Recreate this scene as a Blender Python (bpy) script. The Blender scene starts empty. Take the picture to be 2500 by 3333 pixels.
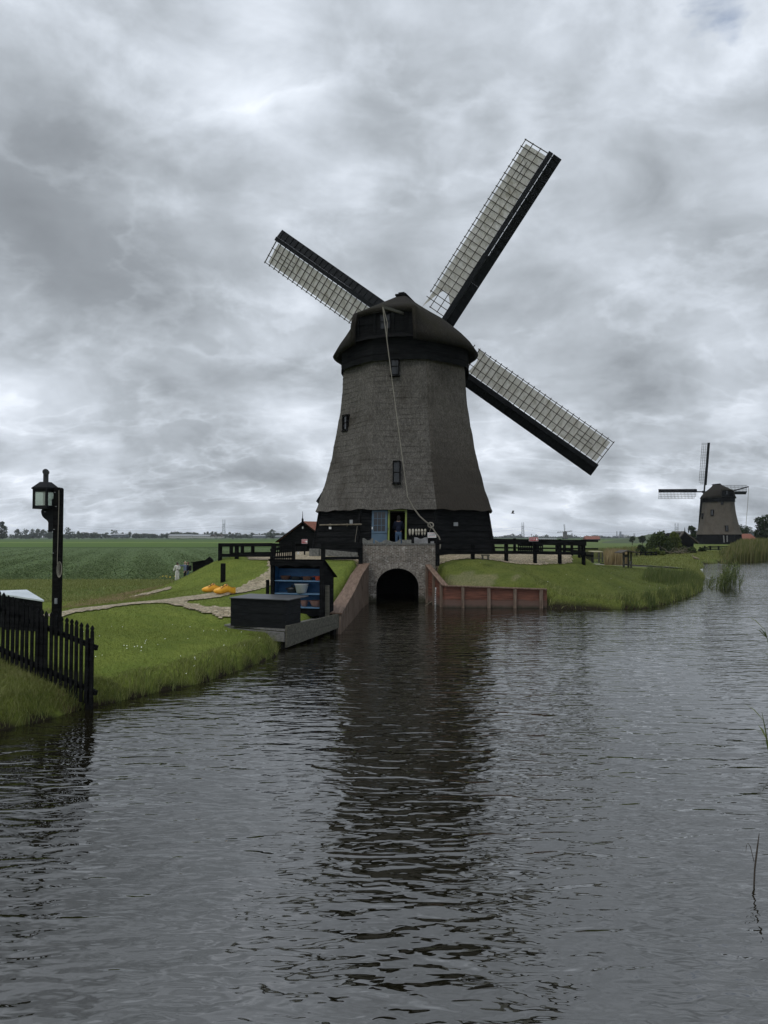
import bpy, math, random
import numpy as np
from mathutils import Vector, Matrix
R = math.radians
random.seed(7); rng = np.random.default_rng(7)
S = bpy.context.scene
COL = S.collection

# ------------------------------------------------------------------ camera
F = 2311.0; PITCH = R(2.0); CAMZ = 3.05
cd = bpy.data.cameras.new("camera"); cam = bpy.data.objects.new("camera", cd); COL.objects.link(cam)
cd.sensor_fit = 'VERTICAL'; cd.sensor_height = 36.0; cd.lens = 36.0 * F / 3333.0
cd.clip_start = 0.1; cd.clip_end = 20000
cam.location = (0, 0, CAMZ); cam.rotation_euler = (R(90) + PITCH, 0, 0)
S.camera = cam
S.view_settings.view_transform = 'Standard'; S.view_settings.look = 'None'
S.view_settings.exposure = 0.0; S.view_settings.gamma = 1.0
S.cycles.max_bounces = 6; S.cycles.transparent_max_bounces = 12; S.cycles.volume_bounces = 0
S.cycles.use_denoising = True

SUN_EL, SUN_AZ = 55.0, -140.0      # azimuth from +Y, positive to the right

def raydir(px, py):
    x = (px - 1250) / F; y = (1666.5 - py) / F
    return Vector((x, math.cos(PITCH) - y * math.sin(PITCH), math.sin(PITCH) + y * math.cos(PITCH)))
def at(px, py, Y):
    d = raydir(px, py); return Vector((d.x / d.y * Y, Y, CAMZ + d.z / d.y * Y))
def onz(px, py, z):
    d = raydir(px, py); t = (z - CAMZ) / d.z; return Vector((d.x * t, d.y * t, z))
def onplane(px, py, p, n):
    d = raydir(px, py); c = Vector((0, 0, CAMZ)); t = (Vector(p) - c).dot(n) / d.dot(n); return c + d * t

# ------------------------------------------------------------------ node helpers
class NT:
    def __init__(s, tree): s.t = tree; s.n = tree.nodes; s.l = tree.links
    def new(s, typ, **kw):
        n = s.n.new(typ)
        for k, v in kw.items():
            if k.startswith('i_'): n.inputs[k[2:].replace('_', ' ')].default_value = v
            else: setattr(n, k, v)
        return n
    def put(s, sock, v):
        if isinstance(v, bpy.types.NodeSocket): s.l.new(v, sock)
        elif isinstance(v, (tuple, list)) and sock.type == 'RGBA' and len(v) == 3: sock.default_value = (*v, 1)
        else: sock.default_value = v
    def m(s, op, a, b=0.0, c=None, clamp=False):
        n = s.new('ShaderNodeMath', operation=op, use_clamp=clamp); s.put(n.inputs[0], a); s.put(n.inputs[1], b)
        if c is not None: s.put(n.inputs[2], c)
        return n.outputs[0]
    def noise(s, vec, scale, detail=4, rough=.55, dist=0.0):
        n = s.new('ShaderNodeTexNoise'); s.l.new(vec, n.inputs['Vector'])
        n.inputs['Scale'].default_value = scale; n.inputs['Detail'].default_value = detail
        n.inputs['Roughness'].default_value = rough; n.inputs['Distortion'].default_value = dist
        return n.outputs['Fac']
    def map(s, vec, scale=(1, 1, 1), rot=(0, 0, 0), loc=(0, 0, 0)):
        n = s.new('ShaderNodeMapping'); s.l.new(vec, n.inputs['Vector'])
        n.inputs['Scale'].default_value = scale; n.inputs['Rotation'].default_value = rot; n.inputs['Location'].default_value = loc
        return n.outputs[0]
    def ramp(s, fac, stops, interp='LINEAR'):
        n = s.new('ShaderNodeValToRGB'); s.put(n.inputs[0], fac); cr = n.color_ramp; cr.interpolation = interp
        while len(cr.elements) < len(stops): cr.elements.new(0.5)
        for e, (p, c) in zip(cr.elements, stops):
            e.position = p; e.color = (*c, 1) if not isinstance(c, float) else (c, c, c, 1)
        return n.outputs[0]
    def mix(s, fac, a, b, blend='MIX'):
        n = s.new('ShaderNodeMix', data_type='RGBA', blend_type=blend)
        s.put(n.inputs[0], fac); s.put(n.inputs[6], a); s.put(n.inputs[7], b); return n.outputs[2]
    def bump(s, h, strength=.5, dist=.02, normal=None):
        n = s.new('ShaderNodeBump'); s.l.new(h, n.inputs['Height'])
        n.inputs['Strength'].default_value = strength; n.inputs['Distance'].default_value = dist
        if normal is not None: s.l.new(normal, n.inputs['Normal'])
        return n.outputs[0]

# ------------------------------------------------------------------ world: nishita sky above a broken overcast
W = bpy.data.worlds.new("World"); S.world = W; W.use_nodes = True
wt = NT(W.node_tree); wt.n.clear()
wo = wt.new('ShaderNodeOutputWorld'); bg = wt.new('ShaderNodeBackground'); wt.l.new(bg.outputs[0], wo.inputs[0])
sky = wt.new('ShaderNodeTexSky', sky_type='NISHITA'); sky.sun_disc = False
sky.sun_elevation = R(SUN_EL); sky.sun_rotation = R(SUN_AZ)
tc = wt.new('ShaderNodeTexCoord')
nrm = wt.new('ShaderNodeVectorMath', operation='NORMALIZE'); wt.l.new(tc.outputs['Generated'], nrm.inputs[0])
D = nrm.outputs[0]
sp = wt.new('ShaderNodeSeparateXYZ'); wt.l.new(D, sp.inputs[0])
zz = wt.m('ADD', wt.m('MAXIMUM', sp.outputs[2], 0.0), 0.40)
cb = wt.new('ShaderNodeCombineXYZ'); wt.l.new(wt.m('DIVIDE', sp.outputs[0], zz), cb.inputs[0]); wt.l.new(wt.m('DIVIDE', sp.outputs[1], zz), cb.inputs[1])
PV = cb.outputs[0]
nA = wt.noise(wt.map(PV, loc=(3.1, 1.7, 0.4)), 1.25, 3, .5, .35)
nB = wt.noise(wt.map(PV, loc=(7.3, 2.2, 1.4)), 3.4, 7, .54, .30)
nC = wt.noise(wt.map(D, (4.2, 4.2, 8.5), loc=(1.3, 9.2, 5.4)), 1.6, 6, .58, .35)
def blob(px, py, sig_px, amp):
    d = raydir(px, py).normalized(); k = 1.0 / (1 - math.cos(sig_px / F))
    dn = wt.new('ShaderNodeVectorMath', operation='DOT_PRODUCT'); wt.l.new(D, dn.inputs[0]); dn.inputs[1].default_value = d
    return wt.m('MULTIPLY', wt.m('EXPONENT', wt.m('MULTIPLY', wt.m('SUBTRACT', 1.0, dn.outputs['Value']), -k)), amp)
wq = wt.new('ShaderNodeTexNoise'); wt.l.new(D, wq.inputs['Vector']); wq.inputs['Scale'].default_value = 5.0; wq.inputs['Detail'].default_value = 5
wa_ = wt.new('ShaderNodeVectorMath', operation='MULTIPLY_ADD'); wt.l.new(wq.outputs['Color'], wa_.inputs[0]); wa_.inputs[1].default_value = (.30, .30, .22); wt.l.new(D, wa_.inputs[2])
def puff(scale, zs, loc, smooth):
    v = wt.new('ShaderNodeTexVoronoi', feature='SMOOTH_F1'); wt.l.new(wt.map(wa_.outputs[0], (1, 1, zs), loc=loc), v.inputs['Vector']); v.inputs['Scale'].default_value = scale; v.inputs['Smoothness'].default_value = smooth
    return wt.m('SUBTRACT', .55, v.outputs['Distance'])
low = wt.new('ShaderNodeMapRange', interpolation_type='SMOOTHSTEP'); wt.l.new(sp.outputs[2], low.inputs[0]); low.inputs[1].default_value = .30; low.inputs[2].default_value = .02
pf = wt.m('ADD', wt.m('MULTIPLY', puff(4.2, 1.7, (.3, .1, .7), .35), .20), wt.m('MULTIPLY', wt.m('MULTIPLY', puff(9.5, 2.6, (.9, .4, .2), .25), low.outputs[0]), .22))
tone = wt.m('ADD', wt.m('ADD', wt.m('MULTIPLY', nA, .34), wt.m('MULTIPLY', pf, 1.0)), wt.m('ADD', wt.m('MULTIPLY', nB, .36), wt.m('MULTIPLY', nC, .40)))
nD = wt.noise(wt.map(PV, (.85, 1.0, 1), loc=(4.7, 6.1, 2.2)), 2.5, 8, .56, .25)
edge_ = wt.m('SUBTRACT', wt.ramp(nD, [(.40, .50), (.475, .55), (.510, .78), (.545, .60), (.60, .40), (.72, .16)]), .5)
nE = wt.noise(wt.map(PV, (.7, 1.25, 1), loc=(1.1, 3.3, 8.2)), 5.2, 7, .55, .2)
edge2 = wt.m('MULTIPLY', wt.m('SUBTRACT', wt.ramp(nE, [(.42, .5), (.50, .56), (.53, .80), (.57, .55), (.70, .22)]), .5), low.outputs[0])
tone = wt.m('ADD', tone, wt.m('ADD', wt.m('MULTIPLY', edge_, .25), wt.m('MULTIPLY', edge2, .28)))
rag = wt.m('ADD', .35, wt.m('MULTIPLY', nB, 1.3))
BLOBS = [(230, 780, 360, -.17), (420, 330, 200, -.05), (60, 420, 280, -.12), (560, 900, 260, -.10), (830, 190, 170, .05), (1060, 380, 230, .10), (900, 300, 420, .03), (1500, 120, 300, .02),
         (1700, 700, 300, -.01), (2390, 230, 120, .07), (1250, 780, 260, -.09), (700, 1300, 260, -.07), (330, 1160, 120, .05), (150, 1420, 160, .04),
         (620, 1180, 70, .06), (2050, 1150, 200, -.07), (600, 1700, 420, .02), (2000, 1650, 300, .02), (2050, 300, 300, -.02), (1950, 550, 400, -.02), (2400, 900, 300, -.03), (800, 600, 200, -.04)]
bs = None
for b in BLOBS: bs = blob(*b) if bs is None else wt.m('ADD', bs, blob(*b))
tone = wt.m('ADD', tone, wt.m('MULTIPLY', bs, rag))
cloud = wt.ramp(tone, [(.05, (.13, .143, .158)), (.36, (.232, .254, .280)), (.50, (.345, .377, .414)), (.61, (.465, .505, .558)), (.73, (.61, .655, .720)), (.88, (.80, .84, .895))])
sc_ = wt.new('ShaderNodeVectorMath', operation='SCALE'); wt.l.new(cloud, sc_.inputs[0]); ze = wt.new('ShaderNodeMapRange', interpolation_type='SMOOTHSTEP'); wt.l.new(sp.outputs[2], ze.inputs[0]); ze.inputs[1].default_value = .62; ze.inputs[2].default_value = .95; ze.inputs[3].default_value = 13.6; ze.inputs[4].default_value = 25.0
wt.l.new(ze.outputs[0], sc_.inputs['Scale'])
gap = wt.m('MULTIPLY', wt.m('SUBTRACT', wt.m('ADD', blob(2320, 75, 120, .55), wt.m('MULTIPLY', nC, 2.2)), 1.62), 2.2, clamp=True)
skyb = wt.new('ShaderNodeVectorMath', operation='SCALE'); wt.l.new(sky.outputs[0], skyb.inputs[0]); skyb.inputs['Scale'].default_value = 1.25
col = wt.mix(gap, sc_.outputs[0], skyb.outputs[0])
wt.l.new(col, bg.inputs[0]); bg.inputs[1].default_value = 0.1

# ------------------------------------------------------------------ sun through the overcast
sd = bpy.data.lights.new("sun", 'SUN'); sd.energy = 1.05; sd.angle = R(22); sd.color = (1.0, .96, .9)
so = bpy.data.objects.new("sun", sd); COL.objects.link(so)
so.rotation_euler = (R(90 - SUN_EL), 0, R(180 - SUN_AZ))
so.location = (-40, -50, 80)

# ------------------------------------------------------------------ materials
MAT = {}
def material(name):
    m = bpy.data.materials.new(name); m.use_nodes = True
    t = NT(m.node_tree); t.n.clear()
    o = t.new('ShaderNodeOutputMaterial'); p = t.new('ShaderNodeBsdfPrincipled'); t.l.new(p.outputs[0], o.inputs[0])
    MAT[name] = m
    return m, t, p, o
def simple(name, c1, c2, scale=(4, 4, 4), rough=.7, nscale=1.0, detail=5, bump=.3, bdist=.01, spec=.4, metal=0.0, lo=.35, hi=.68, fine=0.0):
    m, t, p, o = material(name)
    tc = t.new('ShaderNodeTexCoord'); v = t.map(tc.outputs['Object'], scale)
    n = t.noise(v, nscale, detail, .6, .2)
    c = t.ramp(n, [(lo, c1), (hi, c2)])
    t.l.new(c, p.inputs['Base Color'])
    p.inputs['Roughness'].default_value = rough; p.inputs['Specular IOR Level'].default_value = spec; p.inputs['Metallic'].default_value = metal
    if bump: t.l.new(t.bump(n, bump, bdist), p.inputs['Normal'])
    return m
simple('black_boards', (.004, .0045, .005), (.014, .0145, .015), (1.2, 1.2, 9), .9, 1.5, 6, .5, .01, .03)
simple('black_rough', (.0045, .0045, .005), (.013, .013, .013), (3, 3, 14), .9, 1.5, 6, .5, .008, .03)
simple('black_paint', (.006, .007, .008), (.013, .014, .016), (2, 2, 8), .6, 2, 5, .25, .004, .1)
simple('grey_stone', (.085, .085, .078), (.20, .20, .185), (6, 6, 6), .85, 1.5, 8, .5, .01, .2)
simple('pale_stone', (.13, .13, .13), (.26, .26, .265), (4, 4, 4), .8, 1.2, 8, .3, .006, .2)
simple('weathered_wood', (.040, .040, .030), (.11, .105, .085), (1.5, 14, 10), .8, 1.5, 6, .5, .006, .25)
simple('deck_wood', (.09, .09, .085), (.19, .185, .175), (2, 12, 10), .8, 1.5, 6, .4, .005, .25)
simple('red_wood', (.066, .025, .016), (.170, .068, .044), (1.0, 1.0, 14), .68, 1.6, 7, .4, .005, .3)
_m = MAT['red_wood']; _t = NT(_m.node_tree); _p = next(n for n in _t.n if n.type == 'BSDF_PRINCIPLED'); _c = _p.inputs['Base Color'].links[0].from_socket
_g = _t.new('ShaderNodeNewGeometry'); _s = _t.new('ShaderNodeSeparateXYZ'); _t.l.new(_g.outputs['Position'], _s.inputs[0])
_z = _t.m('ADD', _s.outputs[2], _t.m('MULTIPLY', _t.noise(_g.outputs['Position'], 3.0, 5, .6), .25))
_c2 = _t.mix(_t.ramp(_z, [(.22, 1.0), (.42, .85), (.50, 0.0)]), _c, (.105, .066, .052)); _c2 = _t.mix(_t.ramp(_z, [(.13, .85), (.26, 0.0)]), _c2, (.020, .022, .012)); _t.l.new(_c2, _p.inputs['Base Color'])
simple('red_wood_cap', (.085, .054, .038), (.19, .130, .095), (10, 1.2, 4), .75, 1.5, 7, .4, .005, .25)
simple('brown_wood', (.085, .060, .045), (.20, .150, .115), (9, 9, 1.2), .78, 1.5, 6, .4, .005, .25)
simple('lattice_wood', (.045, .042, .036), (.12, .11, .095), (5, 5, 5), .8, 1, 5, .2, .004, .2)
simple('sail_black', (.005, .006, .008), (.013, .015, .018), (2, 2, 2), .65, 2, 5, .3, .004, .15)
simple('blue_paint', (.020, .085, .205), (.034, .135, .30), (2, 2, 6), .5, 1.5, 5, .15, .002, .4)
simple('shelf_blue', (.075, .150, .25), (.115, .215, .33), (3, 3, 3), .5, 1.5, 5, .15, .002, .4)
simple('door_blue', (.040, .078, .120), (.055, .105, .155), (2, 2, 4), .5, 1.2, 4, .1, .002, .4)
simple('green_paint', (.125, .165, .030), (.175, .225, .045), (2, 2, 4), .5, 1.2, 4, .1, .002, .4)
simple('lid_sheen', (.030, .032, .035), (.055, .058, .062), (2, 9, 2), .42, 1.5, 5, .2, .003, .4)  # sheen on the black chest lid, put into a paler grey base colour
simple('white_enamel', (.55, .56, .56), (.72, .73, .73), (4, 4, 4), .3, 1, 4, 0, .002, .5)
simple('white_paint', (.62, .63, .63), (.78, .79, .79), (4, 4, 4), .5, 1, 4, 0, .002, .4)
simple('red_sign', (.30, .014, .022), (.40, .022, .032), (4, 4, 4), .45, 1, 3, 0, .002, .4)
simple('yellow_paint', (.66, .30, .014), (.88, .46, .045), (5, 5, 5), .42, 1, 5, .2, .004, .45)
simple('clog_red', (.22, .09, .03), (.34, .12, .05), (4, 4, 4), .5, 1, 3, 0)
simple('dark_line', (.02, .015, .01), (.04, .03, .02), (4, 4, 4), .6, 1, 3, 0)
simple('clog_wood', (.30, .28, .23), (.46, .43, .36), (8, 8, 3), .7, 1, 5, .2, .003, .3)
simple('clay_brown', (.075, .034, .020), (.13, .060, .036), (6, 6, 6), .5, 1, 5, .1, .002, .4)
simple('iron_black', (.008, .009, .010), (.018, .019, .02), (6, 6, 6), .45, 1, 5, .1, .002, .5)
simple('red_enamel', (.30, .040, .012), (.42, .065, .02), (6, 6, 6), .35, 1, 4, 0, .002, .5)
simple('pink_clay', (.19, .105, .085), (.29, .17, .14), (6, 6, 6), .6, 1, 5, .1, .002, .4)
simple('rope', (.17, .16, .135), (.29, .27, .23), (20, 20, 60), .9, 1.5, 4, .4, .004, .1)
simple('grey_metal', (.16, .17, .18), (.25, .26, .27), (4, 4, 4), .5, 1, 4, 0, .002, .5)
simple('table_top', (.42, .47, .50), (.55, .60, .63), (3, 3, 3), .35, 1, 5, .05, .002, .5)
simple('pylon_steel', (.20, .22, .24), (.27, .29, .31), (1, 1, 1), .7, 1, 2, 0)
simple('skin', (.33, .19, .13), (.42, .26, .19), (6, 6, 6), .55, 1, 3, 0)
simple('dark_skin', (.06, .035, .025), (.09, .055, .04), (6, 6, 6), .55, 1, 3, 0)
simple('hair_dark', (.010, .008, .007), (.025, .020, .016), (20, 20, 4), .6, 1, 4, .3)
simple('hair_brown', (.06, .035, .02), (.12, .07, .04), (20, 20, 4), .6, 1, 4, .3)
simple('hair_fair', (.34, .28, .19), (.48, .41, .30), (20, 20, 4), .6, 1, 4, .3)
simple('cloth_white', (.52, .51, .47), (.66, .65, .60), (8, 8, 8), .9, 1, 5, .4, .01, .1)
simple('cloth_black', (.008, .008, .010), (.016, .016, .02), (8, 8, 8), .9, 1, 5, .4, .01, .1)
simple('cloth_navy', (.010, .013, .028), (.020, .026, .048), (8, 8, 8), .9, 1, 5, .4, .01, .1)
simple('cloth_steel', (.10, .13, .19), (.15, .19, .27), (8, 8, 8), .9, 1, 5, .4, .01, .1)
simple('denim', (.045, .080, .145), (.10, .165, .26), (8, 8, 8), .9, 1, 5, .4, .01, .1)
simple('bark', (.03, .024, .018), (.075, .06, .045), (5, 5, 1), .9, 1, 5, .4)
simple('roof_tile', (.13, .045, .028), (.24, .085, .05), (7, 7, 7), .8, 1, 5, .5, .02)
simple('roof_dark', (.04, .034, .028), (.085, .07, .055), (7, 7, 7), .85, 1, 5, .5, .02)
simple('grey_roof', (.17, .18, .19), (.28, .29, .30), (2, 2, 2), .6, 1, 4, 0)
simple('pale_wall', (.35, .35, .33), (.5, .5, .48), (2, 2, 2), .8, 1, 4, 0)
simple('factory', (.10, .12, .14), (.15, .17, .19), (.05, .05, .05), .8, 1, 4, 0)
simple('bird_dark', (.02, .02, .02), (.05, .045, .04), (8, 8, 8), .7, 1, 3, 0)
simple('bird_brown', (.10, .075, .05), (.28, .23, .17), (6, 6, 6), .8, 1, 3, 0)
simple('pale_wood', (.22, .20, .12), (.36, .33, .21), (3, 8, 3), .8, 1, 4, .2)
simple('far_path', (.10, .095, .075), (.18, .17, .14), (1, 1, 1), .95, 1.5, 5, .2)
simple('dike_green', (.045, .065, .03), (.07, .09, .045), (.02, .02, .02), .95, 1, 4, 0)
simple('dead_branch', (.10, .085, .06), (.22, .19, .14), (3, 3, 3), .9, 1, 4, .3)

def thatch(name, c1, c2, moss, mossamt, stain=False):
    m, t, p, o = material(name)
    tc = t.new('ShaderNodeTexCoord'); P = tc.outputs['Object']
    fine = t.noise(t.map(P, (1, 1, .45)), 24, 4, .75)
    mid = t.noise(t.map(P, (1, 1, .3)), 9, 5, .6)
    big = t.noise(P, .55, 5, .6, .4)
    c = t.ramp(fine, [(.30, c1), (.72, c2)])
    c = t.mix(t.ramp(mid, [(.35, 0.0), (.75, .55)]), c, tuple(x * .55 for x in c1))
    c = t.mix(t.ramp(big, [(.5 - mossamt, 0.0), (.78 - mossamt * .5, .8)]), c, moss)
    if stain:
        sx = t.new('ShaderNodeSeparateXYZ'); t.l.new(P, sx.inputs[0])
        zq = t.m('ADD', sx.outputs[2], t.m('ADD', t.m('MULTIPLY', big, 5.0), t.m('MULTIPLY', mid, 1.6)))
        c = t.mix(t.ramp(t.m('MULTIPLY', zq, .08), [(.50, .82), (.80, 0.0)]), c, moss)
    t.l.new(c, p.inputs['Base Color']); p.inputs['Roughness'].default_value = .95; p.inputs['Specular IOR Level'].default_value = .1
    h = t.m('ADD', fine, t.m('MULTIPLY', mid, 1.4))
    t.l.new(t.bump(h, .9, .035), p.inputs['Normal'])
    return m
thatch('thatch_tower', (.040, .037, .033), (.195, .183, .166), (.032, .027, .021), .0)
thatch('thatch_dark', (.036, .033, .028), (.180, .164, .144), (.032, .027, .022), .0, True)
thatch('thatch_cap', (.010, .009, .0075), (.046, .041, .035), (.022, .021, .011), .05)
thatch('thatch_far', (.060, .052, .044), (.160, .142, .120), (.06, .05, .04), .0)

# brick
m, t, p, o = material('brick')
tc = t.new('ShaderNodeTexCoord'); P = tc.outputs['Object']
br = t.new('ShaderNodeTexBrick', offset=.5); t.l.new(t.map(P, (1, 1, 1), (R(90), 0, 0)), br.inputs['Vector'])
br.inputs['Scale'].default_value = 1.0; br.inputs['Brick Width'].default_value = .22; br.inputs['Row Height'].default_value = .062
br.inputs['Mortar Size'].default_value = .010; br.inputs['Mortar Smooth'].default_value = .3; br.inputs['Bias'].default_value = -.1
br.inputs['Color1'].default_value = (.085, .070, .056, 1); br.inputs['Color2'].default_value = (.18, .150, .125, 1); br.inputs['Mortar'].default_value = (.29, .275, .245, 1)
eff = t.noise(P, 5, 8, .7, .3); eff2 = t.noise(P, 1.1, 5, .6)
c = t.mix(t.ramp(eff, [(.52, 0.0), (.64, .80)]), br.outputs[0], (.42, .405, .37))
c = t.mix(t.ramp(eff2, [(.50, 0.0), (.75, .6)]), c, (.055, .052, .045))
sz = t.new('ShaderNodeSeparateXYZ'); t.l.new(t.new('ShaderNodeNewGeometry').outputs['Position'], sz.inputs[0])
c = t.mix(t.ramp(t.m('ADD', sz.outputs[2], t.m('MULTIPLY', eff, .5)), [(.34, .85), (.62, 0.0)]), c, (.030, .032, .016))
t.l.new(c, p.inputs['Base Color']); p.inputs['Roughness'].default_value = .9; p.inputs['Specular IOR Level'].default_value = .15
t.l.new(t.bump(t.m('ADD', t.m('MULTIPLY', br.outputs['Fac'], -1.0), t.m('MULTIPLY', eff, .6)), .8, .012), p.inputs['Normal'])
simple('arch_brick', (.10, .088, .073), (.34, .315, .28), (9, 9, 9), .9, 1, 7, .5, .01, .15)

# cobble path
m, t, p, o = material('path_brick')
tc = t.new('ShaderNodeTexCoord'); P = tc.outputs['Object']
vo = t.new('ShaderNodeTexVoronoi'); t.l.new(t.map(P, (7, 13, 7), (0, 0, .3)), vo.inputs['Vector']); vo.inputs['Scale'].default_value = 1
vd = t.new('ShaderNodeTexVoronoi', feature='DISTANCE_TO_EDGE'); t.l.new(t.map(P, (7, 13, 7), (0, 0, .3)), vd.inputs['Vector']); vd.inputs['Scale'].default_value = 1
hs = t.new('ShaderNodeSeparateColor'); t.l.new(vo.outputs['Color'], hs.inputs[0])
c = t.ramp(hs.outputs[0], [(.1, (.23, .18, .115)), (.5, (.35, .285, .19)), (.9, (.45, .38, .27))])
c = t.mix(t.ramp(vd.outputs['Distance'], [(.02, 1.0), (.12, 0.0)]), c, (.10, .088, .055))
c = t.mix(t.ramp(t.noise(P, 1.2, 6, .6), [(.5, 0.0), (.72, .7)]), c, (.15, .14, .07))
t.l.new(c, p.inputs['Base Color']); p.inputs['Roughness'].default_value = .9
t.l.new(t.bump(t.ramp(vd.outputs['Distance'], [(0, 0.0), (.15, 1.0)]), .6, .02), p.inputs['Normal'])

# ground (zone colours are a vertex attribute)
m, t, p, o = material('ground')
at_ = t.new('ShaderNodeAttribute', attribute_name='zone'); tc = t.new('ShaderNodeTexCoord'); P = tc.outputs['Object']
rg = t.new('ShaderNodeAttribute', attribute_name='rough')
n1 = t.noise(P, 14, 6, .7); n2 = t.noise(P, 1.3, 5, .6); n3 = t.noise(t.map(P, (1, .35, 1)), .09, 4, .55)
n4 = t.noise(t.map(P, (1, .8, 1)), 1.9, 4, .65, .6)
c = t.mix(1.0, at_.outputs['Color'], t.ramp(n1, [(.25, (.55, .6, .5)), (.75, (1.45, 1.4, 1.5))]), 'MULTIPLY')
c = t.mix(1.0, c, t.ramp(n2, [(.3, (.78, .84, .8)), (.7, (1.22, 1.16, 1.15))]), 'MULTIPLY')
c = t.mix(1.0, c, t.ramp(n3, [(.3, (.88, .9, .9)), (.7, (1.12, 1.08, 1.1))]), 'MULTIPLY')
crop = t.mix(1.0, c, t.ramp(n4, [(.36, (.42, .50, .55)), (.60, (1.25, 1.25, 1.2))]), 'MULTIPLY')
c = t.mix(rg.outputs['Fac'], c, crop)
t.l.new(c, p.inputs['Base Color']); p.inputs['Roughness'].default_value = .95; p.inputs['Specular IOR Level'].default_value = .08
hh = t.m('ADD', t.m('MULTIPLY', n1, .5), t.m('MULTIPLY', t.m('MULTIPLY', n4, rg.outputs['Fac']), 5.0))
t.l.new(t.bump(hh, .8, .06), p.inputs['Normal'])

# foliage
def foliage(name, c1, c2, c3, trans=.25):
    m, t, p, o = material(name)
    g = t.new('ShaderNodeNewGeometry'); tc = t.new('ShaderNodeTexCoord')
    n = t.noise(tc.outputs['Object'], .8, 3, .5)
    f = t.m('ADD', t.m('MULTIPLY', g.outputs['Random Per Island'], .6), t.m('MULTIPLY', n, .4))
    c = t.ramp(f, [(.1, c1), (.5, c2), (.92, c3)])
    t.l.new(c, p.inputs['Base Color']); p.inputs['Roughness'].default_value = .75; p.inputs['Specular IOR Level'].default_value = .15
    tr = t.new('ShaderNodeBsdfTranslucent'); t.l.new(c, tr.inputs[0])
    mx = t.new('ShaderNodeMixShader'); mx.inputs[0].default_value = trans
    t.l.new(p.outputs[0], mx.inputs[1]); t.l.new(tr.outputs[0], mx.inputs[2]); t.l.new(mx.outputs[0], o.inputs[0])
    return m
foliage('lawn_blade', (.095, .125, .022), (.165, .200, .044), (.24, .265, .095))
foliage('slope_blade', (.062, .082, .018), (.110, .130, .032), (.175, .190, .070))
foliage('tall_grass', (.075, .098, .020), (.175, .200, .055), (.33, .325, .15))
foliage('far_lawn', (.10, .12, .03), (.15, .165, .045), (.22, .22, .08))
foliage('reed_green', (.045, .070, .022), (.085, .115, .035), (.16, .165, .065))
foliage('reed_tan', (.15, .11, .05), (.24, .185, .095), (.32, .26, .15))
foliage('reed_mix', (.065, .080, .022), (.120, .130, .042), (.22, .19, .095))
foliage('leaf_dark', (.014, .024, .010), (.028, .045, .016), (.055, .075, .028))
foliage('leaf_mid', (.022, .036, .012), (.048, .070, .022), (.09, .115, .04))
foliage('leaf_light', (.04, .06, .014), (.085, .11, .026), (.15, .17, .05))
foliage('leaf_far', (.024, .036, .020), (.045, .062, .034), (.075, .092, .05), .1)
foliage('crop', (.065, .100, .038), (.095, .135, .052), (.13, .165, .075), .2)
simple('daisy', (.7, .7, .66), (.8, .8, .78), (4, 4, 4), .7, 1, 2, 0)
simple('yellow_flower', (.55, .42, .03), (.65, .5, .06), (4, 4, 4), .7, 1, 2, 0)

# sail cloth
m, t, p, o = material('sail_cloth')
tc = t.new('ShaderNodeTexCoord'); P = tc.outputs['Object']
n = t.noise(t.map(P, (1.5, .35, 1)), 2.2, 6, .6, .6)
c = t.ramp(n, [(.30, (.42, .39, .335)), (.5, (.60, .57, .52)), (.7, (.68, .65, .61))])
st = t.noise(t.map(P, (2.2, .5, 1), loc=(4, 1, 0)), 1.1, 5, .6)
c = t.mix(t.ramp(st, [(.56, 0.0), (.75, .6)]), c, (.19, .165, .10))
t.l.new(c, p.inputs['Base Color']); p.inputs['Roughness'].default_value = .9; p.inputs['Specular IOR Level'].default_value = .1
t.l.new(t.bump(n, .7, .06), p.inputs['Normal'])
tr = t.new('ShaderNodeBsdfTranslucent'); t.l.new(c, tr.inputs[0])
mx = t.new('ShaderNodeMixShader'); mx.inputs[0].default_value = .55
t.l.new(p.outputs[0], mx.inputs[1]); t.l.new(tr.outputs[0], mx.inputs[2]); t.l.new(mx.outputs[0], o.inputs[0])

# glass
m, t, p, o = material('window_glass')
p.inputs['Base Color'].default_value = (.012, .014, .016, 1); p.inputs['Roughness'].default_value = .08
n = t.noise(t.new('ShaderNodeTexCoord').outputs['Object'], 3, 2); t.l.new(t.bump(n, .05, .01), p.inputs['Normal'])
m, t, p, o = material('lantern_glass')
n = t.noise(t.new('ShaderNodeTexCoord').outputs['Object'], 9, 3)
p.inputs['Roughness'].default_value = .15; t.l.new(t.ramp(n, [(.3, (.50, .55, .50)), (.7, (.60, .64, .60))]), p.inputs['Base Color'])
tp = t.new('ShaderNodeBsdfTransparent'); tp.inputs[0].default_value = (.86, .90, .86, 1)
mx = t.new('ShaderNodeMixShader'); mx.inputs[0].default_value = .72
t.l.new(p.outputs[0], mx.inputs[1]); t.l.new(tp.outputs[0], mx.inputs[2]); t.l.new(mx.outputs[0], o.inputs[0])

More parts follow.
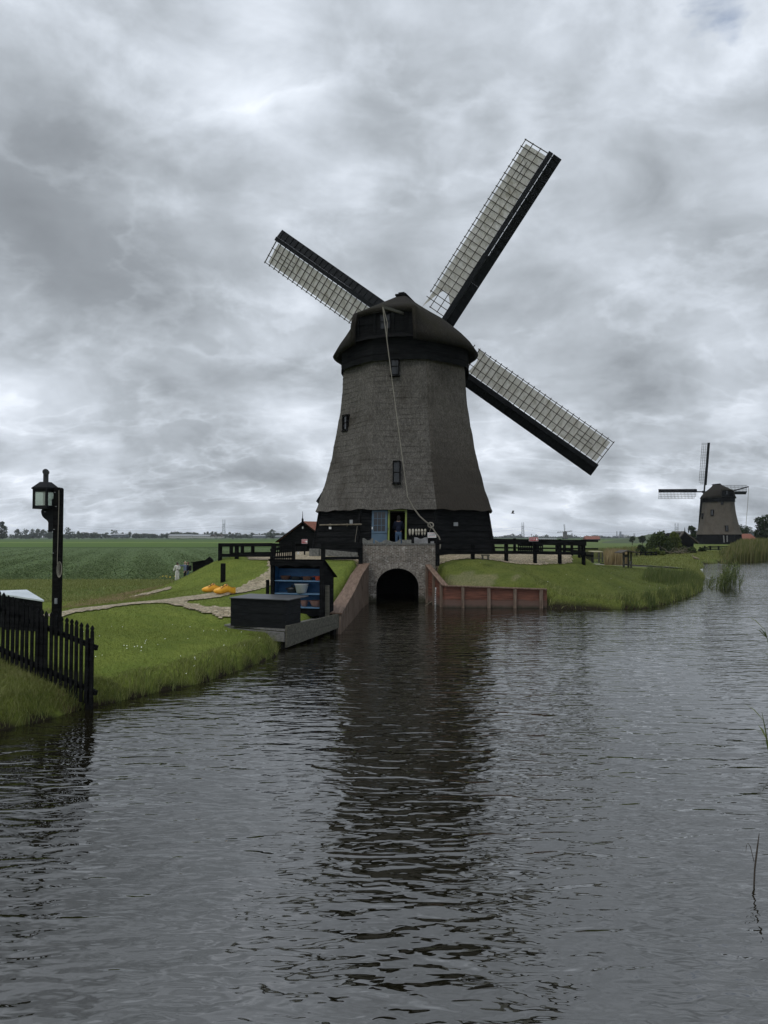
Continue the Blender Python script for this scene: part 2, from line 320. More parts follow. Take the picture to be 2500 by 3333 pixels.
# water
m, t, p, o = material('water')
tc = t.new('ShaderNodeTexCoord'); P = tc.outputs['Object']
calm = t.ramp(t.noise(t.map(P, (1, .5, 1)), .20, 3, .5), [(.34, .38), (.66, 1.0)])
w0 = t.noise(t.map(P, (.55, 1.5, 1), (0, 0, R(-12))), .95, 1, .4, .6)
w1 = t.noise(t.map(P, (.70, 1.9, 1), (0, 0, R(14))), 2.5, 1, .4, .8)
w2 = t.noise(t.map(P, (1.0, 2.3, 1), (0, 0, R(-8))), 5.2, 1, .4, .6)
h = t.m('ADD', t.m('MULTIPLY', w0, .72), t.m('ADD', t.m('MULTIPLY', w1, .66), t.m('MULTIPLY', w2, .17)))
h = t.m('MULTIPLY', h, calm)
t.l.new(t.bump(h, 1.0, .066), p.inputs['Normal'])
murk = t.noise(P, .5, 4, .6)
t.l.new(t.ramp(murk, [(.35, (.0055, .0050, .0025)), (.7, (.0095, .0085, .0045))]), p.inputs['Base Color'])
p.inputs['Roughness'].default_value = .03; p.inputs['IOR'].default_value = 2.35; p.inputs['Specular IOR Level'].default_value = .5
HAZE = True

# ------------------------------------------------------------------ mesh helpers
ORG = {}
def tag(o, label=None, cat=None, group=None, kind=None):
    if label: o['label'] = label
    if cat: o['category'] = cat
    if group: o['group'] = group
    if kind: o['kind'] = kind
    return o
def thing(name, label, cat, loc, group=None):
    o = bpy.data.objects.new(name, None); COL.objects.link(o); o.location = loc; o.empty_display_size = .2
    ORG[o] = Vector(loc); return tag(o, label, cat, group)
class MB:
    def __init__(s): s.v = []; s.f = []; s.mi = []
    def add(s, vs, fs, mi=0):
        b = len(s.v); s.v += [Vector(x) for x in vs]; s.f += [tuple(i + b for i in f) for f in fs]; s.mi += [mi] * len(fs); return s
    def box(s, c, size, M=None, mi=0):
        x, y, z = [a / 2 for a in size]; c = Vector(c)
        vs = [Vector((i * x, j * y, k * z)) for k in (-1, 1) for j in (-1, 1) for i in (-1, 1)]
        vs = [c + (M @ q if M else q) for q in vs]
        return s.add(vs, [(0, 2, 3, 1), (4, 5, 7, 6), (0, 1, 5, 4), (2, 6, 7, 3), (0, 4, 6, 2), (1, 3, 7, 5)], mi)
    def hexa(s, b4, t4, mi=0):
        return s.add(list(b4) + list(t4), [(3, 2, 1, 0), (4, 5, 6, 7), (0, 1, 5, 4), (1, 2, 6, 5), (2, 3, 7, 6), (3, 0, 4, 7)], mi)
    def bar(s, p0, p1, w, h, up=(0, 0, 1), mi=0):
        p0 = Vector(p0); p1 = Vector(p1); d = (p1 - p0).normalized(); u = Vector(up)
        if abs(d.dot(u)) > .98: u = Vector((0, 1, 0))
        a = d.cross(u).normalized() * (w / 2); b = a.cross(d).normalized() * (h / 2)
        return s.hexa([p0 - a - b, p0 + a - b, p0 + a + b, p0 - a + b], [p1 - a - b, p1 + a - b, p1 + a + b, p1 - a + b], mi)
    def tube(s, pts, r, n=8, mi=0, cap=True):
        pts = [Vector(p) for p in pts]; rs = r if isinstance(r, (list, tuple)) else [r] * len(pts); rings = []
        pa = None
        for i, p in enumerate(pts):
            d = (pts[min(i + 1, len(pts) - 1)] - pts[max(i - 1, 0)]).normalized()
            if pa is None: pa = d.cross(Vector((0, 0, 1)) if abs(d.z) < .9 else Vector((0, 1, 0))).normalized()
            else: pa = (pa - d * pa.dot(d)).normalized()
            b = d.cross(pa); rings.append([p + (pa * math.cos(2 * math.pi * k / n) + b * math.sin(2 * math.pi * k / n)) * rs[i] for k in range(n)])
        vs = [q for g in rings for q in g]; fs = []
        for i in range(len(pts) - 1):
            for k in range(n):
                k2 = (k + 1) % n; fs.append((i * n + k, i * n + k2, (i + 1) * n + k2, (i + 1) * n + k))
        if cap: fs += [tuple(reversed(range(n))), tuple((len(pts) - 1) * n + k for k in range(n))]
        return s.add(vs, fs, mi)
    def prism(s, poly, o, a, b, depth, mi=0):
        o, a, b = Vector(o), Vector(a), Vector(b); n = a.cross(b).normalized() * depth; k = len(poly)
        p = [o + a * x + b * y for x, y in poly]; vs = p + [q + n for q in p]
        fs = [tuple(reversed(range(k))), tuple(range(k, 2 * k))] + [(i, (i + 1) % k, (i + 1) % k + k, i + k) for i in range(k)]
        return s.add(vs, fs, mi)
    def lathe(s, prof, c, n=20, mi=0, sx=1, sy=1):
        c = Vector(c); vs = []; fs = []
        for r, z in prof:
            for k in range(n):
                t = 2 * math.pi * k / n; vs.append(c + Vector((r * math.cos(t) * sx, r * math.sin(t) * sy, z)))
        for i in range(len(prof) - 1):
            for k in range(n):
                k2 = (k + 1) % n; fs.append((i * n + k, i * n + k2, (i + 1) * n + k2, (i + 1) * n + k))
        return s.add(vs, fs, mi)
    def grid(s, rows, mi=0, closed=False):
        nr, nc = len(rows), len(rows[0]); vs = [p for r in rows for p in r]; fs = []
        for i in range(nr - 1):
            for j in range(nc if closed else nc - 1):
                j2 = (j + 1) % nc; fs.append((i * nc + j, i * nc + j2, (i + 1) * nc + j2, (i + 1) * nc + j))
        return s.add(vs, fs, mi)
    def build(s, name, mats, parent=None, origin=None, smooth=False, label=None):
        if not isinstance(mats, (list, tuple)): mats = [mats]
        og = Vector(origin) if origin is not None else (ORG[parent] if parent is not None else Vector((0, 0, 0)))
        me = bpy.data.meshes.new(name)
        me.from_pydata([tuple(v - og) for v in s.v], [], s.f)
        for q in mats: me.materials.append(MAT[q])
        if len(mats) > 1: me.polygons.foreach_set('material_index', s.mi)
        if smooth: me.polygons.foreach_set('use_smooth', [True] * len(me.polygons))
        me.update()
        o = bpy.data.objects.new(name, me); COL.objects.link(o); ORG[o] = og
        if parent is not None: o.parent = parent
        else: o.location = og
        if label: o['label'] = label
        return o
def bevel(o, w=.01, seg=2):
    b = o.modifiers.new('bevel', 'BEVEL'); b.width = w; b.segments = seg; b.limit_method = 'ANGLE'; return o
def single(mb, name, mats, label, cat, loc, group=None, smooth=False):
    o = mb.build(name, mats, None, loc, smooth); return tag(o, label, cat, group)
def dup(root, loc, rz=0.0, label=None, group=None, scale=None):
    def cp(o, par):
        c = o.copy(); COL.objects.link(c); c.parent = par
        for k in o.children: cp(k, c)
        return c
    r = cp(root, None); r.location = loc; r.rotation_euler = (0, 0, rz)
    if scale: r.scale = scale
    if label: r['label'] = label
    if group: r['group'] = group
    return r
def np_mesh(name, V, faces_flat, counts, mat, loc=(0, 0, 0)):
    me = bpy.data.meshes.new(name); V = np.asarray(V, np.float32)
    me.vertices.add(len(V)); me.vertices.foreach_set('co', V.ravel())
    ff = np.asarray(faces_flat, np.int32); cn = np.asarray(counts, np.int32)
    me.loops.add(len(ff)); me.loops.foreach_set('vertex_index', ff)
    me.polygons.add(len(cn)); st = np.zeros(len(cn), np.int32); st[1:] = np.cumsum(cn)[:-1]
    me.polygons.foreach_set('loop_start', st)
    me.update(calc_edges=True); me.validate()
    me.materials.append(MAT[mat]); o = bpy.data.objects.new(name, me); COL.objects.link(o); o.location = loc
    return o
def blades(name, P, H, Wd, lean, mat, label, kind='stuff', cat=None, loc=(0, 0, 0), parent=None, segs=2):
    """grass-like blades: P (n,3) roots, H heights, Wd widths, lean (n,2) sideways tip offset"""
    P = np.asarray(P, float); n = len(P); a = rng.uniform(0, 2 * np.pi, n)
    s = np.stack([np.cos(a), np.sin(a), np.zeros(n)], 1) * (Wd / 2)[:, None]
    L = np.concatenate([lean, np.zeros((n, 1))], 1); Z = np.array([0, 0, 1.0])
    if segs == 1:
        V = np.stack([P - s, P + s, P + Z * H[:, None] + L], 1).reshape(-1, 3)
        f = np.arange(3 * n); c = np.full(n, 3)
    else:
        mid = P + Z * (H * .6)[:, None] + L * .36
        V = np.stack([P - s, P + s, mid + s * .8, mid - s * .8, P + Z * H[:, None] + L], 1).reshape(-1, 3)
        b = (np.arange(n) * 5)[:, None]
        f = np.concatenate([b + np.array([[0, 1, 2, 3]]), b + np.array([[3, 2, 4]])], 1).ravel(); c = np.tile([4, 3], n)
    o = np_mesh(name, V - np.asarray(loc), f, c, mat, loc)
    tag(o, label, cat, None, kind)
    return o
def text_geo(s, size):
    cu = bpy.data.curves.new('t', 'FONT'); cu.body = s; cu.size = size; cu.align_x = 'CENTER'; cu.align_y = 'CENTER'; cu.resolution_u = 2
    o = bpy.data.objects.new('t', cu); COL.objects.link(o); bpy.context.view_layer.update()
    dg = bpy.context.evaluated_depsgraph_get(); me = o.evaluated_get(dg).to_mesh()
    vs = [v.co.copy() for v in me.vertices]; fs = [tuple(p.vertices) for p in me.polygons]
    o.evaluated_get(dg).to_mesh_clear(); bpy.data.objects.remove(o); bpy.data.curves.remove(cu)
    return vs, fs

# ------------------------------------------------------------------ terrain
CAN = [(-12, -30), (-11, 0), (-7.6, 8.3), (-6.07, 11.2), (-5.5, 12.1), (-5.3, 12.8), (-4.93, 13.2), (-4.39, 14.07), (-3.84, 14.8), (-3.2, 16.6), (-2.7, 18.3),
       (-2.95, 19.4), (-2.35, 20.8), (-1.85, 22.5), (-1.2, 30), (-.95, 33.4), (-.42, 33.4), (-.42, 38.5), (1.72, 38.5), (1.72, 33.4), (2.25, 33.4), (2.95, 30.95), (7.0, 30.75), (6.95, 29.9), (9, 29.95), (11.1, 30.2),
       (12.7, 32.2), (15, 35.4), (17.2, 38.8), (18.9, 42.2), (20.4, 46), (23, 51), (25.4, 57.3), (28.5, 64), (29.3, 67), (32, 71), (33.5, 76.6), (40, 84), (45, 88), (51, 94), (75, 120), (110, 150),
       (140, 140), (80, 88), (60, 64), (36, 37), (22, 23), (12, 14), (7.4, 9.5), (5.3, 6.4), (4.8, 4), (5, -30)]
CA = np.array(CAN, float)
def canal_sd(X, Y):
    """distance to the shoreline, negative in the water"""
    d2 = np.full(X.shape, 1e18); ins = np.zeros(X.shape, bool); n = len(CA)
    for i in range(n):
        a = CA[i]; b = CA[(i + 1) % n]; e = b - a; L2 = e @ e
        t = np.clip(((X - a[0]) * e[0] + (Y - a[1]) * e[1]) / L2, 0, 1)
        d2 = np.minimum(d2, (X - a[0] - t * e[0]) ** 2 + (Y - a[1] - t * e[1]) ** 2)
        cnd = (a[1] > Y) != (b[1] > Y)
        if b[1] != a[1]: ins ^= cnd & (X < a[0] + (Y - a[1]) * e[0] / e[1])
    d = np.sqrt(d2); return np.where(ins, -d, d)
CP = []
def cz(px, py, z): p = onz(px, py, z); CP.append((p.x, p.y, z))
def cp(x, y, z): CP.append((x, y, z))
for a in [(407, 2191, .36), (650, 2150, .38), (880, 2085, .36), (730, 2033, .5), (500, 2080, .6), (226, 1997, .92), (450, 1975, .92), (600, 1960, .92), (300, 2050, .75),
          (650, 1975, .85), (750, 2000, .72), (700, 1937, .95), (780, 1930, 1.0), (867, 1898, 1.2), (726, 1892, 1.2), (620, 1915, .85), (900, 1870, 1.5),
          (725, 1818, 2.0), (870, 1818, 2.0), (800, 1840, 1.75), (760, 1870, 1.4), (1000, 1835, 1.85), (1120, 1831, 1.9), (1000, 1900, 1.25), (1060, 1960, .85), (1160, 1850, 1.72),
          (1420, 1828, 1.95), (1500, 1823, 1.95), (1700, 1818, 1.95), (1900, 1818, 1.9), (2000, 1850, 1.0), (2000, 1900, .65), (1900, 1880, 1.05), (1700, 1870, 1.35), (1550, 1870, 1.35), (1800, 1900, .85), (2100, 1900, .45),
          (2000, 1945, .4), (1850, 1935, .55), (1950, 1950, .4), (2200, 1895, .36), (2090, 1846, .4), (2270, 1853, .34), (2180, 1860, .38), (1964, 1839, .6), (2200, 1812, .5), (2300, 1800, .6), (2345, 1815, .5),
          (285, 1955, .3), (484, 1919, .35), (480, 1940, .45), (400, 1950, .5), (200, 1910, -.6), (540, 1912, -.25), (100, 1965, .3), (420, 1905, -.35)]: cz(*a)
for a in [(-7.25, 13.2, .82), (-5.16, 12.6, .2), (-7.4, 16, .85), (-9, 15, .9), (-9.5, 12, .8), (-8.3, 10.4, .6), (-11, 10, .8), (-13, 4, .8), (-14, -20, .8), (-14, 14, .6), (-18, 14, -.3), (-22, 16, -.8), (-20, 0, -.8), (-22, -30, -.8), (-16, 22, 0), (-20, 30, -.8), (-14, 27, .1),
          (-26, 50, -.8), (-16.5, 60, -.8), (-19, 45, -.75), (-10, 56, -.8), (-11.5, 48, -.4), (-5, 60, -.8), (6, 66, -.6), (-30, 80, -.8), (0, 80, -.8), (15, 85, -.3), (-40, 30, -.8), (-60, 60, -.8), (-20, 120, -.8), (10, 130, -.8), (-60, 140, -.8), (40, 160, -.2), (23, 82, .1), (14, 110, -.8),
          (1.2, 39.7, 2.2), (.6, 35.0, 2.15), (-3.5, 36, 2.15), (5.5, 37, 2.15), (-5, 41, 2.1), (7, 42, 2.0), (1.2, 46, 2.0), (-4, 48, 1.7), (-9, 39, 1.6), (-7.5, 36, 1.9), (10, 42, 1.4), (8, 50, 1.0), (1.2, 56, .4), (-9.3, 36, 1.2), (-11, 36, .42), (-10.5, 38, .65), (-11.5, 40, .25), (-12.2, 42, .05), (-13, 44, -.25), (-14, 48, -.6), (-15, 54, -.8),
          (13, 52, 1.0), (16, 52, 1.0), (13.5, 46, 1.2),
          (-.8, 33.9, 1.95), (2.1, 33.9, 1.95), (2.9, 31.3, 1.0), (3.6, 31.2, .95), (7, 31, .8), (5, 31.1, .86), (2.6, 32.4, 1.5), (-1.7, 24, .75), (-1.5, 28, 1.2),
          (6, 6, .7), (9, 9.5, .7), (16, 14, .8), (28, 24, .8), (46, 38, .8), (72, 64, .8), (95, 88, .8), (160, 140, .8), (8, -30, .8), (30, 0, .8), (60, 20, .8),
          (50, 100, .8), (70, 122, .9), (100, 155, .9), (80, 171, 1.4), (75, 180, 1.4), (90, 178, 1.4), (66, 150, .9), (55, 125, .6), (70, 210, 0), (110, 200, .6), (30, 140, -.6)]: cp(*a)
CPA = np.array(CP)
def _rbf():
    d = np.sqrt(((CPA[:, None, :2] - CPA[None, :, :2]) ** 2).sum(-1) + .4); n = len(CPA)
    A = np.zeros((n + 1, n + 1)); A[:n, :n] = -d - np.eye(n) * -0.02; A[:n, n] = 1; A[n, :n] = 1
    return np.linalg.solve(A, np.append(CPA[:, 2], 0))
RW = _rbf()
def h_raw(X, Y):
    sh = X.shape; X = X.ravel(); Y = Y.ravel(); out = np.zeros(len(X))
    for i in range(0, len(X), 20000):
        x = X[i:i + 20000]; y = Y[i:i + 20000]
        d = np.sqrt((x[:, None] - CPA[None, :, 0]) ** 2 + (y[:, None] - CPA[None, :, 1]) ** 2 + .4)
        out[i:i + 20000] = -d @ RW[:-1] + RW[-1]
    out = np.clip(out, -.95, 2.3)
    far = np.clip((np.hypot(X - 25, Y - 85) - 120) / 60, 0, 1); far = far * far * (3 - 2 * far)
    return (out * (1 - far) - .8 * far).reshape(sh)
def height(X, Y):
    z = h_raw(X, Y); sd_ = canal_sd(X, Y)
    near = np.clip((sd_ + .02) / .38, 0, 1); near = near ** .75
    z = np.where(sd_ < 6, np.maximum(z, np.where(sd_ < 3, .22, z)), z)
    land = -.06 + (z + .06) * near
    return np.where(sd_ < 0, np.maximum(-1.2, -.10 + sd_ * .9), land)
def axis(segs, lo, hi):
    a = []
    for x0, x1, st in segs: a += list(np.arange(x0, x1, st))
    s = segs[0][2]; x = segs[0][0]; left = []
    while x > lo: s *= 1.25; x -= s; left.append(x)
    s = segs[-1][2]; x = segs[-1][1]; right = []
    while x < hi: right.append(x); s *= 1.25; x += s
    return np.array(left[::-1] + a + right + [hi])
GX = axis([(-16, 20, .2), (20, 60, .5), (60, 115, 1.5)], -7000, 7000)
GY = axis([(8, 48, .2), (48, 110, .5), (110, 200, 2.0)], -400, 9000)
GY = np.unique(np.concatenate([GY, [63.5, 64.2, 247, 249, 260, 262, 445, 447, 523, 526, 809, 815, 1500, 1520]]))
XX, YY = np.meshgrid(GX, GY); ZZ = height(XX, YY)
def gz(x, y):
    i = int(np.clip(np.searchsorted(GX, x) - 1, 0, len(GX) - 2)); j = int(np.clip(np.searchsorted(GY, y) - 1, 0, len(GY) - 2))
    u = (x - GX[i]) / (GX[i + 1] - GX[i]); v = (y - GY[j]) / (GY[j + 1] - GY[j])
    return float((ZZ[j, i] * (1 - u) + ZZ[j, i + 1] * u) * (1 - v) + (ZZ[j + 1, i] * (1 - u) + ZZ[j + 1, i + 1] * u) * v)
def gzv(x, y):
    i = np.clip(np.searchsorted(GX, x) - 1, 0, len(GX) - 2); j = np.clip(np.searchsorted(GY, y) - 1, 0, len(GY) - 2)
    u = (x - GX[i]) / (GX[i + 1] - GX[i]); v = (y - GY[j]) / (GY[j + 1] - GY[j])
    return (ZZ[j, i] * (1 - u) + ZZ[j, i + 1] * u) * (1 - v) + (ZZ[j + 1, i] * (1 - u) + ZZ[j + 1, i + 1] * u) * v
def ground_hit(px, py, tmax=400):
    d = raydir(px, py); t = 4.0
    while t < tmax:
        p = d * t
        if CAMZ + p.z < gz(p.x, p.y): return Vector((p.x, p.y, gz(p.x, p.y)))
        t *= 1.004
    return onz(px, py, -.8)
def in_poly(x, y, poly):
    ins = np.zeros(np.shape(x), bool); n = len(poly)
    for i in range(n):
        (ax, ay), (bx, by) = poly[i], poly[(i + 1) % n]
        if ay != by: ins ^= ((ay > y) != (by > y)) & (x < ax + (y - ay) * (bx - ax) / (by - ay))
    return ins

LAWN = (.118, .152, .030)
def zone():
    c = np.empty(XX.shape + (3,)); c[:] = LAWN; r = np.zeros(XX.shape); X, Y, Z = XX, YY, ZZ
    def put(mask, col): c[mask] = col
    left = X < 12
    put((X > 2.2) & (X < 24) & (Y > 29) & (Y < 60) & (Z > .1), (.082, .100, .024))
    put(left & (Y > 44) & (Y <= 64), (.082, .118, .030)); put((X < -9) & (Z < -.3) & (Y < 64), (.088, .124, .032))
    crop = left & (Y > 64) & (Y < 248); put(crop, (.085, .122, .048)); r[crop] = 1
    put(left & (Y >= 248) & (Y < 261), (.018, .034, .010)); put((X < 200) & (Y >= 261) & (Y < 446), (.062, .108, .020))
    put((X < 200) & (Y >= 446) & (Y < 525), (.115, .160, .036)); put((X < 200) & (Y >= 525) & (Y < 812), (.060, .105, .022)); put((Y >= 812) & (Y < 1510), (.050, .088, .024)); put(Y >= 1510, (.058, .080, .040))
    rt = (X >= 12) & (Y > 78); put(rt & (Y < 812), (.085, .120, .036))
    put((X >= 12) & (X < 110) & (Y > 62) & (Y < 165) & (Z > .22), (.105, .130, .034))
    put(Z < -.02, np.array((.020, .018, .012))) if False else None
    wob = .5 * np.sin(X * 2.1 + Y) + .4 * np.sin(X * 5.3 - Y * 3.1)
    put((np.hypot((X - 4.0) / 1.9, (Y - 31.7) / .75) < .85 + .5 * wob) & (Z > .2), (.120, .122, .058))
    put((np.abs((Y - 12.58) + (X + 5.13) * .292) < .28 + .08 * wob) & (X < -5.0) & (X > -9) & (Z > .1), (.135, .115, .055))
    sdv = canal_sd(X, Y); put((sdv < .12), (.020, .017, .011))
    return c, r
zc, zr = zone()
nx, ny = len(GX), len(GY)
idx = np.arange(nx * ny).reshape(ny, nx)
quads = np.stack([idx[:-1, :-1], idx[:-1, 1:], idx[1:, 1:], idx[1:, :-1]], -1).reshape(-1, 4)
gr = np_mesh('ground', np.stack([XX, YY, ZZ], -1).reshape(-1, 3), quads.ravel(), np.full(len(quads), 4), 'ground')
ca = gr.data.color_attributes.new('zone', 'FLOAT_COLOR', 'POINT')
ca.data.foreach_set('color', np.concatenate([zc.reshape(-1, 3), np.ones((nx * ny, 1))], 1).astype(np.float32).ravel())
ra = gr.data.attributes.new('rough', 'FLOAT', 'POINT'); ra.data.foreach_set('value', zr.ravel().astype(np.float32))
gr.data.polygons.foreach_set('use_smooth', np.ones(len(quads), bool))
tag(gr, 'grassy dike lawns and flat green polder fields', None, None, 'structure')

# water sheet: its edge runs under the banks
wp = [(-11.4, -28), (-10.6, 0), (-7.9, 8.5), (-6.4, 11.4), (-5.8, 12.4), (-5.3, 13.5), (-4.2, 15), (-3.3, 18), (-3.2, 19.6), (-2.2, 22.6), (-1.35, 30), (-1.1, 33.5), (-.42, 33.5), (-.42, 38.4), (1.72, 38.4), (1.72, 33.5), (2.3, 33.5), (3.05, 31.05), (7.05, 30.85), (7.2, 30.2), (9, 30.2), (11, 30.5),
      (12.4, 32.5), (14.7, 35.7), (18.6, 42.5), (22.7, 51.3), (25.1, 57.6), (28.2, 64.3), (29, 67.3), (31.7, 71.3), (33.2, 76.9), (39.7, 84.4), (50.7, 94.4), (74.7, 120.4), (110, 150),
      (141, 141), (80.4, 88), (60.4, 64), (36.4, 37), (22.4, 23), (12.4, 14), (7.8, 9.5), (5.7, 6.4), (5.2, 4), (5.4, -28)]
m = MB(); m.add([(x, y, 0) for x, y in wp], [tuple(range(len(wp)))])
wa = m.build('water', 'water'); tag(wa, 'dark rippled canal water', None, None, 'structure')

def sheet(name, poly, mat, label, dz=.03, step=.12, flat=None):
    xs = [p[0] for p in poly]; ys = [p[1] for p in poly]
    gx = np.arange(min(xs), max(xs) + step, step); gy = np.arange(min(ys), max(ys) + step, step)
    X, Y = np.meshgrid(gx, gy); wob = .10 * np.sin(X * 3.1 + Y * 1.7) + .06 * np.sin(X * 7.3 - Y * 5.1)
    I = in_poly(X + wob, Y + wob * .7, poly); Z = gzv(X, Y) + dz
    if flat is not None: Z = flat(X, Y, Z)
    k = np.arange(X.size).reshape(X.shape); keep = I[:-1, :-1] & I[1:, :-1] & I[:-1, 1:] & I[1:, 1:]
    q = np.stack([k[:-1, :-1], k[:-1, 1:], k[1:, 1:], k[1:, :-1]], -1)[keep]
    used, inv = np.unique(q.ravel(), return_inverse=True)
    V = np.stack([X, Y, Z], -1).reshape(-1, 3)[used]
    o = np_mesh(name, V, inv, np.full(len(q), 4), mat); return tag(o, label, None, None, 'structure')
def strip_poly(pts, w):
    P = [Vector((p[0], p[1], 0)) for p in pts]; Lf = []; Rt = []
    for i, p in enumerate(P):
        d = (P[min(i + 1, len(P) - 1)] - P[max(i - 1, 0)]).normalized(); nn = Vector((-d.y, d.x, 0)); ww = w[i] if isinstance(w, (list, tuple)) else w
        Lf.append((p + nn * ww / 2)); Rt.append((p - nn * ww / 2))
    return [(q.x, q.y) for q in Lf + Rt[::-1]]
def tun(X, Y, Z):
    k = (X > -.9) & (X < 2.2) & (Y > 33.2) & (Y < 39.5); return np.where(k, np.maximum(Z, 2.06), Z)
sheet('forecourt', [(-6.6, 33.6), (-4.2, 33.2), (-1.0, 33.3), (-.9, 33.55), (2.35, 33.55), (2.5, 33.4), (3.6, 33.6), (6.5, 34.6), (9.6, 36.4), (10.2, 38), (8, 39), (6.3, 41), (-4.2, 41), (-5.4, 38.5), (-7.2, 36.6)], 'path_brick', 'pale brick paved yard round the foot of the mill', .035, .12, tun)
g_ = lambda px, py: ground_hit(px, py)
pathA = [g_(px, py) for px, py in [(150, 2012), (240, 1992), (330, 1978), (440, 1966), (540, 1958), (640, 1947), (720, 1935), (790, 1922), (860, 1899), (905, 1870), (925, 1840), (930, 1822)]]
sheet('path', strip_poly(pathA, [.9, .9, 1.0, 1.2, 1.5, 1.7, 1.7, 1.6, 1.5, 1.5, 1.5, 1.6]), 'path_brick', 'brick footpath curving past the yellow clogs up to the mill yard', .035)
pathB = [g_(px, py) for px, py in [(540, 1963), (600, 1972), (660, 1984), (745, 1997), (800, 2004)]]
sheet('path', strip_poly(pathB, [1.0, 1.0, .9, .9, .9]), 'path_brick', 'short brick branch path leading to the black chest', .045)
pathC = [g_(px, py) for px, py in [(425, 1946), (470, 1935), (520, 1925), (560, 1917)]]
sheet('path', strip_poly(pathC, [.5, .7, .8, .5]), 'path_brick', 'small worn path at the foot of the mound', .04)

# ------------------------------------------------------------------ windmill builder (dimensions of the near mill, metres, z from its own floor)
def oct_r(th, ap):
    a = ((th + math.pi / 8) % (math.pi / 4)) - math.pi / 8
    return min(ap / math.cos(a), ap * 1.082 * .988)
TPROF = [(2.10, 5.16), (3.38, 4.68), (4.55, 4.37), (5.65, 4.14), (6.70, 3.92), (7.65, 3.77), (8.75, 3.66), (9.95, 3.56)]  # z, circumradius
def prof(z): return float(np.interp(z, [p[0] for p in TPROF], [p[1] for p in TPROF]))
def windmill(name, label, loc, fang, cang, sail_a, L, near=True, cloth=True, thatch_m=('thatch_tower', 'thatch_dark', 'thatch_cap'), hub=(4.35, 12.6), tilt=10, opening=True, rd=None):
    root = thing(name, label, 'windmill', loc); O = Vector(loc)
    def pol(th, r, z): return O + Vector((math.cos(fang + th) * r, math.sin(fang + th) * r, z))
    # --- black boarded base
    ztop, zbot, rt, rb = 2.25, -.15, 4.83, 5.22
    nrow = 8 if near else 3
    def ring(z): return rt + (rb - rt) * (ztop - z) / (ztop - zbot)
    b = MB()
    for k in range(8):
        a0, a1 = (k - .5) * math.pi / 4, (k + .5) * math.pi / 4
        for i in range(nrow):
            z0 = zbot + (ztop - zbot) * i / nrow; z1 = zbot + (ztop - zbot) * (i + 1) / nrow
            segs = [(0.0, 1.0)]
            if near and k == 0:
                hw = ring(z0) * math.sin(math.pi / 8); segs = [(0, .5 - .47 / (2 * hw)), (.5 + .47 / (2 * hw), 1)]
            jig = rng.uniform(-.012, .012) if near else 0
            for s0, s1 in segs:
                def pt(s, z, dr):
                    p0 = pol(a0, ring(z) + dr, z); p1 = pol(a1, ring(z) + dr, z); return p0.lerp(p1, s)
                b.hexa([pt(s0, z0 - .03, -.05), pt(s0, z0 + jig, .035), pt(s1, z0 + jig, .035), pt(s1, z0 - .03, -.05)],
                       [pt(s0, z1, -.05), pt(s0, z1, .002), pt(s1, z1, .002), pt(s1, z1, -.05)])
        if near:
            b.bar(pol(a0, rt + .01, ztop), pol(a0, rb + .02, zbot), .12, .12, pol(a0, 1, 0) - O)
    b.build('base_wall', 'black_boards', root)
    # floor
    f = MB(); f.prism([(math.cos(a) * 4.9, math.sin(a) * 4.9) for a in np.arange(8) * math.pi / 4 + math.pi / 8 + fang], O + Vector((0, 0, .0)), (1, 0, 0), (0, 1, 0), .06)
    f.build('floor', 'black_rough', root)
    # --- thatched tower in lapped courses
    ncol = 8 * (14 if near else 4); nc = 27 if near else 8; rows = []
    zs = np.linspace(2.10, 9.95, nc + 1)
    ph = rng.uniform(0, 6.28, (nc + 1, 3))
    rows.append([pol(j * 2 * math.pi / ncol, oct_r(j * 2 * math.pi / ncol, (prof(2.1) - .42) * .924), 2.16) for j in range(ncol)])
    for i in range(nc):
        for e in (0, 1):
            row = []
            for j in range(ncol):
                th = j * 2 * math.pi / ncol; thw = (th + math.pi) % (2 * math.pi) - math.pi
                wob = (.035 * math.sin(3 * th + ph[i + e][0]) + .02 * math.sin(9 * th + ph[i + e][1])) if near and 0 < i + e < nc else 0.0
                if i == 0 and e == 0 and near: wob = .025 * math.sin(16 * th + 1) + .02 * math.sin(29 * th)
                z = zs[i + e] + wob
                st = (.011 if thw < math.pi / 8 + .02 and thw > -2.0 else .004) if near else 0
                lump = (.014 * math.sin(5 * th + 2.1 * z) + .010 * math.sin(17 * th + 5 * z)) if near else 0
                r = oct_r(th, prof(zs[i + e]) * .924) + (st * (.9 + .5 * math.sin(7 * th + ph[i][2])) if e == 0 else 0) + lump
                row.append(pol(th, r, z))
            rows.append(row)
    t = MB(); t.grid(rows[:], closed=True)
    ob = t.build('thatched_tower', [thatch_m[0], thatch_m[1]], root)
    if near:   # the weathered, mossier side
        mi = []
        for i in range(len(rows) - 1):
            for j in range(ncol):
                th = ((j + .5) * 2 * math.pi / ncol + math.pi) % (2 * math.pi) - math.pi
                lim = math.pi / 8 + .02 * math.sin(i * 1.7)
                mi.append(1 if th > lim else 0)
        ob.data.polygons.foreach_set('material_index', mi)
    # --- black collar under the cap
    c = MB()
    for z0, z1, r0, r1 in [(9.86, 10.2, 3.66, 3.63), (10.2, 10.5, 3.66, 3.63), (10.5, 11.3, 3.64, 3.6)]:
        n = 32
        c.grid([[pol(2 * math.pi * k / n, oct_r(2 * math.pi * k / n, r0 * .95) * .5 + r0 * .5, z0) for k in range(n)], [pol(2 * math.pi * k / n, oct_r(2 * math.pi * k / n, r1 * .95) * .5 + r1 * .5, z1) for k in range(n)]], closed=True)
    c.build('collar', 'black_boards', root)
    # --- cap
    A = Vector((math.sin(cang), math.cos(cang), 0)); U = Vector((math.cos(cang), -math.sin(cang), 0))
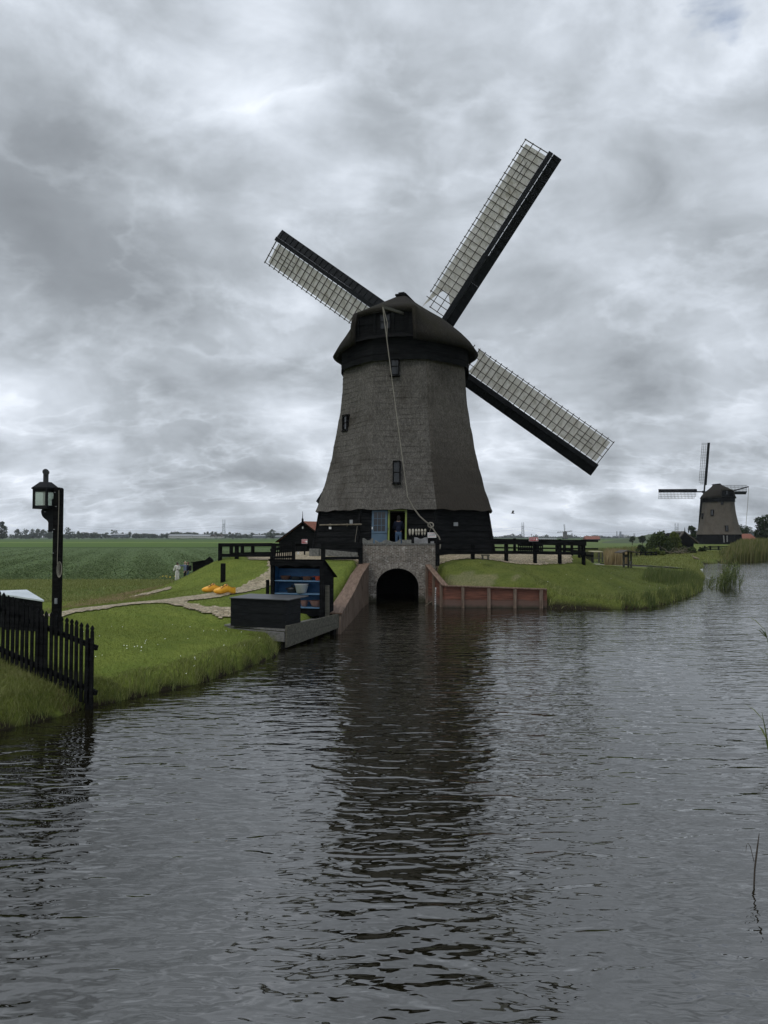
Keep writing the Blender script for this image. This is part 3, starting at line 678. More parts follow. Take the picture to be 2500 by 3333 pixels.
    def cp3(s_, w_, z_): return O + A * s_ + U * w_ + Vector((0, 0, z_))
    KX = [0, .149, .351, .541, .743, .878, 1]; KY = [0, .132, .298, .438, .636, .785, 1]
    ZR, Z0, RR = 14.15, 10.85, 4.08
    t0 = R(26); cols = []
    EK = [0, .3, .55, .80, 1]; ks = np.array([0, .12, .25, .4, .55, .68, .8, .9, 1.0])
    def reg(tt):
        rs, rw = -RR * math.cos(tt), RR * math.sin(tt)
        top = (max(-.7, min(1.9, rs * .45)), max(-.22, min(.22, rw * .1)))
        out = []
        for k in ks:
            zf = np.interp(k, KX, KY); out.append(np.array((top[0] + (rs - top[0]) * k, top[1] + (rw - top[1]) * k, ZR + (Z0 - ZR) * zf)))
        return out
    def edge(sg):
        E = np.array([(-.7, .20 * sg, ZR), (-2.15, .98 * sg, 13.28), (-3.42, 1.76 * sg, 12.50), (-3.60, 1.84 * sg, 11.8), (-3.67, 1.79 * sg, Z0)])
        return [np.array([np.interp(k, EK, E[:, q]) for q in range(3)]) for k in ks]
    tts = np.linspace(t0, 2 * math.pi - t0, 53 if near else 25)
    for tt in tts:
        sg = 1 if tt < math.pi else -1; off = (tt if sg > 0 else 2 * math.pi - tt) - t0
        bl = max(0, 1 - off / R(42)); bl = bl * bl * (3 - 2 * bl)
        cols.append([cp3(*(p * (1 - bl) + e * bl)) for p, e in zip(reg(tt), edge(sg))])
    cap = MB(); cap.grid([[c_[i] for c_ in cols] for i in range(len(ks))][::-1])
    # roof over the tail gable
    er = []
    for w in np.linspace(-1, 1, 13):
        e = edge(1 if w > 0 else -1); row = []
        for i in range(5):
            p = e[i]; arch = .16 * (1 - w * w) * (i / 4)
            row.append(cp3(p[0] - .05 * (1 - w * w) * i / 4, abs(p[1]) * w, p[2] + arch))
        er.append(row)
    cap.grid([[c_[i] for c_ in er[::-1]] for i in range(5)][::-1])
    cen = cp3(0, 0, 10.5)
    for i_, f_ in enumerate(cap.f):
        p_ = [cap.v[q] for q in f_]; nn_ = (p_[1] - p_[0]).cross(p_[2] - p_[0]) + (p_[2] - p_[0]).cross(p_[3] - p_[0])
        if nn_.dot(sum(p_, Vector()) / 4 - cen) < 0: cap.f[i_] = f_[::-1]
    cp_ = cap.build('thatched_cap', thatch_m[2], root, smooth=True)
    so_ = cp_.modifiers.new('thick', 'SOLIDIFY'); so_.thickness = .26; so_.offset = -1
    # underside of the eaves
    u = MB(); n = 40
    u.grid([[O + Vector((math.cos(2 * math.pi * k / n) * r, math.sin(2 * math.pi * k / n) * r, z)) for k in range(n)] for r, z in [(3.5, 11.25), (3.86, 10.98)]], closed=True)
    u.build('eaves_soffit', 'black_rough', root)
    # ridge board
    rb_ = MB(); rb_.bar(cp3(-.85, 0, ZR + .03), cp3(2.0, 0, ZR + .06), .62, .10); rb_.bar(cp3(-.7, 0, ZR + .14), cp3(1.9, 0, ZR + .16), .34, .12)
    rb_.build('ridge_board', 'black_rough', root)
    # tail gable
    g = MB(); gs = -3.18
    def slab(w0, w1, z0, z1, s0, s1, mb): mb.hexa([cp3(s1, w0, z0), cp3(s1, w1, z0), cp3(s0, w1, z0), cp3(s0, w0, z0)], [cp3(s1, w0, z1), cp3(s1, w1, z1), cp3(s0, w1, z1), cp3(s0, w0, z1)])
    nb = 14
    for i in range(nb):
        w0 = -1.72 + 3.44 * i / nb; slab(w0 + .006, w0 + 3.44 / nb - .006, 10.95, 12.55, gs, gs - .03 - .012 * (i % 2), g)
    for w in (-1.55, -.62, .42, 1.5): slab(w - .07, w + .07, 11.25, 12.5, gs - .045, gs - .11, g)
    slab(-1.55, -.62, 11.92, 11.99, gs - .045, gs - .10, g); slab(-1.76, 1.76, 11.05, 11.25, gs - .045, gs - .20, g); slab(.42, 1.5, 11.30, 11.36, gs - .045, gs - .12, g)
    ga = g.build('tail_gable', 'black_boards', root)
    fr = MB(); wc, zc_ = -.05 + .03, 11.98
    x0, x1, y0, y1 = -.26, .20, 11.62, 12.30
    for a, bb in [((x0 - .05, x1 + .05), (y0 - .05, y0)), ((x0 - .05, x1 + .05), (y1, y1 + .05)), ((x0 - .05, x0), (y0, y1)), ((x1, x1 + .05), (y0, y1)), ((-.05, -.01), (y0, y1)), ((x0, x1), (11.92, 12.02))]:
        slab(a[0], a[1], bb[0], bb[1], gs - .045, gs - .095, fr)
    wi = fr.build('window', 'black_paint', root)
    gl = MB(); slab(x0, x1, y0, y1, gs - .05, gs - .065, gl); gl.build('pane', 'window_glass', wi)
    # windshaft and hub
    hs, hz = hub; tl = R(tilt)
    Nn = (A * math.cos(tl) + Vector((0, 0, math.sin(tl)))).normalized(); Vv = (-A * math.sin(tl) + Vector((0, 0, math.cos(tl)))).normalized()
    HC = O + A * hs + Vector((0, 0, hz))
    sh = MB(); sh.tube([HC - Nn * 3.6, HC + Nn * .45], .27, 10); sh.build('windshaft', 'black_rough', root)
    # sails: local frame x = across (towards the lattice), y = along the sail, z = away from the mill
    sails = []
    for q in range(4):
        an = R(sail_a) + q * math.pi / 2
        d = U * math.sin(an) + Vv * math.cos(an); a = Nn.cross(d) * 1.0   # lattice side
        side = (-(U * math.cos(an) - Vv * math.sin(an)))
        Mx = Matrix((side, d, side.cross(d))).transposed(); zsgn = 1 if side.cross(d).dot(Nn) > 0 else -1
        zo = (.16 if q % 2 else -.16)
        def loc_(x, y, z, Mx=Mx, zsgn=zsgn, zo=zo): return HC + Mx @ Vector((x, y, z * zsgn)) + Nn * zo
        def lb(mb, x0, x1, y0, y1, z0, z1):
            mb.hexa([loc_(x0, y0, z0), loc_(x1, y0, z0), loc_(x1, y0, z1), loc_(x0, y0, z1)], [loc_(x0, y1, z0), loc_(x1, y1, z0), loc_(x1, y1, z1), loc_(x0, y1, z1)])
        la = MB(); nb = 27; ys = np.linspace(2.05, L - .10, nb); bw = .024 if near else .032
        WL = 1.62
        for i, y in enumerate(ys): lb(la, .05, (WL + .08) if i not in (0,) else 1.2, y - bw, y + bw, -.03, .03)
        for k_, x in enumerate((WL * .36, WL * .69, WL)): lb(la, x - bw * .9, x + bw * .9, (2.0 if k_ < 2 else ys[2] - .1), L - .06, -.065, -.031)
        if near: lb(la, WL * .52 - .02, WL * .52 + .02, L - 2.1, L - 1.0, -.065, -.031)
        sl = la.build('sail', 'lattice_wood', root)
        s_ = MB(); lb(s_, -.19, .10, -.3, L * .5, -.10, .14); lb(s_, -.17, .085, L * .5, L + .02, -.08, .10)
        s_.build('stock', 'sail_black', sl)
        wb = MB()
        xs0 = -.215 if q == 0 else -.18
        for y0, y1 in [(1.7, L * .36), (L * .36 + .003, L * .69), (L * .69 + .003, L + .03)]:
            wb.hexa([loc_(xs0, y0, .02), loc_(-.72, y0, .20), loc_(-.72, y0, .235), loc_(xs0, y0, .055)], [loc_(xs0, y1, .02), loc_(-.72, y1, .20), loc_(-.72, y1, .235), loc_(xs0, y1, .055)])
        if near:
            for y in np.arange(2.0, L - .1, .42):
                wb.hexa([loc_(-.20, y, -.03), loc_(-.72, y, .155), loc_(-.72, y, .199), loc_(-.20, y, .015)], [loc_(-.20, y + .05, -.03), loc_(-.72, y + .05, .155), loc_(-.72, y + .05, .199), loc_(-.20, y + .05, .015)])
        wb.build('wind_board', 'sail_black', sl)
        if cloth:
            rows = []; nxx = 14; nyy = 60
            for j in range(nyy + 1):
                row = []
                for i in range(nxx + 1):
                    fx = i / nxx; fy = j / nyy
                    x = .14 + (WL - .24) * fx
                    yb = 2.75 + (0.55 if q == 0 else .12) * math.sin(math.pi * fx) - 1.0 * max(0, fx - .55) / .45 * (1.0 if q == 0 else .25) + (.25 if q else 0)
                    x += (.10 * max(0, 1 - fy * 9) * (1 if fx > .5 else 0))
                    y = yb + (L - .26 - yb) * fy
                    edge_ = (1 - fx) ** 1.5
                    z = .055 + .018 * math.sin(y * 7.5 + x * 2) * fx + .03 * math.sin(x * 9 + 1.3 * math.sin(y * 1.7 + q)) * edge_ + .025 * abs(math.sin(math.pi * y / .42))
                    row.append(loc_(x, y, z))
                rows.append(row)
            cl = MB(); cl.grid(rows); cl.build('sail_cloth', 'sail_cloth', sl, smooth=True)
        sails.append(sl)
    root['_'] = 0; del root['_']
    # small windows in the thatch: (facet angle index, u offset, z0, z1, width)
    def facet(k, u, z, dr):
        a = k * math.pi / 4; n = Vector((math.cos(fang + a), math.sin(fang + a), 0)); tt = Vector((-n.y, n.x, 0))
        return O + n * (prof(z) * .924 + dr) + tt * u + Vector((0, 0, z)), n, tt
    for (k, u, z0, z1, w) in (rd or []):
        pz, n, tt = facet(k, u, z0, .14 if k == 0 or not near else .055); zt = Vector((0, 0, 1)); pb = Vector((pz.x, pz.y, O.z + z0))
        fr = MB()
        def bx(u0, u1, v0, v1, d0, d1, mb):
            q = [pb + tt * uu + n * dd + zt * vv for vv in (v0, v1) for uu, dd in ((u0, d1), (u1, d1), (u1, d0), (u0, d0))]; mb.hexa(q[:4], q[4:])
        h_ = z1 - z0; e = .055 * (w / .42)
        for a_, b_ in [((-w / 2, w / 2), (0, e)), ((-w / 2, w / 2), (h_ - e * 1.6, h_)), ((-w / 2, -w / 2 + e), (e, h_ - e * 1.6)), ((w / 2 - e, w / 2), (e, h_ - e * 1.6))]: bx(a_[0], a_[1], b_[0], b_[1], -.55, .03, fr)
        bx(-w / 2 - .03, w / 2 + .03, -.05, 0, -.3, .07, fr)
        if near: bx(-w / 2 + e, w / 2 - e, h_ * .46, h_ * .5, -.05, -.01, fr)
        wo_ = fr.build('window', 'black_rough', root)
        pn = MB(); bx(-w / 2 + e, w / 2 - e, e, h_ - e * 1.6, -.055, -.04, pn); pn.build('pane', 'window_glass', wo_)
    return root, pol, ring, cp3, facet

MC = Vector((1.20, 39.7, 2.30)); FANG = R(-96.7)
mill, mpol, mring, mcp3, mfacet = windmill('windmill', 'large thatched windmill with pale cloth on its sails, above the brick culvert', MC, FANG, R(20), 38, 12.7,
    rd=[(0, -.24, 9.05, 10.05, .46), (0, -.06, 3.42, 4.55, .38), (-1, -.62, 6.45, 7.30, .44)])
# facet-plane helpers for the front wall
FN = Vector((math.cos(FANG), math.sin(FANG), 0)); FT = Vector((-FN.y, FN.x, 0))      # FT: to the right in the picture
def fw(u, z, dr=0.0):      # on the sloping boarded front facet, z above the mill floor
    return MC + FN * (mring(z) * math.cos(math.pi / 8) + dr) + FT * u + Vector((0, 0, z))
def fslab(mb, u0, u1, z0, z1, d0, d1, mi=0):
    mb.hexa([fw(u0, z0, d1), fw(u1, z0, d1), fw(u1, z0, d0), fw(u0, z0, d0)], [fw(u0, z1, d1), fw(u1, z1, d1), fw(u1, z1, d0), fw(u0, z1, d0)], mi)
fr = MB(); fslab(fr, -.47, -.385, -.1, 2.10, -.1, .075); fslab(fr, .385, .47, -.1, 2.10, -.1, .075); fslab(fr, -.385, .385, 2.03, 2.10, -.1, .07)
fr.build('door_frame', 'green_paint', mill)
dl = MB(); fslab(dl, -1.27, -.50, -.05, .90, .06, .10); fslab(dl, -1.27, -1.17, .90, 2.06, .06, .10); fslab(dl, -.60, -.50, .90, 2.06, .06, .10); fslab(dl, -1.17, -.60, .90, 1.02, .06, .10); fslab(dl, -1.17, -.60, 1.98, 2.06, .06, .10)
for u in (-.985, -.79): fslab(dl, u - .012, u + .012, 1.02, 1.98, .065, .095)
for z in (1.32, 1.65): fslab(dl, -1.17, -.60, z - .012, z + .012, .066, .094)
fslab(dl, -1.15, -.62, .2, .8, .10, .112); fslab(dl, -1.25, -.52, .93, .97, .10, .13)
do = dl.build('door', 'door_blue', mill)
gl = MB(); fslab(gl, -1.17, -.60, 1.02, 1.98, .07, .08); gl.build('pane', 'window_glass', do)
hd = MB(); fslab(hd, -1.255, -1.215, 1.12, 1.24, .10, .14); hd.build('handle', 'white_paint', do)
for z in (.3, 1.1, 1.9): dg = MB(); fslab(dg, -.50, -.44, z, z + .09, .085, .115); dg.build('hinge', 'iron_black', do)
# brake beam and rope
bb = MB(); e0 = mcp3(-3.2, .95, 12.30); e1 = at(1246, 999, 34.2); bb.bar(e0, e1, .10, .13); bb.build('brake_beam', 'weathered_wood', mill)
rp = MB(); top = e1 + Vector((0, 0, -.02))
p1 = at(1327, 1618, 34.35); pts = [top.lerp(p1, i / 14) + Vector((0, 0, -.10 * math.sin(math.pi * i / 14))) for i in range(15)]
for px, py, Y in [(1345, 1652, 34.5), (1366, 1680, 34.6), (1388, 1700, 34.72), (1399, 1706, 34.8)]: pts.append(at(px, py, Y))
for k in range(11):
    a = k / 10 * 2.1 * math.pi + 1.2; pts.append(at(1402 + 9 * math.cos(a), 1709 + 8 * math.sin(a), 34.74 - .02 * k))
for px, py, Y in [(1410, 1722, 34.6), (1420, 1737, 34.6), (1429, 1748, 34.6), (1434, 1762, 34.6), (1433, 1778, 34.6), (1431, 1787, 34.6)]: pts.append(at(px, py, Y))
rp.tube(pts, [.022] * 15 + [.034] * (len(pts) - 15), 6)
rp.tube([top + Vector((.02, 0, 0)), top.lerp(p1, .08) + Vector((.12, 0, 0)), top.lerp(p1, .16)], .02, 5)
rp.build('brake_rope', 'rope', mill)
# grey plates on the boards
pl = MB(); fN1 = 1
def side_slab(mb, k, px0, py0, px1, py1, dr=.05, th=.012):
    a = FANG + k * math.pi / 4; n = Vector((math.cos(a), math.sin(a), 0)); P0 = MC + n * (5.03 * .924 + dr)
    q = [onplane(x, y, P0, n) for x, y in ((px0, py1), (px1, py1), (px1, py0), (px0, py0))]
    mb.hexa([q[0], q[1], q[1] - n * th, q[0] - n * th], [q[3], q[2], q[2] - n * th, q[3] - n * th])
for k, r in [(-1, (1138, 1692, 1148, 1704)), (1, (1477, 1700, 1491, 1712))]:
    q = MB(); side_slab(q, k, *r); q.build('metal_plate', 'grey_metal', mill)
a_ = FANG - math.pi / 4; n_ = Vector((math.cos(a_), math.sin(a_), 0)); P_ = MC + n_ * (5.03 * .924 + .12)
q = MB(); q.tube([onplane(1041, 1709, P_, n_), onplane(1176, 1706.5, P_, n_)], .035, 8)
for px in (1075, 1130): q.bar(onplane(px, 1704, P_ - n_ * .05, n_), onplane(px, 1713, P_ - n_ * .05, n_), .06, .12)
single(q, 'wooden_pole', 'dead_branch', 'long pale pole hung on the black boards left of the blue door', 'pole', onplane(1041, 1709, P_, n_))
q = MB(); side_slab(q, -1, 1070.5, 1715, 1078, 1722, .08); single(q, 'paper_notice', 'white_paint', 'tiny white notice hanging below the pale pole on the mill wall', 'notice', onplane(1074, 1718, P_, n_))
q = MB(); q.tube([onplane(1163, 1712, P_, n_), onplane(1160, 1735, P_, n_), onplane(1157, 1750, P_, n_), onplane(1156, 1768, P_, n_)], .012, 6)
single(q, 'cord', 'rope', 'thin cord hanging down the black wall left of the blue door', 'cord', onplane(1163, 1712, P_, n_))
# clogs hung by the door
def wall_clog(u, z, rot, i):
    prf = []
    for a in np.linspace(0, 2 * math.pi, 22, endpoint=False):
        x = .062 * math.cos(a) * (1.0 + .22 * math.sin(a) - .12 * math.cos(2 * a)); y = .165 * math.sin(a); prf.append((x, y))
    m = MB(); o = fw(u, z, .05); c, s = math.cos(rot), math.sin(rot); ex = FT * c + Vector((0, 0, s)); ey = Vector((0, 0, c)) - FT * s
    rings = []
    for d, k in [(0, .86), (.03, 1.0), (.07, .97), (.095, .7)]:
        rings.append([o + ex * x * k + ey * y * k + FN * d for x, y in prf])
    m.grid(rings, closed=True); nn = len(prf); m.add(rings[-1], [tuple(range(nn))])
    if i >= 2: m.add([o + ex * x + ey * y + FN * d for x, y, d in [(-.06, -.005, .103), (.06, -.005, .103), (.062, .03, .10), (-.062, .03, .10)]], [(0, 1, 2, 3)], 1)
    lab = ['bare pale clog sole nearest the green door frame', 'bare pale clog sole, second from the green door frame', 'strapped clog sole, third in the row by the door', 'strapped clog sole, fourth in the row by the door', 'strapped clog sole, second from the white notice', 'strapped clog sole nearest the white notice'][i]
    ob = single(m, 'wooden_clog', ['clog_wood', 'bark'], lab, 'clog', o, 'clogs hung in a row on the mill wall', True)
for i, (px, rot) in enumerate([(1334, .04), (1344, -.03), (1355, .05), (1363.5, -.02), (1374, .08), (1383.5, -.08)]):
    d_ = raydir(px, 1732); P0 = fw(0, .9, .05); pt = onplane(px, 1732, P0, FN); wall_clog((pt - MC).dot(FT), pt.z - MC.z, rot, i)
# white house-rules notice
P0 = fw(0, .7, .16); q = MB(); c4 = [onplane(x, y, P0, FN) for x, y in ((1392, 1750), (1420, 1750), (1420, 1733), (1392, 1733))]
q.hexa([c4[0], c4[1], c4[1] - FN * .02, c4[0] - FN * .02], [c4[3], c4[2], c4[2] - FN * .02, c4[3] - FN * .02])
for r_ in range(4):
    z_ = c4[3].lerp(c4[0], .2 + .2 * r_); e_ = c4[2].lerp(c4[1], .2 + .2 * r_)
    x = .08
    while x < .9:
        w = random.uniform(.06, .16); a = z_.lerp(e_, x) + FN * .003; b_ = z_.lerp(e_, min(.94, x + w)) + FN * .003
        q.add([a, b_, b_ + Vector((0, 0, .022)), a + Vector((0, 0, .022))], [(0, 1, 2, 3)], 1 if r_ in (0, 3) else 2); x += w + .035
single(q, 'notice_board', ['white_paint', 'red_sign', 'black_paint'], 'small white notice with four lines of print, hanging under the rope knot', 'notice', c4[0])
q = MB(); q.tube([onplane(1398, 1732, P0, FN), onplane(1403, 1716, P0, FN)], .01, 5); q.tube([onplane(1418, 1733, P0, FN), onplane(1409, 1716, P0, FN)], .01, 5)
single(q, 'string', 'rope', 'thin string from which the white notice hangs', 'string', onplane(1403, 1716, P0, FN))

# ------------------------------------------------------------------ brick culvert
YW = 33.3; X0, X1 = -1.02, 2.40; ZT = 2.70
ax0, ax1, zsp, ztop = -.36, 1.62, .72, 1.58; acx = (ax0 + ax1) / 2; ahw = (ax1 - ax0) / 2
arc = [(acx + ahw * math.cos(a), zsp + (ztop - zsp) * math.sin(a)) for a in np.linspace(0, math.pi, 25)]
CUL = thing('brick_culvert', 'weathered brick culvert wall with a round arch over the water, below the mill door', 'culvert', (acx, YW, 0))
m = MB()
def wallface(y, flip):
    vs = []; fs = []
    outl = [(ax1, -.6)] + arc + [(ax0, -.6)]
    top = [(X1, -.6), (X1, ZT)] ; n = len(outl)
    # fan of quads between the opening outline and the outer rectangle
    outer = []
    for (x, z) in outl:
        if z < zsp and x > acx: outer.append((X1, z))
        elif z < zsp: outer.append((X0, z))
        else:
            a = math.atan2((z - zsp) / (ztop - zsp), (x - acx) / ahw)
            if a < math.pi * .28: outer.append((X1, zsp + (ZT - zsp) * a / (math.pi * .28)))
            elif a > math.pi * .72: outer.append((X0, zsp + (ZT - zsp) * (math.pi - a) / (math.pi * .28)))
            else: outer.append((X1 + (X0 - X1) * (a - math.pi * .28) / (math.pi * .44), ZT))
    if True:
        tp = [i for i in range(n) if outl[i][1] >= zsp]
        an = {i: math.atan2((outl[i][1] - zsp) / (ztop - zsp), (outl[i][0] - acx) / ahw) for i in tp}
        outer[min(tp, key=lambda i: abs(an[i] - .28 * math.pi))] = (X1, ZT); outer[min(tp, key=lambda i: abs(an[i] - .72 * math.pi))] = (X0, ZT)
    vs = [Vector((x, y, z)) for x, z in outl] + [Vector((x, y, z)) for x, z in outer]
    for i in range(n - 1): fs.append((i, n + i, n + i + 1, i + 1) if not flip else (i + 1, n + i + 1, n + i, i))
    k = [i for i in range(n - 1)]
    # corners
    return vs, fs
vs, fs = wallface(YW, False); m.add(vs, fs); vs, fs = wallface(YW + .45, True); m.add(vs, fs)
for (xa, za, xb, zb) in [(X0, -.6, X0, ZT), (X0, ZT, X1, ZT), (X1, ZT, X1, -.6)]:
    m.add([(xa, YW, za), (xb, YW, zb), (xb, YW + .45, zb), (xa, YW + .45, za)], [(0, 1, 2, 3)])
m.build('wall', 'brick', CUL)
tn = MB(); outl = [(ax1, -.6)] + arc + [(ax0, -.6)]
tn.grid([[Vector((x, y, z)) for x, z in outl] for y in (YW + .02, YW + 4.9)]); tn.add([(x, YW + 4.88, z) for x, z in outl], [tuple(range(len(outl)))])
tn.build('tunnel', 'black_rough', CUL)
ar = MB(); NA = 34
for i in range(NA):
    a0 = math.pi * i / NA + .008; a1 = math.pi * (i + 1) / NA - .008; k = random.uniform(-.004, .006)
    p = lambda a, e: (acx + (ahw + e) * math.cos(a), zsp + (ztop - zsp + e) * math.sin(a))
    q = [p(a0, -.004), p(a0, .30), p(a1, .30), p(a1, -.004)]
    ar.hexa([(x, YW - .012 - k, z) for x, z in q], [(x, YW + .1, z) for x, z in q])
ar.build('arch', 'arch_brick', CUL)
cp2 = MB(); cp2.box(((X0 + X1) / 2, YW + .22, ZT + .012), (X1 - X0 + .02, .50, .05)); cp2.build('coping', 'grey_stone', CUL)
ZC = ZT + .037
def stone(name, pxs, top, y0, dep, mat, lab, cat='stone'):
    """pxs: (px0, px1); top: py samples across the width"""
    a = at(pxs[0], 1770, y0).x; b = at(pxs[1], 1770, y0).x
    poly = [(a, ZC), (b, ZC)]
    n = len(top)
    for i in range(n - 1, -1, -1): poly.append((a + (b - a) * i / (n - 1), at(1300, top[i], y0).z))
    m = MB(); m.prism(poly, (0, y0 + dep, 0), (1, 0, 0), (0, 0, 1), dep)
    return bevel(single(m, name, mat, lab, cat, ((a + b) / 2, y0 + dep / 2, ZC), None), .008, 2)
stone('coping_stone', (1180, 1214.5), [1752, 1751.5, 1754, 1757.5, 1759, 1758.5, 1756, 1752.5, 1752], YW + .1, .22, 'grey_stone', 'pale stone with a scooped top, at the left end of the brick parapet')
stone('coping_stone', (1220, 1254.5), [1758, 1758, 1761, 1764, 1765, 1764.5, 1762, 1758.5, 1757.5], YW + .1, .22, 'grey_stone', 'short stone with a scooped top, standing under the blue door')
stone('coping_stone', (1255, 1304.5), [1757, 1757, 1759, 1762, 1764, 1764.5, 1763, 1758, 1753], YW + .1, .22, 'grey_stone', 'long stone with a scooped top, standing below the person in the doorway')
stone('stone_block', (1309, 1339), [1757, 1757], YW + .1, .26, 'grey_stone', 'plain square stone block below the right post of the green door frame')
stone('stone_slab', (1348.5, 1392.5), [1749, 1749, 1750, 1753, 1754, 1753, 1750, 1749, 1749], YW + .12, .10, 'pale_stone', 'pale grey notched slab standing at the right of the brick parapet')
stone('stone_block', (1402, 1413), [1762.5, 1762], YW + .1, .2, 'pale_stone', 'smallest stone lying at the right end of the brick parapet')
# long low stone trough left of the parapet
m = MB(); p0 = at(1006, 1786, 34.9); p1 = at(1038, 1786, 34.9)
m.box(((p0.x + p1.x) / 2, 35.1, 2.25), (p1.x - p0.x, .35, .42)); bevel(single(m, 'stone_block', 'grey_stone', 'low grey stone block on the paved yard, behind the black fence left of the culvert', 'stone', ((p0.x + p1.x) / 2, 35.1, 2.05)), .02)
m = MB(); p0 = at(1040, 1790, 35.0); p1 = at(1165, 1798, 35.0); m.hexa([(p0.x, 35.0, 2.0), (p1.x, 34.75, 2.0), (p1.x, 35.0, 2.0), (p0.x, 35.25, 2.0)], [(p0.x, 35.0, 2.44), (p1.x, 34.75, 2.27), (p1.x, 35.0, 2.27), (p0.x, 35.25, 2.44)])
bevel(single(m, 'stone_kerb', 'grey_stone', 'long sloping grey stone kerb along the foot of the black mill wall, left', 'kerb', ((p0.x + p1.x) / 2, 35.0, 2.0)), .01)

# ------------------------------------------------------------------ timber retaining walls
def retaining(name, label, path, capw, loc, post_step, pw=.13, capmat='red_wood_cap', front=-1, cap_off=.08, hpost=.0, boards='red_wood', zb=-.7):
    """path: (x, y, ztop) list; boards hang below the path, posts stand in front (towards the water)"""
    T = thing(name, label, 'retaining wall', loc)
    P = [Vector(p) for p in path]
    bd = MB(); rows = 3
    for i in range(len(P) - 1):
        a, b = P[i], P[i + 1]; d = (b - a); dh = Vector((d.x, d.y, 0)).normalized(); n = Vector((dh.y, -dh.x, 0)) * front
        for r in range(rows):
            f0, f1 = r / rows, (r + 1) / rows
            za0 = zb + (a.z - zb) * f0 + .004; za1 = zb + (a.z - zb) * f1 - .004; zb0 = zb + (b.z - zb) * f0 + .004; zb1 = zb + (b.z - zb) * f1 - .004
            o = n * (.012 * (r % 2))
            bd.hexa([Vector((a.x, a.y, za0)) + o, Vector((b.x, b.y, zb0)) + o, Vector((b.x, b.y, zb0)) - n * .06 + o, Vector((a.x, a.y, za0)) - n * .06 + o], [Vector((a.x, a.y, za1)) + o, Vector((b.x, b.y, zb1)) + o, Vector((b.x, b.y, zb1)) - n * .06 + o, Vector((a.x, a.y, za1)) - n * .06 + o])
    bd.build('boards', boards, T)
    Ls = [0]
    for i in range(len(P) - 1): Ls.append(Ls[-1] + (P[i + 1] - P[i]).length)
    s = .12
    while s < Ls[-1]:
        i = max(k for k in range(len(P) - 1) if Ls[k] <= s); f = (s - Ls[i]) / (Ls[i + 1] - Ls[i]); p = P[i].lerp(P[i + 1], f)
        d = P[i + 1] - P[i]; dh = Vector((d.x, d.y, 0)).normalized(); n = Vector((dh.y, -dh.x, 0)) * front
        w = pw * random.uniform(.85, 1.1); q = MB(); tz = p.z - .02 - hpost
        sl = d.z / max(.01, math.hypot(d.x, d.y)) * w / 2
        b0 = p + n * .016; 
        q.hexa([Vector((*(b0 - dh * w / 2).xy, zb)), Vector((*(b0 + dh * w / 2).xy, zb)), Vector((*(b0 + dh * w / 2 + n * .09).xy, zb)), Vector((*(b0 - dh * w / 2 + n * .09).xy, zb))],
               [Vector((*(b0 - dh * w / 2).xy, tz - sl)), Vector((*(b0 + dh * w / 2).xy, tz + sl)), Vector((*(b0 + dh * w / 2 + n * .09).xy, tz + sl)), Vector((*(b0 - dh * w / 2 + n * .09).xy, tz - sl))])
        q.build('post', 'brown_wood', T); s += post_step
    for i in range(len(P) - 1):
        a, b = P[i], P[i + 1]; d = b - a; dh = Vector((d.x, d.y, 0)).normalized(); n = Vector((dh.y, -dh.x, 0)) * front
        q = MB(); up = Vector((0, 0, .045)); o0 = n * (cap_off + .06); o1 = -n * (capw - cap_off)
        a2 = a + dh * .004; b2 = b - dh * .004
        q.hexa([a2 + o0, b2 + o0, b2 + o1, a2 + o1], [a2 + o0 + up, b2 + o0 + up, b2 + o1 + up, a2 + o1 + up])
        q.build('cap_board', capmat, T)
    return T
retaining('retaining_wall', 'long timber retaining wall sloping down from the culvert to the black display cabinet', [(-1.46, 22.35, .62), (-1.22, 26.5, 1.02), (-1.06, 30.0, 1.42), (-.80, 33.2, 1.78)], .42, (-1.2, 28, 0), .46, .19, front=1, hpost=.03, boards='bark')
retaining('retaining_wall', 'low red-brown timber retaining wall with pale posts along the water right of the culvert', [(2.02, 33.2, 1.72), (2.62, 30.72, .92), (6.98, 30.52, .78)], .20, (4.5, 30.6, 0), 1.11, .14, front=1, cap_off=.05)
# gauge board
m = MB(); ga, gb = at(1417, 1969, 31.9), at(1419, 1912, 31.9)
m.bar(ga, gb, .07, .03, (0, 1, 0)); 
for i in range(9):
    p = ga.lerp(gb, .05 + i / 10); m.box(p + Vector((-.01, -.019, 0)), (.04, .006, .035), None, 1)
single(m, 'water_gauge', ['white_paint', 'black_paint'], 'narrow white water gauge with black marks on the timber wall right of the arch', 'gauge', ga)
m = MB(); m.tube([at(1384, 1972, 31.5), at(1398, 1962, 31.5), at(1406, 1957, 31.6)], .02, 6); single(m, 'stick', 'dead_branch', 'thin pale stick poking out of the water by the timber wall', 'stick', at(1384, 1972, 31.5))

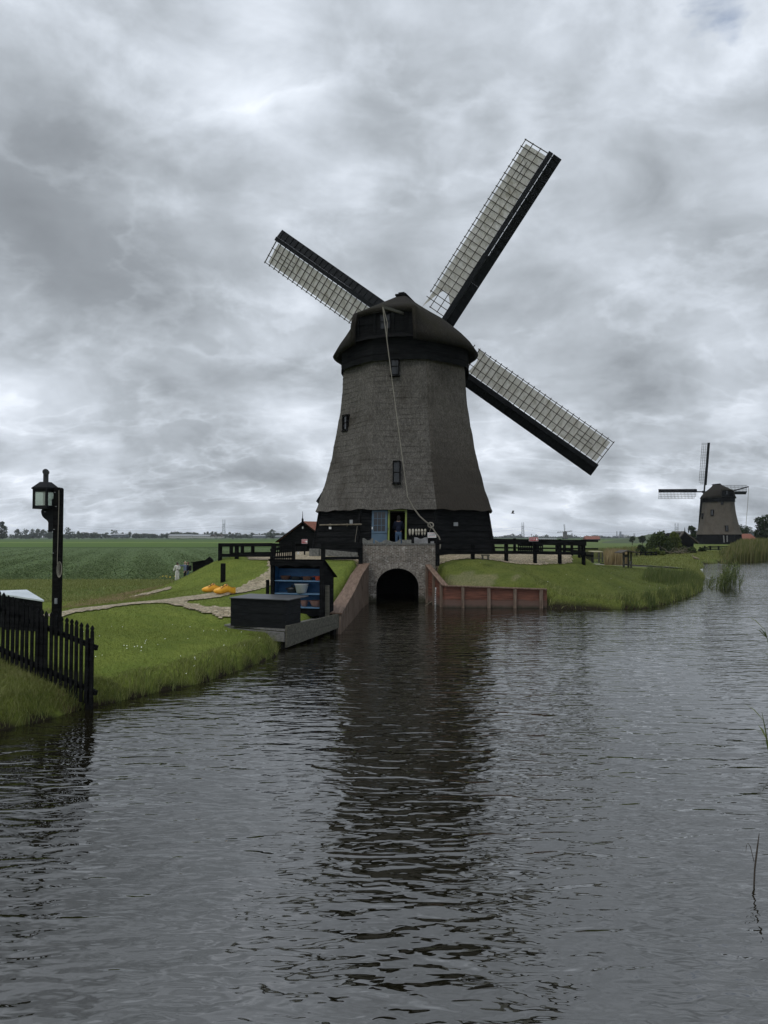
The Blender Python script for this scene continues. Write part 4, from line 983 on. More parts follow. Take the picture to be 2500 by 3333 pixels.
# ------------------------------------------------------------------ black rail fences
def fence(name, label, path, nposts, ph=.80, pw=.17, rails=((.70, .13), (.28, .15)), loc=None, group=None, rail_th=.06, front=True, ends=(0, 0), post_extra=.0, zfix=None, mat='black_boards', cat='fence'):
    P = [Vector(p) for p in path]
    T = thing(name, label, cat, loc or (P[0].x, P[0].y, gz(P[0].x, P[0].y)), group)
    tops = []
    for i in range(nposts):
        f = i / (nposts - 1); k = f * (len(P) - 1); j = min(int(k), len(P) - 2); p = P[j].lerp(P[j + 1], k - j)
        zb = gz(p.x, p.y); d = (P[j + 1] - P[j]).normalized(); an = math.atan2(d.y, d.x)
        zt = p.z if zfix else zb + ph
        if zfix: zb = max(zb, zt - ph - .12)
        m = MB(); m.box((p.x, p.y, (zb - .25 + zt + post_extra) / 2), (pw, .13, zt + post_extra - zb + .25), Matrix.Rotation(an, 3, 'Z')); bevel(m.build('post', mat, T), .012, 1)
        tops.append(Vector((p.x, p.y, zt)))
    for h, hh in rails:
        m = MB()
        for i in range(len(P) - 1):
            a, b = P[i], P[i + 1]; za = (a.z if zfix else gz(a.x, a.y) + ph) - ph + h; zb = (b.z if zfix else gz(b.x, b.y) + ph) - ph + h
            d = (b - a); dh = Vector((d.x, d.y, 0)).normalized(); n = Vector((dh.y, -dh.x, 0)) * (.095 if front else -.095)
            a = Vector((a.x, a.y, za)) + n - dh * ends[0]; b = Vector((b.x, b.y, zb)) + n + dh * ends[1]; m.bar(a, b, rail_th, hh)
        bevel(m.build('rail', mat, T), .008, 1)
    return T
def fpt(px, py, Y): p = at(px, py, Y); return (p.x, p.y, p.z)
fence('rail_fence', 'two-rail black fence along the top of the grass slope right of the culvert', [fpt(1424, 1757, 33.0), fpt(1700, 1759, 35.2), fpt(1899, 1764, 36.8)], 6, ph=.84, rails=((.74, .20), (.25, .16)), zfix=True, ends=(.1, .1))
fence('rail_fence', 'short two-rail black fence on the paved yard between the culvert and the picket gate', [fpt(1052, 1767, 33.0), fpt(1174, 1767, 33.0)], 2, ph=.80, rails=((.68, .30), (.10, .13)), zfix=True, pw=.2, ends=(.0, .05))
fence('rail_fence', 'two-rail black fence on top of the left mound, left of the picket gate', [fpt(717, 1769, 34.0), fpt(771, 1769, 33.9), fpt(890, 1768, 33.4)], 3, ph=.78, rails=((.71, .17), (.22, .15)), zfix=True, ends=(.05, .0))
fence('rail_fence', 'farther black rail fence beyond the yard on the left, seen through the nearer rails', [fpt(753, 1768, 36.5), fpt(823, 1768, 38.6), fpt(1002, 1768, 41.5)], 5, ph=.85, rails=((.76, .14), (.30, .14)), zfix=True)
fence('rail_fence', 'long thin-railed black fence behind the yard on the right, beyond the nearer fence', [fpt(1600, 1751, 43), fpt(1895, 1756, 43.9)], 5, ph=1.1, rails=((1.0, .12), (.52, .09)), zfix=True, pw=.15, ends=(.2, 1.0))
fence('rail_fence', 'short black rail fence side closing the yard on the right, running away from us', [fpt(1885, 1762, 37.6), fpt(1850, 1760, 41.0), fpt(1812, 1759, 43)], 4, ph=.9, rails=((.80, .12), (.35, .12)), zfix=True)
# palisade panel on the yard behind the right fence
T = thing('picket_fence', 'low black picket panel seen between the rails behind the STOP sign, right', 'fence', at(1720, 1800, 40))
m = MB(); m.bar(at(1685, 1774, 40), at(1768, 1776, 40), .05, .1); m.bar(at(1685, 1788, 40), at(1768, 1790, 40), .05, .1); m.build('rail', 'black_boards', T)
for i in range(14):
    px = 1688 + i * 6; m = MB(); m.bar(at(px, 1804, 39.95), at(px, 1757 + (i % 2), 39.95), .06, .03, (0, 1, 0)); m.build('picket', 'black_boards', T)
# picket gate behind the cabinet
T = thing('picket_gate', 'leaning black picket gate standing open just behind the black cabinet', 'gate', at(918, 1822, 31.0))
for i in range(11):
    f = i / 10; px = 881 + 70 * f; a = at(px - 1, 1826, 31.3 - .9 * (1 - f) * .6); b = at(px + 4 * (1 - f) + 1, 1776 - 10 * f, 31.3 - .9 * (1 - f) * .6); m = MB(); m.bar(a, b, .055, .025, (0, 1, 0)); m.build('picket', 'black_boards', T)
m = MB(); m.bar(at(880, 1790, 30.9), at(957, 1780, 31.4), .05, .10); m.bar(at(880, 1815, 30.9), at(957, 1812, 31.4), .05, .10); m.build('rail', 'black_boards', T)
for px in (956,): m = MB(); p = at(px, 1764, 31.4); m.box((p.x, p.y, (p.z + 1.6) / 2), (.14, .14, p.z - 1.6)); m.build('post', 'black_boards', T)
# small stool on the slope top
T = thing('footstool', 'tiny dark wooden stool on the grass edge below the right-hand fence', 'stool', (*at(1580, 1819, 32.9).xy, at(1580, 1819, 32.9).z))
p = at(1580, 1807, 32.9); m = MB(); m.box((p.x, p.y, p.z), (.38, .2, .05)); m.build('seat', 'weathered_wood', T)
for dx in (-.13, .13): m = MB(); m.box((p.x + dx, p.y, p.z - .12), (.07, .16, .19)); m.build('leg', 'weathered_wood', T)
# small white mill ornament
p = at(971, 1806, 36.0); T = thing('garden_ornament', 'tiny white windmill ornament on the yard beside the picket gate', 'ornament', p)
m = MB(); m.lathe([(.0, 0), (.045, 0), (.04, .05), (.03, .10), (.022, .125), (0, .14)], p, 10); m.build('body', 'white_paint', T)
m = MB()
for a in (45, 135, 225, 315): m.bar(p + Vector((0, -.05, .11)), p + Vector((.08 * math.cos(R(a)), -.05, .11 + .08 * math.sin(R(a)))), .02, .008, (0, 1, 0))
m.build('sails', 'white_paint', T)

# ------------------------------------------------------------------ STOP signs
def hand(c, s, mi, m):
    pts = [(-.26, -.5), (.22, -.5), (.36, -.1), (.5, .12), (.40, .2), (.24, .02), (.24, .42), (.13, .44), (.12, .1), (.08, .5), (-.03, .5), (-.04, .1), (-.10, .46), (-.2, .44), (-.18, .05), (-.26, .3), (-.35, .27), (-.32, -.2)]
    m.add([c + Vector((x * s, -.004, y * s)) for x, y in pts], [tuple(range(len(pts)))], mi)
def stop(px0, px1, py0, py1, Y, lab, postpy):
    a = at(px0, py1, Y); b = at(px1, py0, Y); w, h = b.x - a.x, b.z - a.z; c = (a + b) / 2
    T = thing('stop_sign', lab, 'sign', (c.x, Y, at(px0, postpy, Y).z))
    m = MB(); m.box((c.x, Y + .012, c.z), (w, .024, h), None, 1); m.box((c.x, Y + .008, c.z), (w * .95, .022, h * .88), None, 0)
    bo = m.build('board', ['red_sign', 'white_paint'], T)
    vs, fs = text_geo('STOP', 1.0); xs = [v.x for v in vs]; ys = [v.y for v in vs]; sx = w * .60 / (max(xs) - min(xs)); sy = h * .50 / (max(ys) - min(ys)); cx = (max(xs) + min(xs)) / 2; cy = (max(ys) + min(ys)) / 2
    m = MB(); m.add([Vector((c.x - w * .12 + (v.x - cx) * sx, Y - .008, c.z + (v.y - cy) * sy)) for v in vs], fs); m.build('lettering', 'white_paint', bo)
    m = MB(); hand(Vector((c.x + w * .325, Y - .004, c.z)), h * .55, 0, m); m.build('hand_symbol', 'white_paint', bo)
    m = MB(); zb = at(px0, postpy, Y).z; m.box((c.x, Y + .06, (zb + c.z) / 2), (.07, .06, c.z - zb)); m.build('post', 'black_boards', T)
stop(982, 1000.5, 1755, 1769.5, 35.5, 'small red STOP sign in front of the black barn, left of the mill', 1808)
stop(1722, 1752, 1748.5, 1761.5, 35.05, 'small red STOP sign on the fence right of the mill', 1800)

# ------------------------------------------------------------------ deck, chest, cabinet
dk = [onz(730, 2033, .52), onz(928, 2050, .52), onz(1096, 2010, .52)]
D0, D1, D2 = dk; D3 = D0 + (D2 - D1) * 1.05
DK = thing('wooden_deck', 'grey plank platform over the water edge carrying the black chest and cabinet', 'deck', (D1.x, D1.y, 0))
nbd = 14
e = (D2 - D1) / nbd
for i in range(nbd):
    a = D1 + e * i; b = D0 + (D3 - D0) / nbd * i; g = e * .94; g2 = (D3 - D0) / nbd * .94; z = random.uniform(-.004, .004)
    m = MB(); dn = Vector((0, 0, -.045)); up = Vector((0, 0, z)); m.hexa([b + dn, a + dn, a + g + dn, b + g2 + dn], [b + up, a + up, a + g + up, b + g2 + up]); m.build('plank', 'deck_wood', DK)
dd = (D2 - D1).normalized(); dn_ = Vector((dd.y, -dd.x, 0)); ld = (D1 - D0).normalized(); ln_ = Vector((ld.y, -ld.x, 0))
for (z0, z1, mat_) in [(.10, .355, 'weathered_wood'), (.36, .63, 'weathered_wood')]:
    m = MB(); a = D1.copy(); a.z = 0; b = D2 + dd * .1; b.z = 0; u0 = Vector((0, 0, z0 - .06)); u1 = Vector((0, 0, z1)); o = dn_ * .06; r0 = Vector((0, 0, z0 + .1 if z0 < .2 else z0))
    m.hexa([a + u0 if z0 < .2 else a + r0, b + r0, b + r0 + o, a + (u0 if z0 < .2 else r0) + o], [a + u1, b + u1, b + u1 + o, a + u1 + o]); bevel(m.build('fascia_board', mat_, DK), .006, 1)
m = MB(); a = D0.copy(); b = D1 - ld * .004; a.z = b.z = 0; o = ln_ * .05; m.hexa([a + Vector((0, 0, .20)), b + Vector((0, 0, .20)), b + Vector((0, 0, .20)) + o, a + Vector((0, 0, .20)) + o], [a + Vector((0, 0, .455)), b + Vector((0, 0, .455)), b + Vector((0, 0, .455)) + o, a + Vector((0, 0, .455)) + o]); m.build('fascia_board', 'deck_wood', DK)
for f in (.03, .5, .97):
    p = D1.lerp(D2, f) - dn_ * .08; m = MB(); m.box((p.x, p.y, -.2), (.14, .14, 1.2), Matrix.Rotation(math.atan2(dd.y, dd.x), 3, 'Z')); m.build('pile', 'black_rough', DK)

A_ = onz(750, 2037, .525); B_ = onz(932, 2047, .525); cx_ = (B_ - A_).normalized(); cy_ = Vector((-cx_.y, cx_.x, 0)); CW = (B_ - A_).length; CDp = .82; CH = .775
CHT = thing('storage_chest', 'big plain black wooden chest at the front of the deck', 'chest', A_)
def cb(mb, x0, x1, y0, y1, z0, z1, mi=0, O=None):
    O = O or A_; f = lambda x, y, z: O + cx_ * x + cy_ * y + Vector((0, 0, z))
    mb.hexa([f(x0, y0, z0), f(x1, y0, z0), f(x1, y1, z0), f(x0, y1, z0)], [f(x0, y0, z1), f(x1, y0, z1), f(x1, y1, z1), f(x0, y1, z1)], mi)
m = MB()
for i in range(4): cb(m, 0, CW, .004 * (i % 2), CDp, CH * i / 4 + .003, CH * (i + 1) / 4)
bevel(m.build('body', 'black_paint', CHT), .006, 1)
m = MB(); f = lambda x, y, z: A_ + cx_ * x + cy_ * y + Vector((0, 0, z)); m.hexa([f(-.02, -.05, CH), f(CW + .10, -.05, CH), f(CW + .24, CDp + .03, CH + .05), f(.10, CDp + .03, CH + .05)], [f(-.02, -.05, CH + .03), f(CW + .10, -.05, CH + .03), f(CW + .24, CDp + .03, CH + .08), f(.10, CDp + .03, CH + .08)])
bevel(m.build('lid', 'lid_sheen', CHT), .006, 1)

CO = Vector((-3.55, 22.25, .53)); kx = Vector((math.cos(R(-15)), math.sin(R(-15)), 0)); ky = Vector((-kx.y, kx.x, 0)); KW = 1.76; KD = .95
CB = thing('display_cabinet', 'open black cabinet with blue shelves holding old pots, at the back of the deck', 'cabinet', CO)
def kb(mb, x0, x1, y0, y1, z0, z1, mi=0, sl=0.0):
    g = lambda x, y, z: CO + kx * x + ky * y + Vector((0, 0, z))
    mb.hexa([g(x0, y0, z0), g(x1, y0, z0), g(x1, y1, z0), g(x0, y1, z0)], [g(x0, y0, z1), g(x1, y0, z1), g(x1, y1, z1 - sl), g(x0, y1, z1 - sl)], mi)
for x0, x1 in ((0, .11), (KW - .13, KW)): m = MB(); kb(m, x0, x1, 0, .10, -.02, 1.76); m.build('corner_post', 'black_boards', CB)
for x0, x1 in ((.0, .03), (KW - .03, KW)): m = MB(); kb(m, x0 + .002, x1 - .002, .10, KD, .05, 1.72, 0, .40); m.build('side_panel', 'black_boards', CB)
m = MB(); kb(m, .03, KW - .03, KD - .03, KD, .05, 1.40); m.build('back_panel', 'black_boards', CB)
m = MB(); kb(m, .04, KW - .04, KD - .42, KD - .40, .08, 1.68); kb(m, .04, .055, .11, KD - .42, .08, 1.68); kb(m, KW - .06, KW - .045, .11, KD - .42, .08, 1.68); kb(m, .06, KW - .06, .12, KD - .42, 1.64, 1.66); m.build('lining', 'blue_paint', CB)
SH = [.345, .765, 1.165]
for z in SH: m = MB(); kb(m, .055, KW - .06, .06, KD - .42, z - .03, z); m.build('shelf', 'shelf_blue', CB)
m = MB(); kb(m, .11, KW - .13, .1, .13, .08, .31); m.build('plinth', 'black_boards', CB)
m = MB(); vp = [(0, 1.78), (0, 1.60)]
for i in range(25):
    x = KW * i / 24; vp.append((x, 1.60 + .045 * (.5 + .5 * math.cos(2 * math.pi * i / 8)) - (.03 if i % 8 == 4 else 0)))
vp += [(KW, 1.60), (KW, 1.78)]
m.prism(vp[::-1], CO - ky * .03, kx, Vector((0, 0, 1)), .025); m.build('valance', 'black_boards', CB)
g = lambda x, y, z: CO + kx * x + ky * y + Vector((0, 0, z))
rfm = MB(); nr = 5
for i in range(nr):
    y0 = -.06 + (KD + .2) * i / nr; y1 = -.06 + (KD + .2) * (i + 1) / nr + .04; z0 = 1.80 - .56 * i / nr; z1 = 1.80 - .56 * (i + 1) / nr - .022
    rfm.hexa([g(-.05, y0, z0), g(KW + .06, y0, z0), g(KW + .06, y1, z1), g(-.05, y1, z1)], [g(-.05, y0, z0 + .03), g(KW + .06, y0, z0 + .03), g(KW + .06, y1, z1 + .03), g(-.05, y1, z1 + .03)])
bevel(rfm.build('roof', 'black_boards', CB), .004, 1)
def pot(name, label, x, shelf, r, h, mat, shape, cat, lid=False, hnd=True, y=.26, flare=1.0):
    c = g(x, y, SH[shelf] + .002); T = thing(name, label, cat, c)
    pr = {'bowl': [(0, 0), (.55, 0), (.70, .12), (.90, .6), (1.0, .95), (1.03, 1), (.97, 1), (.86, .6), (.62, .15), (0, .1)],
          'pan': [(0, 0), (.80, 0), (.88, .1), (.96, .9), (1.0, 1), (.94, 1), (.86, .15), (0, .1)],
          'bucket': [(0, 0), (.66, 0), (.67, .06), (.70, .06), (.95, .93), (1.03, .97), (1.03, 1.0), (.93, 1), (.68, .1), (0, .08)]}[shape]
    m = MB(); m.lathe([(a * r, b * h) for a, b in pr], c, 24); m.build('body', mat, T, smooth=True)
    if hnd:
        for s in (-1, 1):
            m = MB(); o = c + kx * (s * r * .97) + Vector((0, 0, h * .82)); m.tube([o - ky * .05, o + kx * s * .045 - ky * .035 + Vector((0, 0, .02)), o + kx * s * .045 + ky * .035 + Vector((0, 0, .02)), o + ky * .05], .010, 6); m.build('handle', mat if mat != 'white_enamel' else 'iron_black', T)
    if lid:
        m = MB(); m.lathe([(r * 1.0, h), (r * 1.0, h + .015), (r * .5, h + .05), (.02, h + .06), (.02, h + .085), (.03, h + .10), (0, h + .11)], c, 20); m.build('lid', mat, T, smooth=True)
    if shape == 'bucket':
        m = MB(); m.lathe([(r * .665, -.001), (r * .672, .05 * h), (r * .705, .055 * h)], c, 24); m.build('rim', 'iron_black', T)
pot('earthenware_bowl', 'wide brown earthenware bowl at the left of the top blue shelf', .40, 2, .165, .13, 'clay_brown', 'bowl', 'bowl', hnd=False)
pot('iron_pan', 'flat black iron pan on the top blue shelf, between two brown pots', .76, 2, .165, .105, 'iron_black', 'pan', 'pan')
pot('brown_pot', 'low brown pot with handles on the top blue shelf, right of the black pan', 1.13, 2, .155, .115, 'clay_brown', 'pan', 'pot')
pot('red_pot', 'bright red enamel pot at the right of the top blue shelf', 1.51, 2, .125, .13, 'red_enamel', 'pan', 'pot')
pot('casserole', 'dark lidded casserole beside the white bucket on the middle blue shelf', .62, 1, .165, .135, 'iron_black', 'pan', 'casserole', lid=True)
pot('enamel_bucket', 'white enamel bucket with a dark rim on the middle blue shelf', .97, 1, .225, .29, 'white_enamel', 'bucket', 'bucket', y=.18)
pot('earthenware_bowl', 'small reddish bowl half hidden by the chest lid on the bottom shelf', 1.03, 0, .12, .19, 'pink_clay', 'bowl', 'bowl', hnd=False)
pot('earthenware_bowl', 'large pinkish-brown bowl at the right of the bottom shelf', 1.44, 0, .215, .20, 'pink_clay', 'bowl', 'bowl', hnd=True)
for (px, py0, py1, Y, w, lab) in [(1064, 1906, 2013, 22.0, .155, 'rough dark mooring post beside the right side of the black cabinet'), (871, 1887, 1990, 22.6, .10, 'thin dark post tight against the left side of the black cabinet')]:
    a = at(px, py1, Y); b = at(px, py0, Y); m = MB(); m.box((a.x, Y, (a.z + b.z) / 2 - .2), (w, w, b.z - a.z + .4)); bevel(single(m, 'wooden_post', 'weathered_wood' if w > .12 else 'black_boards', lab, 'post', (a.x, Y, a.z)), .012)

# black post on the slope
a = at(726, 1893, 29.4); b = at(726, 1833.5, 29.4); m = MB(); m.box((a.x, a.y, (a.z + b.z) / 2 - .15), (.18, .16, b.z - a.z + .3)); bevel(single(m, 'wooden_post', 'black_rough', 'short black post standing alone on the grass slope above the yellow clogs', 'post', a), .012)
# black boarded wedge on the mound
YB = 47.0; pts = [(627, 1874), (627, 1832), (665, 1825), (681, 1812), (691, 1821), (692, 1836), (690, 1860)]
W3 = [at(x, y, YB) for x, y in pts]; m = MB(); m.prism([(p.x, p.z) for p in W3][::-1], (0, YB + .25, 0), (1, 0, 0), (0, 0, 1), .25); m.bar(W3[1] + Vector((-.03, -.03, .02)), W3[2] + Vector((0, -.03, .02)), .34, .05)
single(m, 'inlet_housing', 'black_boards', 'black boarded sluice housing with a small gable, half hidden by the mound', 'sluice housing', W3[0])
# giant yellow clogs
def big_clog(px, py, rz, L, lab):
    p = ground_hit(px, py); c = Vector((p.x, p.y, p.z + .035))
    T = thing('yellow_clog', lab, 'clog', c, 'giant yellow clogs on the brick path')
    ax = Vector((math.cos(rz), math.sin(rz), 0)); ay = Vector((-ax.y, ax.x, 0)); up = Vector((0, 0, 1))
    # stations along the clog, toe at -L/2: (s, halfwidth, bottom, top)
    st = [(-.5, .02, .14, .17), (-.47, .09, .07, .22), (-.40, .145, .03, .26), (-.28, .18, .005, .30), (-.14, .185, .0, .345), (-.02, .17, .02, .44), (.07, .155, .05, .47), (.14, .145, .06, .42)]
    m = MB(); rows = []; n = 16
    for s, hw, zb, zt in st:
        rows.append([c + ax * s * L + ay * (hw * L * math.copysign(abs(math.cos(a)) ** .8, math.cos(a))) + up * L * ((zb + zt) / 2 + (zt - zb) / 2 * math.copysign(abs(math.sin(a)) ** .85, math.sin(a))) for a in np.linspace(0, 2 * math.pi, n, endpoint=False)])
    m.grid(rows, closed=True)
    # heel: open tub
    hst = [(.14, .145, .06, .42), (.22, .145, .06, .34), (.30, .148, .02, .305), (.40, .14, .0, .30), (.47, .10, .01, .30), (.50, .03, .06, .29)]
    out = []; inn = []
    k = 9
    for s, hw, zb, zt in hst:
        o_ = []; i_ = []
        for a in np.linspace(0, math.pi, k):
            o_.append(c + ax * s * L + ay * (hw * L * math.cos(a)) + up * L * (zt - (zt - zb) * math.sin(a) ** .6)); i_.append(c + ax * (s * .96) * L + ay * (hw * .80 * L * math.cos(a)) + up * L * (zt - (zt - zb) * .8 * math.sin(a) ** .6))
        out.append(o_); inn.append(i_)
    m.grid(out); m.grid(inn, 1); 
    for a_, b_ in zip(range(len(out) - 1), range(1, len(out))):
        for q in (0, k - 1): m.add([out[a_][q], out[b_][q], inn[b_][q], inn[a_][q]], [(0, 1, 2, 3)])
    m.add(out[-1] + inn[-1][::-1], [tuple(range(2 * k))])
    b = m.build('body', ['yellow_paint', 'hair_brown'], T, smooth=True); sb = b.modifiers.new('s', 'SUBSURF'); sb.levels = 1; sb.render_levels = 1
    # painted panel on the instep
    m = MB(); rr = []
    def surf(s, a, e=.004):
        i = np.interp(s, [q[0] for q in st], range(len(st))); hw = np.interp(s, [q[0] for q in st], [q[1] for q in st]); zb = np.interp(s, [q[0] for q in st], [q[2] for q in st]); zt = np.interp(s, [q[0] for q in st], [q[3] for q in st])
        return c + ax * s * L + ay * ((hw * L + e) * math.copysign(abs(math.cos(a)) ** .8, math.cos(a))) + up * (L * ((zb + zt) / 2) + (L * (zt - zb) / 2 + e) * math.copysign(abs(math.sin(a)) ** .85, math.sin(a)))
    for lst in ([(-.16, .6), (-.02, .75), (.06, .8), (.06, 1.3), (.06, 1.9), (.06, 2.4), (-.02, 2.45), (-.16, 2.55), (-.19, 1.9), (-.19, 1.2), (-.16, .6)],
                [(-.10, 1.0), (-.02, 1.1), (-.10, 1.35), (-.02, 1.45), (-.09, 1.7), (-.02, 1.8), (-.10, 2.1)], [(-.02, .45), (-.06, .3), (.04, .25)]):
        m.tube([surf(s, -a if False else a, .006) for s, a in lst], .009, 5)
    m.build('painted_lines', 'dark_line', T)
    m = MB(); m.grid([[surf(s, a, .009) for a in np.linspace(.6, 2.5, 9)] for s in (.055, .115)]); m.build('instep_band', 'clog_red', T, smooth=True)
big_clog(690, 1932, R(12), .74, 'giant yellow clog standing behind the other one on the brick path')
big_clog(731, 1937.5, R(14), .78, 'giant yellow clog nearest the black cabinet, with its open heel in view')

# ------------------------------------------------------------------ lamp post
LY = 16.0; pb = at(190, 1747, LY); zg = gz(pb.x, LY)
LP = thing('lamp_post', 'tall black wooden post carrying an old square lantern, behind the picket fence', 'lamp post', (pb.x, LY, zg))
def lz(py): return at(190, py, LY).z
def lx(px): return at(px, 1700, LY).x
m = MB(); x0, x1 = lx(177.5), lx(201.5); zt = lz(1587)
poly = [(x0, zg - .3), (x1, zg - .3), (x1, zt - .03), (x1 - .03, zt), (x0, zt)]; m.prism(poly, (0, LY + .08, 0), (1, 0, 0), (0, 0, 1), .16)
bevel(m.build('post', 'black_rough', LP), .008, 1)
m = MB(); prof_ = [(550, 2130), (640, 2130), (706, 2060), (706, 1140), (645, 1140), (645, 1370), (430, 1370), (335, 1490), (332, 1540), (345, 1600), (375, 1670), (420, 1720), (490, 1770), (530, 1810), (550, 1850)]
m.prism([(lx(100 + a / 9.217), lz(1500 + b / 9.217)) for a, b in prof_], (0, LY + .03, 0), (1, 0, 0), (0, 0, 1), .07)
m.build('bracket', 'black_paint', LP)
lc = Vector((lx(147.0), LY, 0)); hw = .165; Rz = Matrix.Rotation(R(-14), 3, 'Z')
zb_, ze, zr, zc2 = lz(1657), lz(1593), lz(1569), lz(1541)
def lbx(mb, x0, x1, y0, y1, z0, z1): mb.box(lc + Rz @ Vector(((x0 + x1) / 2, (y0 + y1) / 2, 0)) + Vector((0, 0, (z0 + z1) / 2)), (x1 - x0, y1 - y0, z1 - z0), Rz)
m = MB()
for sx in (-1, 1):
    for sy in (-1, 1): lbx(m, sx * hw - .022, sx * hw + .022, sy * hw - .022, sy * hw + .022, zb_, ze)
for s in (-1, 1):
    for z0, z1 in ((zb_, zb_ + .075), (ze - .06, ze)):
        lbx(m, -hw + .022, hw - .022, s * hw - .018, s * hw + .018, z0, z1); lbx(m, s * hw - .018, s * hw + .018, -hw + .022, hw - .022, z0, z1)
lbx(m, -hw, hw, -hw, hw, zb_ + .02, zb_ + .04)
fo = m.build('lantern', 'black_paint', LP)
for i, (sx, sy) in enumerate([(0, -1), (0, 1), (-1, 0), (1, 0)]):
    m = MB()
    if sx == 0: lbx(m, -hw + .024, hw - .024, sy * hw - .003, sy * hw + .003, zb_ + .076, ze - .061)
    else: lbx(m, sx * hw - .003, sx * hw + .003, -hw + .024, hw - .024, zb_ + .076, ze - .061)
    m.build('pane', 'lantern_glass', fo)
m = MB(); q = lambda h, z: [lc + Rz @ Vector((x * h, y * h, 0)) + Vector((0, 0, z)) for x, y in ((-1, -1), (1, -1), (1, 1), (-1, 1))]
m.hexa(q(hw + .04, ze), q(hw + .04, ze + .035)); m.hexa(q(hw + .035, ze + .036), q(.085, zr)); m.build('roof', 'black_paint', fo)
m = MB(); ct = lc + Vector((0, 0, zr - .01)); m.tube([ct, lc + Vector((.0, 0, zc2 + .02))], .056, 14)
hv = (Rz @ Vector((1, -1, 0))).normalized(); hp = lc + Vector((0, 0, zc2 + .03)); hv = Vector((.35, -.93, 0)); m.tube([hp - hv * .10, hp + hv * .10], .066, 16); m.build('chimney', 'iron_black', fo)
m = MB(); X = lx(196.5); m.tube([(X, LY - .095, lz(1597)), (X + .006, LY - .095, lz(1640)), (X, LY - .095, lz(1700)), (X - .01, LY - .095, lz(1835))], .007, 5)
for k in range(7):
    r_ = .05 + .012 * k; m.tube([(X + .06 + .02 * math.sin(a) * (1 + k * .3) , LY - .10 - .008 * k, lz(1834) - .13 - r_ * 1.0 - .145 * math.cos(a) * (1 + .04 * k) + r_) for a in np.linspace(0, 2 * math.pi, 14)], .006, 4)
m.build('cord', 'rope', LP)
m = MB()
for px, py in ((183, 1603), (187, 1649), (149, 1666), (182, 1723), (180, 1800)): m.box((lx(px), LY - (.085 if px > 160 else .05), lz(py)), (.03, .02, .014))
m.build('bracket_bolts', 'grey_metal', LP)
m = MB(); m.box((lx(193), LY - .10, lz(1955)), (.05, .04, .12)); m.build('switch_box', 'grey_metal', LP)

# ------------------------------------------------------------------ near picket fence
FA = Vector((-5.13, 12.58, 0)); FB = Vector((-7.25, 13.2, 0))
zbA, zbB = .10, .82; ztA, ztB = 1.50, 2.12
PF = thing('picket_fence', 'black picket fence stepping down the bank to the water, nearest of the fences', 'fence', (FA.x, FA.y, .1))
NP = 24
fd = (FB - FA) / 20.6; fdn = fd.normalized(); fn = Vector((fdn.y, -fdn.x, 0)); fn = fn if fn.y < 0 else -fn
for i in range(NP):
    f = i / 20.6 + rng.uniform(-.002, .002); p = FA.lerp(FB, f); zb = zbA + (zbB - zbA) * f - .02 + rng.uniform(-.02, .02); zt = ztA + (ztB - ztA) * f + rng.uniform(-.012, .012) - .05 * math.sin(math.pi * min(1, f)) ; w = .031
    ol = [(-w, zb), (w, zb), (w, zt - .115), (w - .010, zt - .10), (w - .010, zt - .085), (w + .002, zt - .065), (w, zt - .045), (0, zt), (-w, zt - .045), (-w - .002, zt - .065), (-w + .010, zt - .085), (-w + .010, zt - .10), (-w, zt - .115)]
    m = MB(); tl = rng.uniform(-.008, .008); m.prism([(x + tl * (z - zb), z) for x, z in ol], p + fn * .012, -fdn, Vector((0, 0, 1)), .024); m.build('picket', 'black_boards', PF)
for fz, off in ((.72, -.03), (.16, -.03)):
    a, b = FA.lerp(FB, -.03), FA.lerp(FB, NP / 20.6); za = zbA + (ztA - zbA) * fz; zb2 = zbB + (ztB - zbB) * fz; s = (zb2 - za)
    m = MB(); m.bar(Vector((a.x, a.y, za - s * .03)) - fn * .035, Vector((b.x, b.y, za + s * NP / 20.6)) - fn * .035, .05, .085); m.build('rail', 'black_boards', PF)
for f in (.06, .55, 1.06):
    p = FA.lerp(FB, f) - fn * .10; zz_ = zbA + (zbB - zbA) * f; m = MB(); m.box((p.x, p.y, zz_ + .40), (.10, .10, 1.4)); m.build('post', 'black_boards', PF)
# box with pale sloping lid
cnr = [onz(8, 1934, 1.66), onz(144, 1952, 1.60), onz(88, 1921, 1.78), onz(14, 1924, 1.80)]
IB = thing('lidded_box', 'black box with a pale grey sloping lid, behind the picket fence', 'box', (cnr[0].x, cnr[0].y, .9))
a, b, c, d = at(4, 1932, 16.6), at(144, 1953, 16.3), at(88, 1919, 17.5), at(-6, 1922, 17.5)
m = MB(); dn = Vector((0, 0, -.045)); m.hexa([a + dn, b + dn, c + dn, d + dn], [a, b, c, d]); bevel(m.build('lid', 'table_top', IB), .006, 1)
m = MB(); ins = lambda v: Vector((v.x * .985 - .12, v.y, 0)); A1, B1, C1, D1_ = [Vector((v.x + dx, v.y + dy, 0)) for v, dx, dy in ((a, .05, .06), (b, -.06, .05), (c, -.05, -.06), (d, .05, -.06))]
m.hexa([Vector((v.x, v.y, .6)) for v in (A1, B1, C1, D1_)], [Vector((v.x, v.y, w.z - .046)) for v, w in ((A1, a), (B1, b), (C1, c), (D1_, d))]); m.build('body', 'black_boards', IB)

